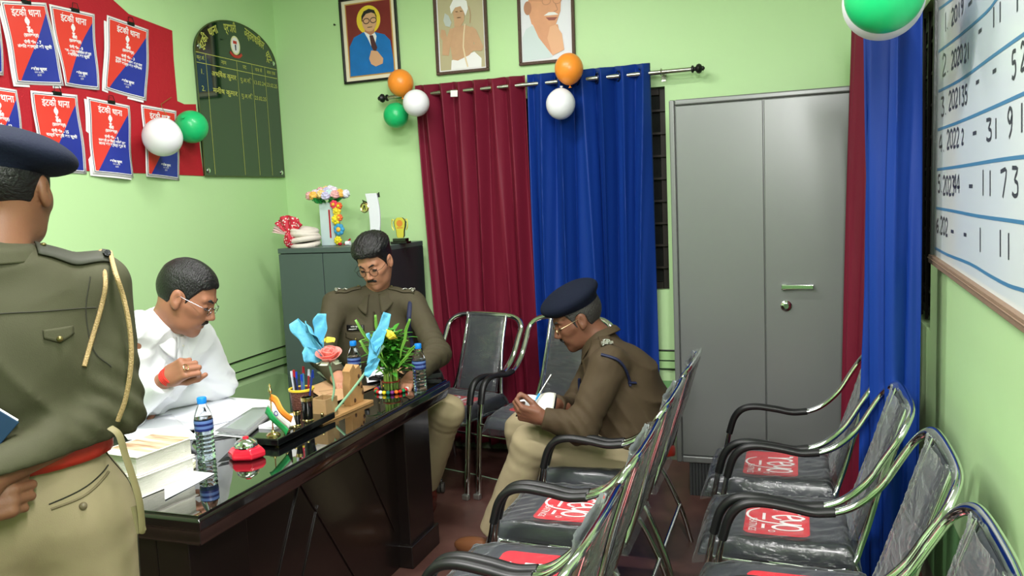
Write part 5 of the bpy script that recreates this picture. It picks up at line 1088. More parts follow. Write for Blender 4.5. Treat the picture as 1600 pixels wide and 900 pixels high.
q = cp(527, 379); b = MB(); b.ball((0, 0, 0.009), (0.014, 0.01, 0.009), 8); o = obj('ribbon_knot', b, M_redcloth, mw=TR(q[0], 4.25, zc)); tag(o, 'small red ribbon knot between garland and tiny white roll', 'ribbon')
# swivel chairs of the desk
def swivel(label, x, y, rz, sz=0.47):
    R = thing('office_chair', label, 'chair', (x, y, 0), rz, 'swivel chairs behind the desk')
    for k in range(5):
        a = 2*PI*k/5+0.5; b = MB(); b.tube(spline([(0.03*math.cos(a), 0.03*math.sin(a), 0.13), (0.16*math.cos(a), 0.16*math.sin(a), 0.105), (0.29*math.cos(a), 0.29*math.sin(a), 0.075)], 5), 0.015, n=8, flat=(0.02, 0.012)); st = obj('base_arm', b, M_chrome, R)
        b = MB(); c = (0.29*math.cos(a), 0.29*math.sin(a)); b.cyl((c[0]-0.018, c[1], 0.029), (c[0]-0.004, c[1], 0.029), 0.028, 18); b.cyl((c[0]+0.004, c[1], 0.029), (c[0]+0.018, c[1], 0.029), 0.028, 18); b.tube([(c[0], c[1], 0.03), (c[0], c[1], 0.07)], 0.008, n=8); obj('castor', b, mat('castor_grey', (78, 74, 70), 0.4), st)
    b = MB(); b.lathe([(0.03, 0.10), (0.03, 0.20), (0.02, 0.20), (0.02, sz-0.07), (0.09, sz-0.065), (0.09, sz-0.05)], 20); obj('column', b, M_black, R)
    b = MB(); b.bx(-0.25, 0.25, -0.24, 0.24, sz-0.05, sz+0.03); obj('seat', b, M_diary, R, bevel=0.035, seg=5)
    b = MB(); b.grid(lambda u, v: (-0.25*(1-0.15*v*v)+0.5*(1-0.15*v*v)*u, 0.235+0.08*v-0.05*math.sin(PI*u)*0.6+0.03, sz+0.02+0.34*v), 12, 12); obj('backrest', b, M_diary, R, solid=0.05, offset=0, bevel=0)
    for s in (-1, 1):
        b = MB(); b.tube(spline([(s*0.25, 0.16, sz-0.03), (s*0.285, 0.15, sz+0.12), (s*0.28, 0.05, sz+0.21), (s*0.275, -0.16, sz+0.205)], 6), 0.018, n=10, flat=(0.026, 0.016)); obj('armrest', b, M_black, R)
    return R
swivel('black swivel chair with chrome castor base under the bespectacled officer', -2.03, 3.66, 0.25)
swivel('black swivel chair behind the man in white shirt, mostly hidden', -2.78, 2.42, 1.45, 0.46)
c = un(650, 722, 'Z', 0.004); c2 = un(790, 775, 'Z', 0.004); a = Vector((c[0], c[1], 0))
b = MB(); b.tube([tuple(Vector(q)-a) for q in spline([tuple(c), tuple(un(700, 733, 'Z', .004)), tuple(un(745, 742, 'Z', .004)), tuple(un(790, 752, 'Z', .004)), tuple(un(860, 760, 'Z', .004))], 8)], 0.0035, n=6); tag(obj('floor_cable', b, mat('pale_green_cable', (150, 176, 150), 0.4), mw=TR(*a)), 'thin pale green cable lying on the red-brown floor under the chairs', 'cable')
# ================================================================== signed-distance modelling for bodies and clothes
f32 = np.float32
def A3(v): return np.array(v, dtype=f32)
def nrm(v): v = np.array(v, float); return v/np.linalg.norm(v)
def smin(a, b, k): h = np.maximum(k-np.abs(a-b), 0)/k; return np.minimum(a, b)-h*h*k*0.25
def smax(a, b, k): return -smin(-a, -b, k)
def cap(p, a, b, ra, rb):
    a, b = A3(a), A3(b); ba = b-a; pa = p-a; h = np.clip(pa@ba/(ba@ba+1e-12), 0, 1)
    d = pa-h[:, None]*ba; return np.sqrt((d*d).sum(1))-(ra+(rb-ra)*h)
def ell3(p, c, r, R=None):
    q = p-A3(c)
    if R is not None: q = q@A3(R).T
    r = A3(r); k0 = np.sqrt(((q/r)**2).sum(1)); k1 = np.sqrt(((q/(r*r))**2).sum(1)); return k0*(k0-1)/np.maximum(k1, 1e-6)
def rbox(p, c, h, r, R=None):
    q = p-A3(c)
    if R is not None: q = q@A3(R).T
    q = np.abs(q)-(A3(h)-r); return np.sqrt((np.maximum(q, 0)**2).sum(1))+np.minimum(q.max(1), 0)-r
_rs = np.random.RandomState(77); _ND = _rs.randn(40, 3).astype(f32); _NP = (_rs.rand(40)*6.28).astype(f32)
def wav(p, s, o=0, n=6):
    t = 0
    for i in range(n):
        j = (o+i) % 40; t = t+np.sin(p@(_ND[j]*s)+_NP[j])
    return t/n
def frame3(fwd, up):        # rows: right, forward, up ; (world -> local by R @ v)
    f = nrm(fwd); u = np.array(up, float); u = u-f*(u@f); u = nrm(u); r = np.cross(f, u); return np.array([r, f, u])
def chain(p, pts, rads, k):
    d = None
    for i in range(len(pts)-1):
        e = cap(p, pts[i], pts[i+1], rads[i], rads[i+1]); d = e if d is None else smin(d, e, k)
    return d
def polygonise(fn, lo, hi, h):
    lo = np.array(lo, float); hi = np.array(hi, float); B = 4
    nb = np.ceil((hi-lo)/(h*B)).astype(int)+1; n = nb*B
    # coarse pass at block centres
    ax = [lo[i]+h*(np.arange(nb[i])*B+(B-1)/2) for i in range(3)]
    G = np.stack(np.meshgrid(*ax, indexing='ij'), -1).reshape(-1, 3).astype(f32); dc = fn(G)
    act = np.abs(dc) < h*B*1.25+0.012
    V = np.repeat(np.repeat(np.repeat(dc.reshape(nb), B, 0), B, 1), B, 2).astype(f32)
    idx = np.argwhere(act.reshape(nb)); off = np.stack(np.meshgrid(*[np.arange(B)]*3, indexing='ij'), -1).reshape(-1, 3)
    gi = (idx[:, None, :]*B+off[None]).reshape(-1, 3)
    for s in range(0, len(gi), 400000):
        g = gi[s:s+400000]; V[g[:, 0], g[:, 1], g[:, 2]] = fn((lo+g*h).astype(f32))
    V[0] = V[-1] = 1; V[:, 0] = V[:, -1] = 1; V[:, :, 0] = V[:, :, -1] = 1
    S = V < 0; nx, ny, nz = V.shape
    c = np.zeros((nx-1, ny-1, nz-1), int)
    for dx in (0, 1):
        for dy in (0, 1):
            for dz in (0, 1): c += S[dx:nx-1+dx, dy:ny-1+dy, dz:nz-1+dz]
    m = (c > 0) & (c < 8); ids = -np.ones(m.shape, int); ci = np.argwhere(m); ids[m] = np.arange(len(ci))
    acc = np.zeros((len(ci), 3)); cnt = np.zeros(len(ci))
    cor = [(x, y, z) for x in (0, 1) for y in (0, 1) for z in (0, 1)]
    for a in cor:
        for b in cor:
            if a < b and sum(abs(a[i]-b[i]) for i in range(3)) == 1:
                va = V[ci[:, 0]+a[0], ci[:, 1]+a[1], ci[:, 2]+a[2]]; vb = V[ci[:, 0]+b[0], ci[:, 1]+b[1], ci[:, 2]+b[2]]
                x = (va < 0) != (vb < 0); t = np.where(x, va/np.where(x, va-vb, 1), 0)
                acc += np.where(x[:, None], np.array(a)+t[:, None]*(np.array(b)-np.array(a)), 0); cnt += x
    vs = lo+h*(ci+acc/cnt[:, None]); F = []
    for ax_ in range(3):
        o1, o2 = [i for i in range(3) if i != ax_]
        sl0 = [slice(1, -1)]*3; sl1 = [slice(1, -1)]*3; sl0[ax_] = slice(0, -1); sl1[ax_] = slice(1, None)
        s0, s1 = S[tuple(sl0)], S[tuple(sl1)]; e = np.argwhere(s0 != s1)
        if not len(e): continue
        inv = s0[e[:, 0], e[:, 1], e[:, 2]]; g = e.copy(); 
        for i in (o1, o2): g[:, i] += 1
        def cell(d1, d2):
            q = g.copy(); q[:, o1] -= d1; q[:, o2] -= d2; return ids[q[:, 0], q[:, 1], q[:, 2]]
        quad = np.stack([cell(1, 1), cell(0, 1), cell(0, 0), cell(1, 0)], 1); ok = (quad >= 0).all(1); quad = quad[ok]; inv = inv[ok]
        flip = ~inv if ax_ != 1 else inv
        quad[flip] = quad[flip][:, ::-1]; F.append(quad)
    return vs, np.concatenate(F)
def sdf_obj(name, parts, m, parent, org, smooth_it=2, label=None):
    """parts: list of (fn, lo, hi, h) evaluated in world space, joined in one mesh, stored relative to org"""
    VV = []; FF = []; o = 0
    for fn, lo, hi, h in parts:
        v, f = polygonise(fn, lo, hi, h)
        # relax a little along the surface
        for _ in range(smooth_it):
            acc = np.zeros_like(v); cn = np.zeros(len(v))
            for k in range(4):
                a_, b_ = f[:, k], f[:, (k+1) % 4]
                for c in range(3): acc[:, c] += np.bincount(a_, v[b_, c], len(v))+np.bincount(b_, v[a_, c], len(v))
                cn += np.bincount(a_, minlength=len(v))+np.bincount(b_, minlength=len(v))
            v = 0.5*v+0.5*acc/np.maximum(cn, 1)[:, None]
        VV.append(v); FF.append(f+o); o += len(v)
    v = np.concatenate(VV)-np.array(org); f = np.concatenate(FF)
    me = bpy.data.meshes.new(name); me.vertices.add(len(v)); me.vertices.foreach_set('co', v.astype(f32).ravel()); me.loops.add(len(f)*4); me.loops.foreach_set('vertex_index', f.astype(np.int32).ravel())
    me.polygons.add(len(f)); me.polygons.foreach_set('loop_start', np.arange(len(f), dtype=np.int32)*4); me.update(calc_edges=True); me.validate(); me.materials.append(m); me.shade_smooth()
    ob = bpy.data.objects.new(name, me); COL.objects.link(ob); ob.parent = parent
    if label: ob['label'] = label
    return ob
def bounds(pts, pad):
    P = np.array(pts, float); return P.min(0)-pad, P.max(0)+pad
def drape(fn, pts, d, off=0.0, start=0.25):
    """drop points along direction d onto the surface fn = off"""
    d = nrm(d).astype(f32); p = np.array(pts, dtype=f32)-d*start
    for _ in range(40): s = fn(p)-off; p = p+d*np.clip(s, -0.02, 0.05)[:, None]*0.9
    return p
def drape_strip(name, fn, path, w, d, m, parent, org, th=0.003, off=0.002, nw=5, k=8, side=None):
    P = np.array(spline([tuple(q) for q in path], k)); T = np.gradient(P, axis=0); T /= np.linalg.norm(T, axis=1)[:, None]
    D = nrm(d); S_ = np.cross(T, D); S_ /= np.linalg.norm(S_, axis=1)[:, None]; G = []
    for j in range(nw): G.append(P+S_*w*(j/(nw-1)-0.5))
    G = np.concatenate(G); Q = drape(fn, G, d, off)-np.array(org); n = len(P)
    b = MB(); b.add([tuple(q) for q in Q], [(j*n+i, j*n+i+1, (j+1)*n+i+1, (j+1)*n+i) for j in range(nw-1) for i in range(n-1)])
    return obj(name, b, m, parent, solid=th, offset=0)

def folds(p, d, fr, amp, seed, sharp=0.55):
    """soft creases running across direction d, fading in and out over the cloth"""
    t = p@A3(nrm(d)); m = np.clip(wav(p, 7, seed+11, 5)*1.6+0.45, 0, 1)
    s = np.sin(t*fr+2.6*wav(p, 6, seed, 5)+1.0*wav(p, 15, seed+5, 4)); return amp*m*(1-np.abs(s)**sharp)*-1
# ---- head
def head_sdf(q, jaw=1.0, stache=False):
    x = np.abs(q[:, 0]); s = np.stack([x, q[:, 1], q[:, 2]], 1)
    d = ell3(q, (0, -0.014, 0.030), (0.076, 0.096, 0.088))
    d = smin(d, ell3(q, (0, 0.024, -0.035), (0.061*jaw, 0.066, 0.080)), 0.035)
    d = smin(d, ell3(q, (0, 0.036, -0.080), (0.043*jaw, 0.042, 0.030)), 0.03)
    d = smin(d, cap(q, (0, 0.070, -0.098), (0, 0.066, -0.094), 0.017, 0.017), 0.022)
    d = smin(d, cap(s, (0.012, 0.079, 0.026), (0.042, 0.068, 0.028), 0.009, 0.007), 0.016)       # brow
    d = smin(d, cap(s, (0.040, 0.064, -0.020), (0.056, 0.036, -0.012), 0.016, 0.012), 0.022)     # cheekbone
    d = smin(d, cap(s, (0.022, 0.074, -0.045), (0.024, 0.070, -0.050), 0.015, 0.015), 0.02)
    d = smax(d, -ell3(s, (0.031, 0.096, 0.006), (0.019, 0.020, 0.012)), 0.014)                  # socket
    d = smin(d, ell3(s, (0.031, 0.072, 0.004), (0.0135, 0.0135, 0.0115)), 0.004)
    d = smin(d, cap(q, (0, 0.082, 0.014), (0, 0.106, -0.026), 0.0065, 0.0098), 0.012)           # nose
    d = smin(d, ell3(s, (0.0115, 0.097, -0.031), (0.0085, 0.011, 0.0075)), 0.007)
    d = smax(d, -ell3(s, (0.006, 0.104, -0.040), (0.0035, 0.006, 0.003)), 0.003)
    d = smin(d, ell3(q, (0, 0.083, -0.058), (0.024, 0.011, 0.0055)), 0.006)                     # lips
    d = smin(d, ell3(q, (0, 0.082, -0.069), (0.020, 0.011, 0.0062)), 0.006)
    d = smax(d, -cap(q, (-0.021, 0.091, -0.0640), (0.021, 0.091, -0.0640), 0.0016, 0.0016), 0.003)
    # ears
    Re = np.array([[1, 0, 0], [0, math.cos(0.2), math.sin(0.2)], [0, -math.sin(0.2), math.cos(0.2)]])
    e = ell3(s, (0.079, -0.008, -0.004), (0.0095, 0.019, 0.031), Re); e = smax(e, -ell3(s, (0.092, -0.003, 0.0), (0.010, 0.011, 0.019), Re), 0.005)
    e = smin(e, ell3(s, (0.077, 0.003, -0.029), (0.006, 0.008, 0.009)), 0.008)
    return smin(d, e, 0.008)
def hair_sdf(q, t_top=0.014, t_side=0.005, messy=0.0, sz=60):
    base = ell3(q, (0, -0.014, 0.030), (0.076, 0.096, 0.088)); base = smin(base, ell3(q, (0, 0.024, -0.035), (0.061, 0.066, 0.080)), 0.035)
    up = np.clip((q[:, 2]-0.03)/0.07, 0, 1); t = t_side+(t_top-t_side)*up*up*(3-2*up)
    nz = wav(q*np.array([1, 0.45, 1], dtype=f32), sz, 3, 8); st = np.abs(wav(q*np.array([1, 0.25, 0.6], dtype=f32), sz*3.2, 12, 6))
    t = t+messy*nz*up+(0.0015+0.16*max(0, t_top-0.012))*st*(0.3+up)
    d = base-t
    x = np.abs(q[:, 0]); y = q[:, 1]
    zl = np.interp(y, [-0.12, -0.036, -0.022, 0.008, 0.014, 0.024, 0.031, 0.050, 0.095], [-0.058, -0.050, 0.004, 0.004, -0.020, -0.020, 0.014, 0.060, 0.072])
    zl = np.where(x < 0.05, np.interp(y, [-0.12, -0.02, 0.03, 0.05, 0.095], [-0.058, -0.04, 0.03, 0.060, 0.072]), zl)+0.004*np.sin(x*90)*(y > 0.03)
    reg = (zl-q[:, 2])*0.6
    ear = 0.024-np.sqrt((q[:, 1]+0.004)**2+(q[:, 2]+0.006)**2*0.6)
    reg = np.maximum(reg, np.where(x > 0.05, ear, -1)).astype(f32)
    return smax(d, reg, 0.006)
# ---- hand: +Y along the fingers, +Z back of the hand, +X thumb side
def hand_pts(curl, thumb, side, spread=0.0):
    fin = []
    base = [(0.030, 0.086), (0.010, 0.092), (-0.010, 0.088), (-0.028, 0.079)]; seg = [(0.042, 0.026, 0.021), (0.046, 0.029, 0.022), (0.042, 0.027, 0.021), (0.033, 0.021, 0.019)]
    for i in range(4):
        c = curl[i]; x, y = base[i]; P = [np.array([x*0.8, y-0.045, 0.0]), np.array([x, y, 0.0])]; a = 0; az = spread*(1.5-i)*0.12
        for j in range(3):
            a += c[j]; d = np.array([math.sin(az)*math.cos(a), math.cos(az)*math.cos(a), -math.sin(a)]); P.append(P[-1]+d*seg[i][j])
        fin.append((P, [0.0115, 0.0098, 0.0088, 0.0078, 0.0066] if i < 3 else [0.010, 0.0085, 0.0076, 0.0068, 0.0058]))
    P = [np.array([0.018, 0.012, -0.008])]; o, f, c2 = thumb   # out angle, forward drop, bend
    d = np.array([math.sin(o)*math.cos(f), math.cos(o)*math.cos(f), -math.sin(f)]); P.append(P[-1]+d*0.046)
    o2 = o-c2; d = np.array([math.sin(o2)*math.cos(f), math.cos(o2)*math.cos(f), -math.sin(f*1.2)]); P.append(P[-1]+d*0.034)
    o3 = o2-c2; d = np.array([math.sin(o3)*math.cos(f), math.cos(o3)*math.cos(f), -math.sin(f*1.3)]); P.append(P[-1]+d*0.027)
    fin.append((P, [0.016, 0.0125, 0.0108, 0.0085]))
    if side < 0: fin = [([p*np.array([-1, 1, 1]) for p in P_], r) for P_, r in fin]
    return fin
def hand_sdf(q, fin):
    d = rbox(q, (0, 0.048, 0), (0.039, 0.044, 0.0135), 0.013); d = smin(d, ell3(q, (0, 0.020, 0), (0.030, 0.034, 0.017)), 0.02)
    d = smin(d, cap(q, (0, -0.06, 0), (0, 0.01, 0), 0.0255, 0.0245), 0.02)
    for P, r in fin: d = smin(d, chain(q, P, r, 0.004), 0.007 if len(P) == 5 else 0.012)
    return d
def mk_skin(name, rgb):
    m = mat(name, rgb, 0.5, 0, 0.4, bump=0.05, bscale=300, vary=0.06, vscale=30); I = m.node_tree.nodes['Principled BSDF'].inputs
    I['Subsurface Weight'].default_value = 0.12; I['Subsurface Radius'].default_value = (0.01, 0.004, 0.002); I['Subsurface Scale'].default_value = 0.5; return m
class Person:
    def __init__(s, label, base, skin, scale=1.0):
        s.org = np.array(base, float); s.R = thing('person', label, 'person', tuple(base)); s.skin = skin; s.sc = scale
    def w(s, v): return tuple(np.array(v)-s.org)
    def set_head(s, c, fwd, up):
        s.hc = np.array(c, float); s.HR = frame3(fwd, up)
    def hl(s, p): return ((p-A3(s.hc))@A3(s.HR).T)/f32(s.sc)
    def hw(s, v): return s.hc+s.HR.T@(np.array(v, float)*s.sc)           # head local -> world
    def HM(s):      # matrix: head local -> person local
        M = Matrix.Identity(4)
        for i in range(3):
            for j in range(3): M[i][j] = s.HR[j][i]*s.sc
            M[i][3] = s.hc[i]-s.org[i]
        return M
    def build_body(s, neck, torso_pts, torso_r, arms, legs, hands, jaw=1.0):
        """hands: list of (wrist, fwd, back, side, curls, thumb, elbow)"""
        nb = np.array(neck)
        hs = s.sc; nk0 = s.hw((0, -0.022, -0.050)); 
        def fh(p):
            d = head_sdf(s.hl(p), jaw)*hs
            return smin(d, cap(p, nk0, nb, 0.054*hs, 0.060*hs), 0.03)
        parts = [(fh, *bounds([s.hw((a, b_, c)) for a in (-.10, .10) for b_ in (-.13, .14) for c in (-.13, .13)]+[nb-0.05, nb+0.05], 0.012), 0.0032)]
        for (wp_, fw, bk_, side, curls, th, el, spread) in hands:
            HRm = frame3(fw, bk_); fin = hand_pts(curls, th, side, spread); wp_ = np.array(wp_, float); el = np.array(el, float)
            fe = wp_+(el-wp_)*0.55
            def fn(p, wp_=wp_, HRm=HRm, fin=fin, fe=fe):
                return smin(hand_sdf((p-A3(wp_))@A3(HRm).T, fin), cap(p, wp_, fe, 0.026, 0.034), 0.015)
            tips = [wp_+HRm.T@q for P_, r in fin for q in P_]
            parts.append((fn, *bounds(tips+[wp_, fe], 0.045), 0.0026))
        def fb(p):
            d = chain(p, torso_pts, torso_r, 0.08)
            for L in arms+legs: d = smin(d, chain(p, L[0], L[1], 0.03), 0.05)
            return d
        allp = list(torso_pts)+[q for L in arms+legs for q in L[0]]
        parts.append((fb, *bounds(allp, 0.15), 0.014))
        s.body = sdf_obj('body', parts, s.skin, s.R, s.org, 1)
    def face(s, brow=None, stache=None, hairm=None, hair=(0.014, 0.005, 0.0), eye_open=True, hsz=60, lash=True):
        hs = s.sc; M = s.HM()
        if brow:
            for x in (-1, 1):
                def fn(p, x=x):
                    q = s.hl(p); d = cap(q, (x*0.014, 0.0885, 0.024), (x*0.032, 0.0835, 0.030), 0.0034, 0.0038); d = smin(d, cap(q, (x*0.032, 0.0835, 0.030), (x*0.049, 0.067, 0.024), 0.0038, 0.0022), 0.004)
                    return (d+0.0007*wav(q, 900, 5, 5))*hs
                c = s.hw((x*0.031, 0.08, 0.026)); sdf_obj('eyebrow', [(fn, c-0.03, c+0.03, 0.0016)], brow, s.body, s.org, 1)
        if lash:
            for x in (-1, 1):
                b = MB(); b.tube(spline([(x*0.018, 0.0845, 0.0005), (x*0.026, 0.0875, -0.0022), (x*0.036, 0.0860, -0.0022), (x*0.045, 0.0775, 0.0015)], 5), 0.0009, n=6, m=M); obj('eyelash', b, s.dark, s.body)
                b = MB(); b.ball((x*0.031, 0.0735, 0.0015), (0.0128, 0.0131, 0.0105), 12, m=M); obj('eye', b, mat('eye_dark', (60, 48, 44), 0.2), s.body)
        if stache:
            def fn(p):
                q = s.hl(p); a = np.stack([np.abs(q[:, 0]), q[:, 1], q[:, 2]], 1)
                d = cap(a, (0.002, 0.0955, -0.0475), (0.018, 0.0900, -0.0520), 0.0062, 0.0060); d = smin(d, cap(a, (0.018, 0.0900, -0.0520), (0.031, 0.0775, -0.0615), 0.0060, 0.0034), 0.005)
                return (d+0.0009*wav(q*np.array([2, 1, .5], dtype=f32), 700, 9, 5))*hs
            c = s.hw((0, 0.085, -0.052)); sdf_obj('moustache', [(fn, c-0.045, c+0.045, 0.0018)], stache, s.body, s.org, 1)
        if hairm:
            def fn(p): return hair_sdf(s.hl(p), hair[0], hair[1], hair[2], hsz)*hs
            lo, hi = bounds([s.hw((a, b_, c)) for a in (-.11, .11) for b_ in (-.13, .12) for c in (-.08, .17)], 0.0); sdf_obj('hair', [(fn, lo, hi, 0.0028)], hairm, s.body, s.org, 1)
    def glasses(s, wire, r=0.020, round_=True, half=False):
        M = s.HM(); b = MB()
        for x in (-1, 1):
            e = 1.0 if round_ else 0.78
            ring = [(x*0.0335+r*1.08*math.cos(a), 0.0985-0.08*abs(0.0335+x*r*math.cos(a)-0.0335)-0.0*a, -0.002+r*e*math.sin(a)) for a in np.linspace(0, 2*PI, 28, endpoint=False)]
            b.tube(ring, 0.0012, n=6, closed=True, m=M)
            b.tube([(x*0.055, 0.0965, 0.004), (x*0.076, 0.080, 0.008), (x*0.083, 0.0, 0.010), (x*0.081, -0.016, -0.006)], 0.0009, n=6, m=M)
        b.tube([(-0.012, 0.0985, 0.004), (0, 0.1015, 0.007), (0.012, 0.0985, 0.004)], 0.0012, n=6, m=M)
        g = obj('spectacles', b, wire, s.body)
        for x in (-1, 1):
            b = MB(); b.add([tuple(M @ Vector((x*0.0335, 0.0985, -0.002)))]+[tuple(M @ Vector((x*0.0335+r*1.05*math.cos(a), 0.0985-0.05*r*abs(math.cos(a)), -0.002+r*(1 if round_ else .78)*math.sin(a)))) for a in np.linspace(0, 2*PI, 24, endpoint=False)], [(0, 1+k, 1+(k+1) % 24) for k in range(24)])
            obj('lens', b, M_lens, g)
    def collar(s, neck, up, fwd, m, r=0.064, wing=0.075, h=0.034, lab=None, tilt=0.25, parent=None, org=None):
        u = nrm(up); f = np.array(fwd, float); f = nrm(f-u*(f@u)); rt = np.cross(f, u); n = np.array(neck, float); b = MB()
        def fn(a_, v):
            a = -PI+0.28+(2*PI-0.56)*a_; a = a+PI/2+PI     # opening at the front
            ca, sa = math.cos(a), math.sin(a); fr = max(0.0, sa) # 1 in front
            cls = 1-abs(2*a_-1)                                  # 0 at the ends
            if v < 0.4: t = v/0.4; rr = r+0.002-0.004*t; z = h*(t-0.2)*(1-0.35*fr)
            else: t = (v-0.4)/0.6; rr = r-0.002+0.010*min(1, t*4)+(0.012+0.030*fr)*t; z = h*0.8*(1-0.35*fr)+0.004*math.sin(min(1, t*4)*PI)-t*(0.030+(wing-0.03)*(fr**3))
            p = n+rt*ca*rr*1.02+f*sa*rr+u*(z+0.012)-u*tilt*0.06*fr; return tuple(p-s.org)
        b.grid(lambda x, y: fn(x, y), 48, 14); return obj('collar', b, m, parent or s.R, solid=0.004)
M_lens = bpy.data.materials.new('thin_lens'); M_lens.use_nodes = True; nt = M_lens.node_tree; nt.nodes.clear()
_o = nt.nodes.new('ShaderNodeOutputMaterial'); _t = nt.nodes.new('ShaderNodeBsdfTransparent'); _g = nt.nodes.new('ShaderNodeBsdfGlossy'); _x = nt.nodes.new('ShaderNodeMixShader'); _g.inputs['Roughness'].default_value = 0.03; _x.inputs[0].default_value = 0.10
nt.links.new(_t.outputs[0], _x.inputs[1]); nt.links.new(_g.outputs[0], _x.inputs[2]); nt.links.new(_x.outputs[0], _o.inputs[0])
def torso_fn(pel, wai, che, nec, shl, shr, fwd, k=0.09, wr=(0.165, 0.118), cr=(0.172, 0.125), pr_=(0.168, 0.125), shr_=0.062, belly=0.0):
    """clothes-size torso from joints; fwd = facing direction of the chest"""
    pel, wai, che, nec, shl, shr = [np.array(q, float) for q in (pel, wai, che, nec, shl, shr)]
    lat = nrm(shr-shl); 
    def fr(up): u = nrm(up); f = nrm(np.cross(u, lat)); return np.array([lat, f, u])
    Rp, Rw, Rc = fr(wai-pel), fr(che-pel), fr(nec-wai); fd = Rw[1]*(1 if Rw[1]@np.array(fwd) > 0 else -1)
    mid1 = (pel+wai)/2; mid2 = (wai+che)/2
    sa, sb = shl*0.93+shr*0.07, shr*0.93+shl*0.07; nk = nec
    def fn(p):
        d = ell3(p, pel, (pr_[0], pr_[1], 0.13), Rp)
        d = smin(d, ell3(p, wai+fd*belly, (wr[0], wr[1]+belly, 0.15), Rw), k)
        d = smin(d, ell3(p, mid2, ((wr[0]+cr[0])/2, (wr[1]+cr[1])/2, 0.15), Rw), k)
        d = smin(d, ell3(p, che, (cr[0], cr[1], 0.16), Rc), k)
        d = smin(d, cap(p, sa, sb, shr_, shr_), 0.07)
        d = smin(d, cap(p, (sa+nk)/2, nk, 0.05, 0.052), 0.05); d = smin(d, cap(p, (sb+nk)/2, nk, 0.05, 0.052), 0.05)
        return d
    return fn
def sleeve_fn(S_, E_, W_, r=(0.066, 0.056, 0.040), fold=0.004, seed=0, cuff=True):
    S_, E_, W_ = [np.array(q, float) for q in (S_, E_, W_)]
    def fn(p):
        d = cap(p, S_, E_, r[0], r[1]); e = cap(p, E_, W_, r[1]*0.98, r[2]); d = smin(d, e, 0.03)
        # creases gathered at the inside of the elbow and along the forearm
        ne = np.exp(-((p-A3(E_))**2).sum(1)/0.012); ax = A3(nrm(W_-S_)); t = p@ax
        d = d+fold*(1.0*ne)*np.sin(t*150+2.5*wav(p, 14, seed, 4))+fold*0.8*wav(p*np.array([1, 1, 1], dtype=f32), 34, seed+7, 5)+fold*0.4*np.abs(wav(p, 70, seed+3, 5))
        wa = A3(nrm(W_-E_)); h = (p-A3(W_))@wa
        return smax(d, h-0.004, 0.006)
    return fn
# ================================================================== people
SK_A = mk_skin('skin_a', (124, 84, 62)); SK_B = mk_skin('skin_b', (152, 104, 80)); SK_C = mk_skin('skin_c', (176, 124, 98)); SK_D = mk_skin('skin_d', (118, 78, 60))
M_hair = mat('black_hair', (16, 15, 16), 0.42, bump=0.5, bscale=260, stretch=(1, .25, .5)); M_hairg = mat('greying_hair', (52, 50, 48), 0.55, bump=0.5, bscale=260, stretch=(1, .25, .5)); M_dark = mat('lash_dark', (22, 16, 14), 0.5); Person.dark = M_dark
def cloth(name, rgb): return mat(name, rgb, 0.75, 0, 0.25, bump=0.10, bscale=420, vary=0.05, vscale=12)
M_ua = cloth('olive_green_uniform', (62, 62, 44)); M_uc = cloth('khaki_brown_uniform', (70, 64, 48)); M_ud = cloth('brown_olive_uniform', (70, 58, 42)); M_khaki = cloth('khaki_trousers', (154, 141, 112)); M_ws = cloth('white_shirt', (226, 228, 232)); M_khaki2 = cloth('beige_trousers', (164, 150, 118))
M_navy = mat('navy_beret_felt', (14, 20, 36), 0.85, 0, 0.2, bump=0.15, bscale=200); M_navyc = mat('navy_cord', (20, 28, 60), 0.6, bump=0.3, bscale=300); M_rope = mat('tan_lanyard', (160, 136, 92), 0.6, bump=0.5, bscale=300)
M_redb = mat('red_leather_belt', (176, 44, 26), 0.4, coat=0.2); M_silver = mat('silver_badge', (220, 220, 214), 0.25, 1.0); M_gilt = mat('gilt_button', (120, 110, 70), 0.35, 0.8); M_shoe = mat('oxblood_shoe', (92, 30, 22), 0.25, coat=0.4)
def legs_fn(hl, kl, al, hr, kr, ar, pel, wai, r=(0.094, 0.070, 0.062), wr=(0.16, 0.12), top=None, seed=0, fold=0.003):
    pel, wai = np.array(pel, float), np.array(wai, float); u = nrm(wai-pel); lat = nrm(np.array(hr, float)-np.array(hl, float)); f = nrm(np.cross(u, lat)); lat = np.cross(f, u); R = np.array([lat, f, u])
    def fn(p):
        d = smin(chain(p, [hl, kl, al], r, 0.04), chain(p, [hr, kr, ar], r, 0.04), 0.03)
        d = smin(d, ell3(p, pel, (wr[0]+0.012, wr[1]+0.012, 0.14), R), 0.07)
        if top is not None:
            d = smin(d, ell3(p, wai, (wr[0], wr[1], 0.16), R), 0.06)
            d = smax(d, (p-A3(top))@A3(u), 0.006)
        d = d+fold*wav(p, 26, seed, 5)+fold*0.7*np.abs(wav(p, 50, seed+5, 5))
        for k_, al_ in ((kl, al), (kr, ar)):
            e = np.exp(-((p-A3(k_))**2).sum(1)/0.014); d = d+0.0022*e*np.sin((p@A3(nrm(np.array(al_)-np.array(k_))))*120+3*wav(p, 12, seed+2, 4))
        for al_, k_ in ((al, kl), (ar, kr)):
            a_ = A3(nrm(np.array(al_)-np.array(k_))); near = ((p-A3(al_))**2).sum(1) < 0.04
            d = np.where(near, np.maximum(d, (p-A3(al_))@a_), d)
        return d
    return fn
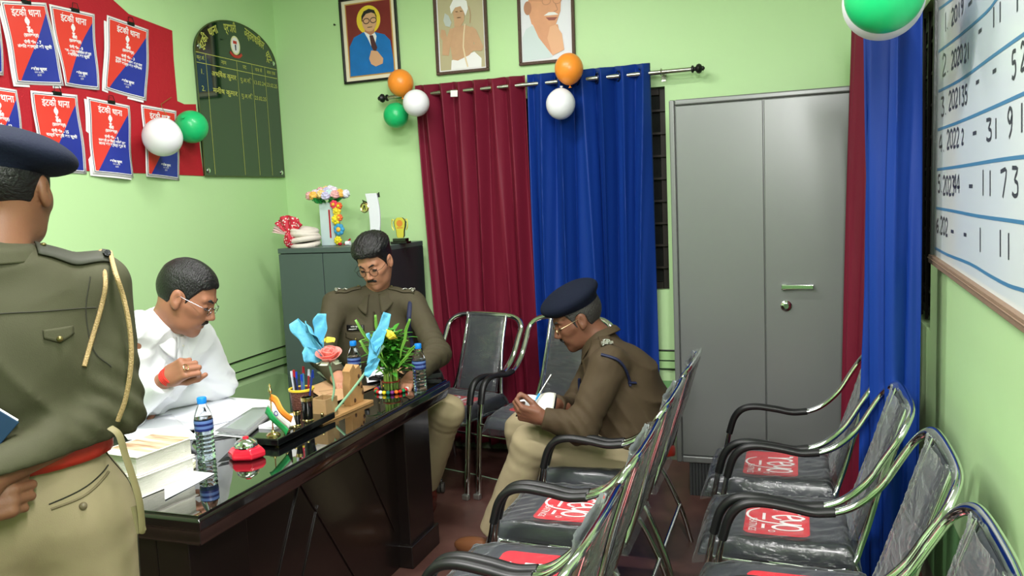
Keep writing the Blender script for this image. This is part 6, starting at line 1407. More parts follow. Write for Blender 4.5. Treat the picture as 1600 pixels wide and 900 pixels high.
def beret(P, m, c, r, R, band, badge=None, crest=0.0):
    def fn(p):
        q = P.hl(p); d = ell3(q, c, r, R)+0.0016*wav(q, 40, 2, 5)
        bd = ell3(q, (0, -0.012, 0.045), (0.084, 0.103, 0.075)); n = A3(band[1]); h = (q-A3(band[0]))@n
        b = smax(bd, np.abs(h)-0.013, 0.006); bd2 = smax(bd, np.abs(h-0.02)-0.02, 0.01)
        d = smin(d, bd2, 0.022); 
        return smin(d, b, 0.004)*P.sc
    lo, hi = bounds([P.hw((a, b_, c_)) for a in (-.17, .17) for b_ in (-.17, .17) for c_ in (-.02, .19)], 0.0)
    o = sdf_obj('beret', [(fn, lo, hi, 0.0038)], m, P.R, P.org, 2)
    return o, fn
def star(mb, c, n, u, r):
    n = nrm(n); u = nrm(np.array(u)-n*np.dot(u, n)); v = np.cross(n, u); P = []
    for k in range(10):
        a = 2*PI*k/10; q = r if k % 2 == 0 else r*0.45; P.append(tuple(np.array(c)+u*q*math.cos(a)+v*q*math.sin(a)))
    mb.add([tuple(np.array(c)+n*r*0.35)]+P, [(0, 1+k, 1+(k+1) % 10) for k in range(10)])
def epaulette(P, fn, a, b, m, stars=2, w=0.048, slide=None, text=None):
    """shoulder strap from the neck side a to the shoulder end b, lying on the shirt"""
    a, b = np.array(a, float), np.array(b, float); e = drape_strip('epaulette', fn, [a, (a+b)/2, b], w, (0, 0, -1), m, P.R, P.org, th=0.004, off=0.005, nw=6)
    d = nrm(b-a); side = np.cross(d, (0, 0, 1))
    for k in range(stars):
        t = 0.88-0.26*k; c = drape(fn, [a+(b-a)*t], (0, 0, -1), 0.0085)[0]; s = MB(); star(s, P.w(c), (0, 0, 1), d, 0.016); o = obj('star', s, M_silver, e, smooth=False)
    c = drape(fn, [a+(b-a)*0.10], (0, 0, -1), 0.008)[0]; s = MB(); s.ball(P.w(c), (0.006, 0.006, 0.004), 8); obj('button', s, M_gilt, e)
    if slide:
        q = drape(fn, [b+(a-b)*0.04], (0, 0, -1), 0.006)[0]; s = MB(); R_ = Matrix.Identity(4)
        u = nrm(side); 
        P0 = q-u*w/2; s.tube([P.w(q-u*w*0.48), P.w(q+u*w*0.48)], 0.007, n=8); obj('shoulder_title', s, slide, e)
    return e
def flap(P, fn, c, right, up, fwd, w, h, m, name='pocket_flap', btn=True, off=0.003, th=0.003, parent=None):
    """a small cloth shape draped on the garment, looking along -fwd"""
    c, right, up = [np.array(q, float) for q in (c, right, up)]; nu, nv = 9, 6; G = []
    for j in range(nv):
        for i in range(nu):
            u = i/(nu-1)-0.5; v = j/(nv-1); pt = h*(1-v) if name != 'pocket_flap' else (h*(1-v)*(1.0-0.45*abs(2*u)))
            G.append(c+right*u*w-up*pt)
    Q = drape(fn, G, -np.array(fwd), off, 0.12)-P.org; b = MB(); b.add([tuple(q) for q in Q], [(j*nu+i, j*nu+i+1, (j+1)*nu+i+1, (j+1)*nu+i) for j in range(nv-1) for i in range(nu-1)])
    o = obj(name, b, m, parent or P.R, solid=th, offset=0)
    if btn:
        q = drape(fn, [c-up*h*0.72], -np.array(fwd), off+0.003, 0.12)[0]-P.org; b = MB(); b.ball(tuple(q), 0.0065, 8); obj('button', b, M_gilt, o)
    return o
def shoe(P, ankle, d, m, parent=None):
    ankle = np.array(ankle, float); d = nrm([d[0], d[1], 0]); s = np.array([d[1], -d[0], 0]); R = np.array([s, d, [0, 0, 1]]); g = 0.0
    a = np.array([ankle[0], ankle[1], 0]); 
    def fn(p):
        q = (p-A3(a))@A3(R).T; x = ell3(q, (0, 0.085, 0.040), (0.046, 0.125, 0.045)); x = smin(x, ell3(q, (0, -0.015, 0.05), (0.038, 0.055, 0.055)), 0.03); x = smin(x, cap(q, (0, -0.01, 0.06), (0, -0.01, 0.11), 0.038, 0.040), 0.02)
        x = smax(x, -(q[:, 2]-0.012), 0.004); so = rbox(q, (0, 0.06, 0.008), (0.044, 0.135, 0.008), 0.006); return np.minimum(x, smax(so, np.sqrt((q[:, 0]*1.0)**2+((q[:, 1]-0.06)*0.34)**2)-0.047, 0.004))
    sdf_obj('shoe', [(fn, *bounds([a+d*0.24+s*.06, a-d*0.1-s*.06, a+[0, 0, .13], a-s*.06+d*.2, a+s*.06-d*.1], 0.01), 0.005)], m, P.R, P.org, 1)

# ---------------------------------------------------------------- A: officer standing with his back to the camera
c_ = ud(-16, 340, 1.66); bA = np.array([c_[0], c_[1], 0.0]); FA = nrm([bA[0], bA[1], 0]); RA = np.array([FA[1], -FA[0], 0])
def a_(x, y, z): return bA+RA*x+FA*y+np.array([0, 0, z])
P = Person('officer in olive uniform and navy beret standing with his back to us at left', bA, SK_A, 1.03)
hf = FA*math.cos(0.50)+RA*math.sin(0.50)
P.set_head(a_(0.035, 0.045, 1.615), hf+np.array([0, 0, -0.12]), (0, 0, 1))
nA, pelA, waiA, cheA = a_(0, -0.01, 1.46), a_(0, 0, 0.97), a_(0, 0.01, 1.13), a_(0, 0.0, 1.30)
sR, sL = a_(0.188, -0.005, 1.405), a_(-0.188, -0.005, 1.405)
eR, eL = a_(0.180, -0.055, 1.135), a_(-0.20, -0.08, 1.13); wR, wL = a_(-0.055, -0.215, 1.075), a_(-0.10, -0.20, 1.025)
hR, hL = a_(0.098, 0, 0.90), a_(-0.098, 0, 0.90); kR, kL = a_(0.11, 0.01, 0.50), a_(-0.11, 0.01, 0.50); fR, fL = a_(0.13, 0, 0.09), a_(-0.13, 0, 0.09)
P.build_body(nA, [pelA, waiA, cheA, a_(0, 0, 1.40)], [0.12, 0.11, 0.12, 0.07], [([sR, eR, wR], [0.05, 0.04, 0.028]), ([sL, eL, wL], [0.05, 0.04, 0.028])], [([hR, kR, fR], [0.075, 0.05, 0.035]), ([hL, kL, fL], [0.075, 0.05, 0.035])],
    [(wR, nrm(wR-eR)*0.9+np.array([0, 0, -0.35]), -FA, 1, [(0.3, 0.5, 0.4)]*4, (0.7, 0.4, 0.3), eR, 0.4), (wL, RA*1.0+np.array([0, 0, 0.12]), -FA+np.array([0, 0, .3]), -1, [(0.9, 0.9, 0.6)]*4, (0.7, 0.6, 0.4), eL, 0.3)])
P.face(None, None, M_hair, (0.007, 0.0035, 0.0), lash=False)
tA = torso_fn(pelA, waiA, cheA, nA, sL, sR, FA, wr=(0.156, 0.120), cr=(0.176, 0.125), shr_=0.056)
slR = sleeve_fn(sR, eR, wR, (0.066, 0.062, 0.047), 0.007, 3); slL = sleeve_fn(sL, eL, wL, (0.070, 0.060, 0.044), 0.005, 9)
def shA(p):
    d = tA(p)-0.004+0.003*wav(p, 16, 4, 5)+0.002*np.abs(wav(p, 36, 8, 5))
    z = p[:, 2]; d = d+0.006*np.exp(-((z-1.12)**2)/0.0020)*np.sin((p@A3(RA))*46+2*wav(p, 9, 3, 4)); d = d+folds(p, RA*0.75+np.array([0, 0, .65]), 30, 0.016, 2)+folds(p, RA*-0.3+np.array([0, 0, .95]), 42, 0.010, 9)
    d = smin(d, slR(p), 0.03); d = smin(d, slL(p), 0.03); return smax(d, 1.088-z, 0.006)
sh = sdf_obj('shirt', [(shA, *bounds([sR, sL, eR, eL, wR, wL, pelA, nA], 0.14), 0.0062)], M_ua, P.R, P.org, 2)
P.collar(a_(0, 0.0, 1.462), (0, 0, 1), FA, M_ua, r=0.070, wing=0.06, h=0.030, parent=sh)
lgA = legs_fn(hL, kL, fL, hR, kR, fR, pelA, waiA, r=(0.122, 0.092, 0.075), wr=(0.162, 0.130), top=a_(0, 0, 1.062), seed=5)
tr = sdf_obj('trousers', [(lgA, *bounds([waiA, hR, hL, kR, kL, fR, fL], 0.17), 0.0075)], M_khaki, P.R, P.org, 2)
# belt round the waist
def beltA(p): return np.minimum(tA(p)-0.006, lgA(p))
b = MB(); n = 72; G = []
for z in (1.050, 1.062, 1.078, 1.092):
    for k in range(n):
        a = 2*PI*k/n; dr = RA*math.cos(a)+FA*math.sin(a); o = np.array([bA[0], bA[1], z]); rr = 0.135
        q = np.array([o+dr*t for t in np.linspace(0.09, 0.24, 40)], dtype=f32); v = beltA(q); i = int(np.argmax(v > 0.004)); G.append(o+dr*(0.09+0.15*i/39+0.004)-P.org)
b.add([tuple(g) for g in G], [(j*n+k, j*n+(k+1) % n, (j+1)*n+(k+1) % n, (j+1)*n+k) for j in range(3) for k in range(n)])
bl_ = obj('belt', b, M_redb, P.R, solid=0.005, offset=1)
epaulette(P, shA, a_(0.075, -0.028, 1.5), a_(0.208, -0.022, 1.5), mat('dark_olive_strap', (46, 48, 36), 0.7), 0, 0.066, mat('silver_black_title', (70, 72, 76), 0.4, 0.3, bump=1.0, bscale=400))
flap(P, shA, a_(0.095, -0.2, 1.335), RA, np.array([0, 0, 1.]), -FA, 0.055, 0.030, M_ua, name='pocket_flap', btn=True, parent=sh)
# yoke seam and armhole seam
def seam(P, fn, pts, d, m, r, parent, off=0.001, name='seam'):
    Q = drape(fn, [tuple(q) for q in spline(pts, 8)], d, off, 0.2)-P.org; b = MB(); b.tube([tuple(q) for q in Q], r, n=5); return obj(name, b, m, parent)
M_seam = mat('dark_seam', (40, 40, 28), 0.8)
seam(P, shA, [a_(x, -0.3, 1.375+0.012*abs(x)/.2*-1) for x in np.linspace(-0.17, 0.17, 7)], FA, M_seam, 0.0013, sh)
seam(P, shA, [a_(0.165, -0.3, 1.43), a_(0.150, -0.3, 1.36), a_(0.155, -0.3, 1.28), a_(0.185, -0.3, 1.24)], FA, M_seam, 0.0014, sh)
# hip pocket with button
seam(P, lgA, [a_(0.045, -0.3, 0.985), a_(0.11, -0.3, 0.998), a_(0.165, -0.3, 1.018)], FA, M_seam, 0.0016, tr, name='pocket_welt')
seam(P, lgA, [a_(0.048, -0.3, 0.975), a_(0.11, -0.3, 0.984), a_(0.163, -0.3, 1.008)], FA, mat('dark_khaki', (120, 108, 82), 0.8), 0.003, tr, name='pocket_welt')  # lower welt line in a darker khaki
q = drape(lgA, [a_(0.105, -0.3, 0.965)], FA, 0.002, 0.2)[0]-P.org; b = MB(); b.ball(tuple(q), 0.008, 10); obj('button', b, mat('khaki_button', (110, 100, 78), 0.4), tr)
seam(P, lgA, [a_(0.19, -0.02, 1.04), a_(0.2, -0.02, 0.8), a_(0.2, -0.02, 0.6)], -RA, M_seam, 0.0012, tr)
# lanyard: from the shoulder strap round the arm to the hip
rp = []
def armpt(x, y, z, d, off=0.006): return drape(shA, [a_(x, y, z)], d, off, 0.25)[0]
l1 = [armpt(0.196, -0.005, 1.42, (0, 0, -1))]+[armpt(x, -0.1, z, FA) for x, z in ((0.192, 1.42), (0.180, 1.37), (0.154, 1.30), (0.134, 1.25))]
l2 = [armpt(0.215, 0.0, 1.42, (0, 0, -1))]+[ud(x, y, 1.63) for x, y in ((180, 425), (193, 465), (203, 515), (205, 565), (197, 620), (184, 658))]
for L in (l1, l2):
    b = MB(); b.tube([P.w(q) for q in spline(L, 8)], 0.0048, n=8); obj('lanyard', b, M_rope, P.R)
b = MB(); l3 = [ud(x, y, 1.50) for x, y in ((172, 668), (186, 680), (196, 712), (207, 745), (218, 785), (222, 832), (212, 790))]
b.tube([P.w(q) for q in spline(l3, 8)], 0.006, n=8, flat=(0.010, 0.0035)); obj('lanyard_tail', b, mat('olive_webbing', (112, 104, 70), 0.6), P.R)
Rb = np.array([[math.cos(0.25), 0, -math.sin(0.25)], [0, 1, 0], [math.sin(0.25), 0, math.cos(0.25)]])
beret(P, M_navy, (0.020, 0.005, 0.083), (0.112, 0.128, 0.046), Rb, ((0, 0, 0.052), nrm((0.10, -0.05, 1))))
shoe(P, fR, FA, M_shoe); shoe(P, fL, FA, M_shoe)
# blue file held in his hands behind the back
fc = a_(-0.145, -0.175, 1.165); Mf = Matrix.Identity(4)
ux = nrm(RA*0.72+np.array([0, 0, -0.70])); uy = nrm(RA*0.69+np.array([0, 0, 0.72])+FA*0.06); uz = np.cross(ux, uy)
for i in range(3): Mf[i][0] = ux[i]; Mf[i][1] = uy[i]; Mf[i][2] = uz[i]; Mf[i][3] = fc[i]
F_ = thing('file_folder', 'navy blue file folder with white edge held by the standing officer', 'file', mw=Mf)
b = MB(); b.bx(-0.11, 0.11, -0.11, 0.11, -0.007, 0.007); obj('cover', b, mat('navy_card', (20, 50, 82), 0.4), F_, bevel=0.002)
b = MB(); b.bx(-0.106, 0.106, -0.106, 0.1125, -0.005, 0.005); obj('pages', b, M_paper, F_, smooth=False)

# ---------------------------------------------------------------- B: man in white shirt leaning on the desk
HB = ud(292, 464, 2.95); bB = np.array([-2.68, 2.40, 0.0])
P = Person('man in white shirt and rimless spectacles leaning over papers on the desk', bB, SK_B, 1.08)
v_ = nrm([HB[0], HB[1], 0]); rt = np.array([v_[1], -v_[0], 0]); fB = nrm(rt*math.cos(0.35)-v_*math.sin(0.35))
P.set_head(HB, fB*0.86+np.array([0, 0, -0.50]), np.array([0, 0, 1])+rt*0.1)
nB = ud(257, 512, 3.0); sR, sL = ud(212, 515, 2.88), ud(308, 528, 3.16); cheB = (sR+sL)/2*0.5+nB*0.5+np.array([-0.10, 0.0, -0.13]); waiB = np.array([-2.52, 2.42, 0.84]); pelB = np.array([-2.70, 2.42, 0.62])
eR = un(200, 642, 'Z', 0.845); wR = ud(262, 590, 2.86); eL = np.array([-2.26, 2.72, 0.845]); wL = np.array([-2.36, 2.46, 0.835])
hR, hL = np.array([-2.68, 2.32, 0.56]), np.array([-2.68, 2.52, 0.56]); kR, kL = np.array([-2.32, 2.30, 0.55]), np.array([-2.32, 2.54, 0.55]); fR, fL = np.array([-2.36, 2.30, 0.09]), np.array([-2.36, 2.54, 0.09])
fw = nrm(ud(312, 560, 2.80)-wR); bk = -v_+np.array([0, 0, 0.5])
P.build_body(nB, [pelB, waiB, cheB, nB], [0.12, 0.11, 0.12, 0.06], [([sR, eR, wR], [0.05, 0.038, 0.027]), ([sL, eL, wL], [0.05, 0.038, 0.027])], [([hR, kR, fR], [0.075, 0.05, 0.035]), ([hL, kL, fL], [0.075, 0.05, 0.035])],
    [(wR, fw, bk, -1 if False else 1, [(1.15, 1.3, 0.8), (1.2, 1.35, 0.8), (1.25, 1.35, 0.8), (1.3, 1.3, 0.8)], (0.55, 0.75, 0.5), eR, 0.2), (wL, nrm([-0.2, -0.9, -0.15]), (0, 0, 1), -1, [(0.2, 0.3, 0.2)]*4, (0.7, 0.3, 0.2), eL, 0.3)], jaw=1.04)
P.face(M_hair, mat('thin_moustache', (38, 28, 26), 0.6), M_hair, (0.010, 0.004, 0.0012))
P.glasses(mat('silver_wire', (130, 130, 136), 0.2, 1.0), 0.0185, False)
tB = torso_fn(pelB, waiB, cheB, nB, sL, sR, fB, wr=(0.17, 0.13), cr=(0.180, 0.130), shr_=0.060, belly=0.0)
slR = sleeve_fn(sR, eR, wR-nrm(wR-eR)*0.035, (0.072, 0.064, 0.048), 0.005, 13); slL = sleeve_fn(sL, eL, wL, (0.072, 0.060, 0.046), 0.006, 19)
def shB(p):
    d = tB(p)-0.004+folds(p, (0.5, 0.2, 0.8), 34, 0.0162, 3)+folds(p, (0.3, -0.8, 0.5), 46, 0.0108, 13)+0.003*wav(p, 15, 14, 5)+0.003*np.abs(wav(p, 30, 18, 5)); d = smin(d, slR(p), 0.022); d = smin(d, slL(p), 0.022); return smax(d, 0.60-p[:, 2], 0.006)
sh = sdf_obj('shirt', [(shB, *bounds([sR, sL, eR, eL, wR, wL, pelB, nB], 0.15), 0.0062)], M_ws, P.R, P.org, 2)
cu = nrm(nB-cheB+np.array([0.05, 0, 0.12])); cf = nrm(rt*0.75-v_*0.65)
P.collar(nB+cu*0.0, cu, cf, M_ws, r=0.071, wing=0.085, h=0.034, parent=sh)
b = MB(); Q = drape(shB, spline([nB+cf*0.09+np.array([0, 0, -0.03]), nB+cf*0.12+np.array([0.02, 0, -0.13]), nB+cf*0.12+np.array([0.0, 0, -0.26])], 8), -cf, 0.002, 0.15)-P.org
b.tube([tuple(q) for q in Q], 0.004, n=6, flat=(0.014, 0.0022)); obj('placket', b, M_ws, sh)
for k in (3, 9):
    b = MB(); b.ball(tuple(Q[k]+cf*0.003), 0.0045, 8); obj('button', b, M_paper2, sh)
lgB = legs_fn(hL, kL, fL, hR, kR, fR, pelB, waiB, seed=8)
sdf_obj('trousers', [(lgB, *bounds([pelB, hR, hL, kR, kL, fR, fL], 0.17), 0.011)], mat('grey_trousers', (60, 62, 68), 0.7), P.R, P.org, 1)
ax = nrm(wR-eR); b = MB(); pr0 = wR-P.org-ax*0.002
for k in range(4):
    c = Vector(pr0+ax*0.007*k); X_ = Vector(ax).orthogonal().normalized(); Y_ = Vector(ax).cross(X_); b.tube([tuple(c+X_*0.030*math.cos(a)+Y_*0.030*math.sin(a)) for a in np.linspace(0, 2*PI, 22, endpoint=False)], 0.0042, n=6, closed=True)
obj('wrist_thread', b, mat('red_thread', (226, 52, 40), 0.6, bump=0.5, bscale=300), P.body, label='red thread wound round the wrist')
b = MB(); c = Vector(wR-P.org+fw*0.095); X_ = Vector(fw).orthogonal().normalized(); Y_ = Vector(fw).cross(X_)
b.tube([tuple(c+Vector((-v_)*0.012)+X_*0.0105*math.cos(a)+Y_*0.0105*math.sin(a)) for a in np.linspace(0, 2*PI, 16, endpoint=False)], 0.0018, n=6, closed=True); obj('ring', b, M_gold2, P.body)
shoe(P, fR, (1, 0), M_black); shoe(P, fL, (1, 0), M_black)

# ---------------------------------------------------------------- C: bespectacled officer behind the far end of the desk
HC = ud(586, 409, 3.97); bC = np.array([-2.05, 3.64, 0.0])
P = Person('bareheaded officer with spectacles, moustache and name plate seated behind the desk', bC, SK_C, 1.01)
v_ = nrm([HC[0], HC[1], 0]); rt = np.array([v_[1], -v_[0], 0])
hfC = nrm(-v_*0.86-rt*0.44); P.set_head(HC, hfC*0.88+np.array([0, 0, -0.47]), np.array([0, 0, 1])-rt*0.10)
cf = nrm(-v_*0.97-rt*0.12)
nC = ud(588, 464, 4.05); sRc, sLc = ud(524, 473, 4.00), ud(647, 473, 4.04); cheC = nC+np.array([-0.01, 0.0, -0.19]); waiC = np.array([-2.02, 3.62, 0.83]); pelC = np.array([-2.03, 3.66, 0.60])
eRc = ud(503, 557, 3.86); wRc = un(538, 594, 'Z', 0.80); wRc = eRc+nrm(wRc-eRc)*0.26; wRc[2] = 0.80; eLc = ud(684, 552, 3.80); wLc = un(655, 580, 'Z', 0.81); wLc = eLc+nrm(wLc-eLc)*0.25
hRc, hLc = np.array([-2.13, 3.60, 0.55]), np.array([-1.93, 3.64, 0.55]); kRc, kLc = np.array([-2.00, 3.24, 0.545]), np.array([-1.58, 3.47, 0.56]); fRc, fLc = np.array([-2.02, 3.28, 0.09]), np.array([-1.80, 3.66, 0.12])
P.build_body(nC, [pelC, waiC, cheC, nC], [0.12, 0.11, 0.12, 0.06], [([sRc, eRc, wRc], [0.05, 0.038, 0.027]), ([sLc, eLc, wLc], [0.05, 0.038, 0.027])], [([hRc, kRc, fRc], [0.075, 0.05, 0.035]), ([hLc, kLc, fLc], [0.075, 0.05, 0.035])],
    [(wRc, nrm(wRc-eRc)+np.array([0, 0, -.1]), (0, 0, 1), 1 if False else -1, [(0.3, 0.5, 0.3)]*4, (0.7, 0.4, 0.3), eRc, 0.4), (wLc, nrm(wLc-eLc)+np.array([0, 0, -.05]), (0, 0, 1), 1, [(0.3, 0.5, 0.3)]*4, (0.7, 0.4, 0.3), eLc, 0.4)], jaw=1.0)
P.face(M_hair, M_hair, M_hair, (0.030, 0.006, 0.0035), hsz=130)
P.glasses(mat('black_wire', (24, 22, 22), 0.3, 0.5), 0.0205, True)
tC = torso_fn(pelC, waiC, cheC, nC, sLc, sRc, cf, wr=(0.175, 0.125), cr=(0.176, 0.125), shr_=0.052)
slR = sleeve_fn(sRc, eRc, wRc, (0.062, 0.056, 0.044), 0.006, 23); slL = sleeve_fn(sLc, eLc, wLc, (0.062, 0.058, 0.046), 0.007, 29)
def shC(p):
    d = tC(p)-0.004+folds(p, (0.3, 0.2, 0.9), 38, 0.0126, 5)+folds(p, (0.7, 0.1, 0.6), 44, 0.0090, 15)+0.003*wav(p, 15, 24, 5)+0.0025*np.abs(wav(p, 32, 28, 5)); d = smin(d, slR(p), 0.025); d = smin(d, slL(p), 0.025); return smax(d, 0.60-p[:, 2], 0.006)
sh = sdf_obj('shirt', [(shC, *bounds([sRc, sLc, eRc, eLc, wRc, wLc, pelC, nC], 0.15), 0.0062)], M_uc, P.R, P.org, 2)
P.collar(nC+np.array([0, 0, 0.008])+cf*0.008, (0, 0, 1), cf, M_uc, r=0.079, wing=0.10, h=0.030, parent=sh)
b = MB(); Q = drape(shC, spline([nC+cf*0.12+np.array([0, 0, -0.06]), nC+cf*0.16+np.array([0, 0, -0.18]), nC+cf*0.16+np.array([0, 0, -0.38])], 8), -cf, 0.002, 0.2)-P.org
b.tube([tuple(q) for q in Q], 0.004, n=6, flat=(0.015, 0.002)); pk = obj('placket', b, M_uc, sh)
for k in (3, 8, 13):
    b = MB(); b.ball(tuple(Q[k]+cf*0.003), 0.005, 8); obj('button', b, M_gilt, pk)
latC = np.array([-cf[1], cf[0], 0.0]); rC = latC if latC@rt > 0 else -latC         # image-right along the chest
for s in (-1, 1): flap(P, shC, nC+rC*s*0.095+cf*0.2+np.array([0, 0, -0.155]), rC, np.array([0, 0, 1.]), cf, 0.105, 0.042, M_uc, parent=sh)
for s, e0, e1 in ((-1, 0.07, 0.195), (1, 0.07, 0.195)):
    base = nC+cf*0.018+np.array([0, 0, 0.10]); sp = (sRc if s < 0 else sLc)-nC; d_ = nrm([sp[0], sp[1], 0]); epaulette(P, shC, base+d_*e0, base+d_*e1, M_uc, 2, 0.050, mat('gilt_title', (176, 176, 160), 0.4, 0.6, bump=1.0, bscale=300))
npl = flap(P, shC, nC-rC*0.095+cf*0.2+np.array([0, 0, -0.118]), rC, np.array([0, 0, 1.]), cf, 0.088, 0.026, M_black, name='name_plate', btn=False, off=0.007, parent=sh)
tb = MB(); fwC = cf; Mt = Matrix.Identity(4); o3 = drape(shC, [nC-rC*0.095+cf*0.2+np.array([0, 0, -0.131])], -cf, 0.0115, 0.12)[0]-P.org
for i in range(3): Mt[i][0] = rC[i]; Mt[i][1] = (0, 0, 1)[i]; Mt[i][2] = cf[i]; Mt[i][3] = o3[i]
text_mb(tb, 'मनीष कुमार', 0.0095, Mt @ TR(0, 0.006, 0)); text_mb(tb, 'MANISH KUMAR', 0.0085, Mt @ TR(0, -0.006, 0)); obj('lettering', tb, M_ink, npl, smooth=False)
# navy cord and sleeve badge
cp0 = drape(shC, [nC+rC*0.178+np.array([0, 0, 0.1])], (0, 0, -1), 0.005)[0]
cd = [cp0]+[drape(shC, [nC+rC*x+cf*0.25+np.array([0, 0, z])], -cf, 0.006, 0.2)[0] for x, z in ((0.172, -0.05), (0.166, -0.12), (0.164, -0.20), (0.168, -0.25))]
b = MB(); b.tube([P.w(q) for q in spline(cd, 8)], 0.006, n=8, flat=(0.011, 0.005)); obj('lanyard', b, M_navyc, P.R)
q = drape(shC, [sLc+rC*0.2-v_*0.05+np.array([0, 0, -0.10])], nrm(-rC*0.9+v_*0.4), 0.004, 0.1)[0]-P.org; b = MB(); b.ball(tuple(q), (0.010, 0.018, 0.024), 10); obj('sleeve_badge', b, mat('badge_orange', (190, 120, 70), 0.5), sh)
lgC = legs_fn(hLc, kLc, fLc, hRc, kRc, fRc, pelC, waiC, r=(0.096, 0.076, 0.060), seed=11)
sdf_obj('trousers', [(lgC, *bounds([pelC, hRc, hLc, kRc, kLc, fRc, fLc], 0.17), 0.0075)], M_khaki2, P.R, P.org, 2)
shoe(P, fRc, (0.1, -1), M_shoe); shoe(P, (-1.80, 3.66, 0.1), (0.25, -1), M_shoe)

# ---------------------------------------------------------------- D: seated officer writing in a notebook
HD = ud(901, 497, 3.503); bD = np.array([-0.66, 3.27, 0.0])
P = Person('seated officer in navy beret and brown-olive uniform writing in a small notebook', bD, SK_D, 1.08)
v_ = nrm([HD[0], HD[1], 0]); rt = np.array([v_[1], -v_[0], 0]); hfD = nrm(-rt*0.985-v_*0.17)
P.set_head(HD, hfD*0.90+np.array([0, 0, -0.44]), np.array([0, 0, 1]))
nD = ud(940, 533, 3.503); sLd, sRd = ud(951, 570, 3.292), ud(938, 560, 3.692); cheD = ud(968, 592, 3.481); waiD = ud(985, 655, 3.481); pelD = ud(985, 706, 3.460)
eLd = ud(908, 668, 3.249); wLd = ud(846, 652, 3.249); eRd = ud(895, 640, 3.692); wRd = ud(868, 632, 3.460)
hLd, hRd = pelD+np.array([-0.02, -0.09, -0.01]), pelD+np.array([-0.02, 0.09, -0.01]); kLd = ud(832, 694, 3.42); kRd = ud(818, 672, 3.68); fLd = un(775, 832, 'Z', 0.12); fRd = fLd+np.array([0.09, 0.24, 0])
handL = (wLd, nrm(ud(815, 645, 3.249)-wLd), np.array(-v_*0.8+np.array([0, 0, -0.45])), -1 if False else 1, [(0.9, 0.9, 0.6), (1.0, 1.0, 0.6), (1.05, 1.0, 0.6), (1.1, 1.0, 0.6)], (0.5, 0.5, 0.35), eLd, 0.1)
wr_t = nrm(ud(838, 622, 3.397)-wRd)
handR = (wRd, wr_t, nrm(np.array([-0.15, -0.25, 0.9])), -1, [(0.7, 0.8, 0.4), (0.9, 0.9, 0.5), (1.1, 1.0, 0.5), (1.2, 1.0, 0.5)], (0.5, 0.6, 0.5), eRd, 0.1)
P.build_body(nD, [pelD, waiD, cheD, nD], [0.12, 0.12, 0.12, 0.06], [([sLd, eLd, wLd], [0.05, 0.038, 0.027]), ([sRd, eRd, wRd], [0.05, 0.038, 0.027])], [([hLd, kLd, fLd], [0.075, 0.05, 0.035]), ([hRd, kRd, fRd], [0.075, 0.05, 0.035])], [handL, handR], jaw=1.02)
P.face(M_hairg, M_hair, M_hairg, (0.010, 0.007, 0.0))
P.glasses(mat('gold_wire', (180, 160, 120), 0.3, 1.0), 0.0185, False)
tD = torso_fn(pelD, waiD, cheD, nD+np.array([0.0, 0, -0.01]), sLd, sRd, -rt, wr=(0.175, 0.145), cr=(0.185, 0.145), pr_=(0.175, 0.145), shr_=0.062, belly=0.01)
slL = sleeve_fn(sLd, eLd, wLd-nrm(wLd-eLd)*0.01, (0.078, 0.066, 0.046), 0.006, 33); slR = sleeve_fn(sRd, eRd, wRd-nrm(wRd-eRd)*0.01, (0.072, 0.060, 0.042), 0.005, 37)
up_ = A3(nrm(waiD-pelD)); hemD = A3(pelD+(waiD-pelD)*0.10)
def shD(p):
    d = tD(p)-0.004+folds(p, (0.3, 0.2, 0.9), 34, 0.0162, 7)+folds(p, (0.8, 0.1, 0.5), 40, 0.0108, 17)+0.003*wav(p, 14, 34, 5)+0.003*np.abs(wav(p, 28, 30, 5)); d = smin(d, slL(p), 0.022); d = smin(d, slR(p), 0.022); return smax(d, (hemD-p)@up_, 0.006)
sh = sdf_obj('shirt', [(shD, *bounds([sLd, sRd, eLd, eRd, wLd, wRd, pelD, nD], 0.19), 0.0062)], M_ud, P.R, P.org, 2)
cuD = nrm(nD-cheD+np.array([-0.02, 0, 0.06])); P.collar(nD+cuD*0.004, cuD, -rt*0.9+np.array([0, 0, -0.4]), M_ud, r=0.074, wing=0.080, h=0.032, parent=sh)
lgD = legs_fn(hLd, kLd, fLd, hRd, kRd, fRd, pelD, waiD, r=(0.100, 0.080, 0.078), wr=(0.165, 0.135), seed=17, fold=0.004)
def lgD2(p):
    d = lgD(p)
    return np.where(p[:, 2] < 0.50, smax(d, -(p[:, 2]-0.445)-10*(p[:, 0] < -0.93), 0.004), d)
tr = sdf_obj('trousers', [(lgD, *bounds([pelD, hLd, hRd, kLd, kRd, fLd, fRd], 0.18), 0.007)], M_khaki, P.R, P.org, 2)
q0 = pelD+(waiD-pelD)*0.08; Rb_ = frame3(np.cross(nrm(waiD-pelD), (0, 1, 0)), nrm(waiD-pelD)); b = MB(); b.tube([tuple(q0-P.org+Rb_[0]*0.172*math.cos(a)+Rb_[1]*0.184*math.sin(a)) for a in np.linspace(0, 2*PI, 48, endpoint=False)], 0.02, n=8, closed=True, flat=(0.005, 0.022), up=tuple(nrm(waiD-pelD))); obj('belt', b, M_redb, P.R)
d_ = nrm([*(sLd-nD)[:2], 0]); e_ = epaulette(P, shD, nD+d_*0.065+np.array([0, 0, 0.12]), nD+d_*0.20+np.array([0, 0, 0.12]), M_ud, 2, 0.050, mat('gilt_title', (176, 176, 160), 0.4, 0.6, bump=1.0, bscale=300))
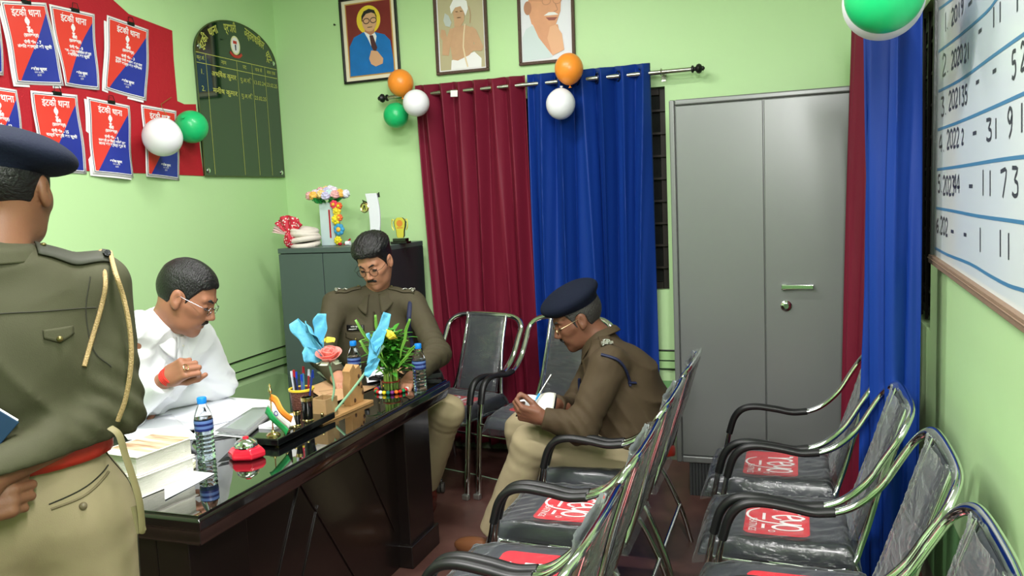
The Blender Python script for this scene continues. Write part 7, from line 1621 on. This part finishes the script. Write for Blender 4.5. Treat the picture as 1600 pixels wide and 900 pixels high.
tb = MB(); q = drape(shD, [nD+d_*0.195+np.array([-0.0, 0, 0.1])], (0, 0, -1), 0.012)[0]-P.org; Mt = Matrix.Identity(4); un_ = nrm(-v_*0.75+np.array([0, 0, .65])); ri = nrm(rt); upv = np.cross(un_, ri)
for i in range(3): Mt[i][0] = ri[i]; Mt[i][1] = upv[i]; Mt[i][2] = un_[i]; Mt[i][3] = (q-v_*0.006)[i]
text_mb(tb, 'J.P.', 0.030, Mt, bold=0.0012); obj('shoulder_letters', tb, M_silver, e_, smooth=False)
# navy lanyard round the left arm, sleeve seam, pocket
cd = [drape(shD, [sLd+rt*x-v_*0.2+np.array([0, 0, z])], v_, 0.005, 0.15)[0] for x, z in ((-0.03, 0.055), (0.03, 0.035), (0.062, -0.005), (0.080, -0.06), (0.083, -0.085))]
b = MB(); b.tube([P.w(q) for q in spline(cd, 8)], 0.006, n=8, flat=(0.010, 0.006)); obj('lanyard', b, M_navyc, P.R)
cd = [drape(shD, [sLd+rt*x-v_*0.2+np.array([0, 0, z])], v_, 0.003, 0.15)[0] for x, z in ((0.075, -0.07), (0.105, -0.075))]
b = MB(); b.tube([P.w(q) for q in cd], 0.006, n=8, flat=(0.014, 0.005)); obj('lanyard', b, M_navyc, P.R)
q = drape(shD, [cheD-rt*0.3-v_*0.02+np.array([0, 0, -0.02])], rt, 0.006, 0.1)[0]-P.org; b = MB(); b.tube([tuple(q+np.array([0, 0, 0.03])), tuple(q-np.array([0, 0, 0.05]))], 0.008, n=8, flat=(0.014, 0.006)); obj('pocket_pen', b, M_navyc, sh)
Rb = np.array([[math.cos(-0.15), 0, -math.sin(-0.15)], [0, 1, 0], [math.sin(-0.15), 0, math.cos(-0.15)]]); tl = -0.04; Rt_ = np.array([[1, 0, 0], [0, math.cos(tl), math.sin(tl)], [0, -math.sin(tl), math.cos(tl)]])
bo, bf = beret(P, M_navy, (0.0, -0.012, 0.088), (0.106, 0.128, 0.046), Rb@Rt_, ((0, 0, 0.052), nrm((0, -0.12, 1))))
b = MB(); c = P.hw((-0.018, 0.098, 0.070)); n_ = nrm(P.HR.T@np.array([-0.2, 1, 0.2])); b.lathe([(0.016, 0), (0.016, 0.002), (0.010, 0.004), (0.004, 0.006)], 16, Matrix.Translation(P.w(c)) @ Vector(n_).to_track_quat('Z', 'Y').to_matrix().to_4x4()); obj('beret_badge', b, M_silver, bo)
shoe(P, fLd, (-1, 0.1), mat('brown_shoe', (110, 70, 44), 0.3, coat=0.3)); shoe(P, fRd, (-1, 0.1), MATS['brown_shoe'])
# notebook and pen
nb_c = ud(838, 634, 3.313); n_ = nrm(-v_*0.45+np.array([0, 0, 0.9])-rt*0.1); rx = nrm(rt*0.95+np.array([0, 0, -0.22])); rx = nrm(rx-n_*(rx@n_)); ry = np.cross(n_, rx); Mn = Matrix.Identity(4)
for i in range(3): Mn[i][0] = rx[i]; Mn[i][1] = ry[i]; Mn[i][2] = n_[i]; Mn[i][3] = nb_c[i]
N_ = thing('notebook', 'small open notebook in the hands of the writing officer', 'notebook', mw=Mn)
b = MB(); b.grid(lambda u, v: (-0.075+0.075*u, -0.055+0.11*v, 0.004+0.008*math.sin(u*PI)), 8, 4); obj('left_page', b, M_paper, N_, solid=0.004)
b = MB(); b.grid(lambda u, v: (0.075*u+0.002, -0.055+0.11*v, 0.006+0.014*math.sin(u*PI*0.8)), 8, 4); obj('right_page', b, M_paper2, N_, solid=0.004)
b = MB(); b.bx(-0.078, 0.080, -0.058, 0.058, -0.003, 0.0); obj('cover', b, M_diary, N_, smooth=False)
p0 = ud(835, 628, 3.302); p1 = ud(850, 604, 3.344); R_ = thing('pen', 'silver and blue ballpoint pen in the right hand of the writing officer', 'pen', tuple(p0))
d_ = Vector(p1-p0); d_ = d_.normalized()*0.145; b = MB(); b.tube([tuple(d_*0.06), tuple(d_)], 0.0042, n=10); obj('barrel', b, M_silver, R_); b = MB(); b.tube([(0, 0, 0), tuple(d_*0.08), tuple(d_*0.3)], [0.0008, 0.0042, 0.0046], n=10); obj('grip', b, mat('pen_blue', (30, 140, 200), 0.3), R_)
bpy.context.view_layer.update()
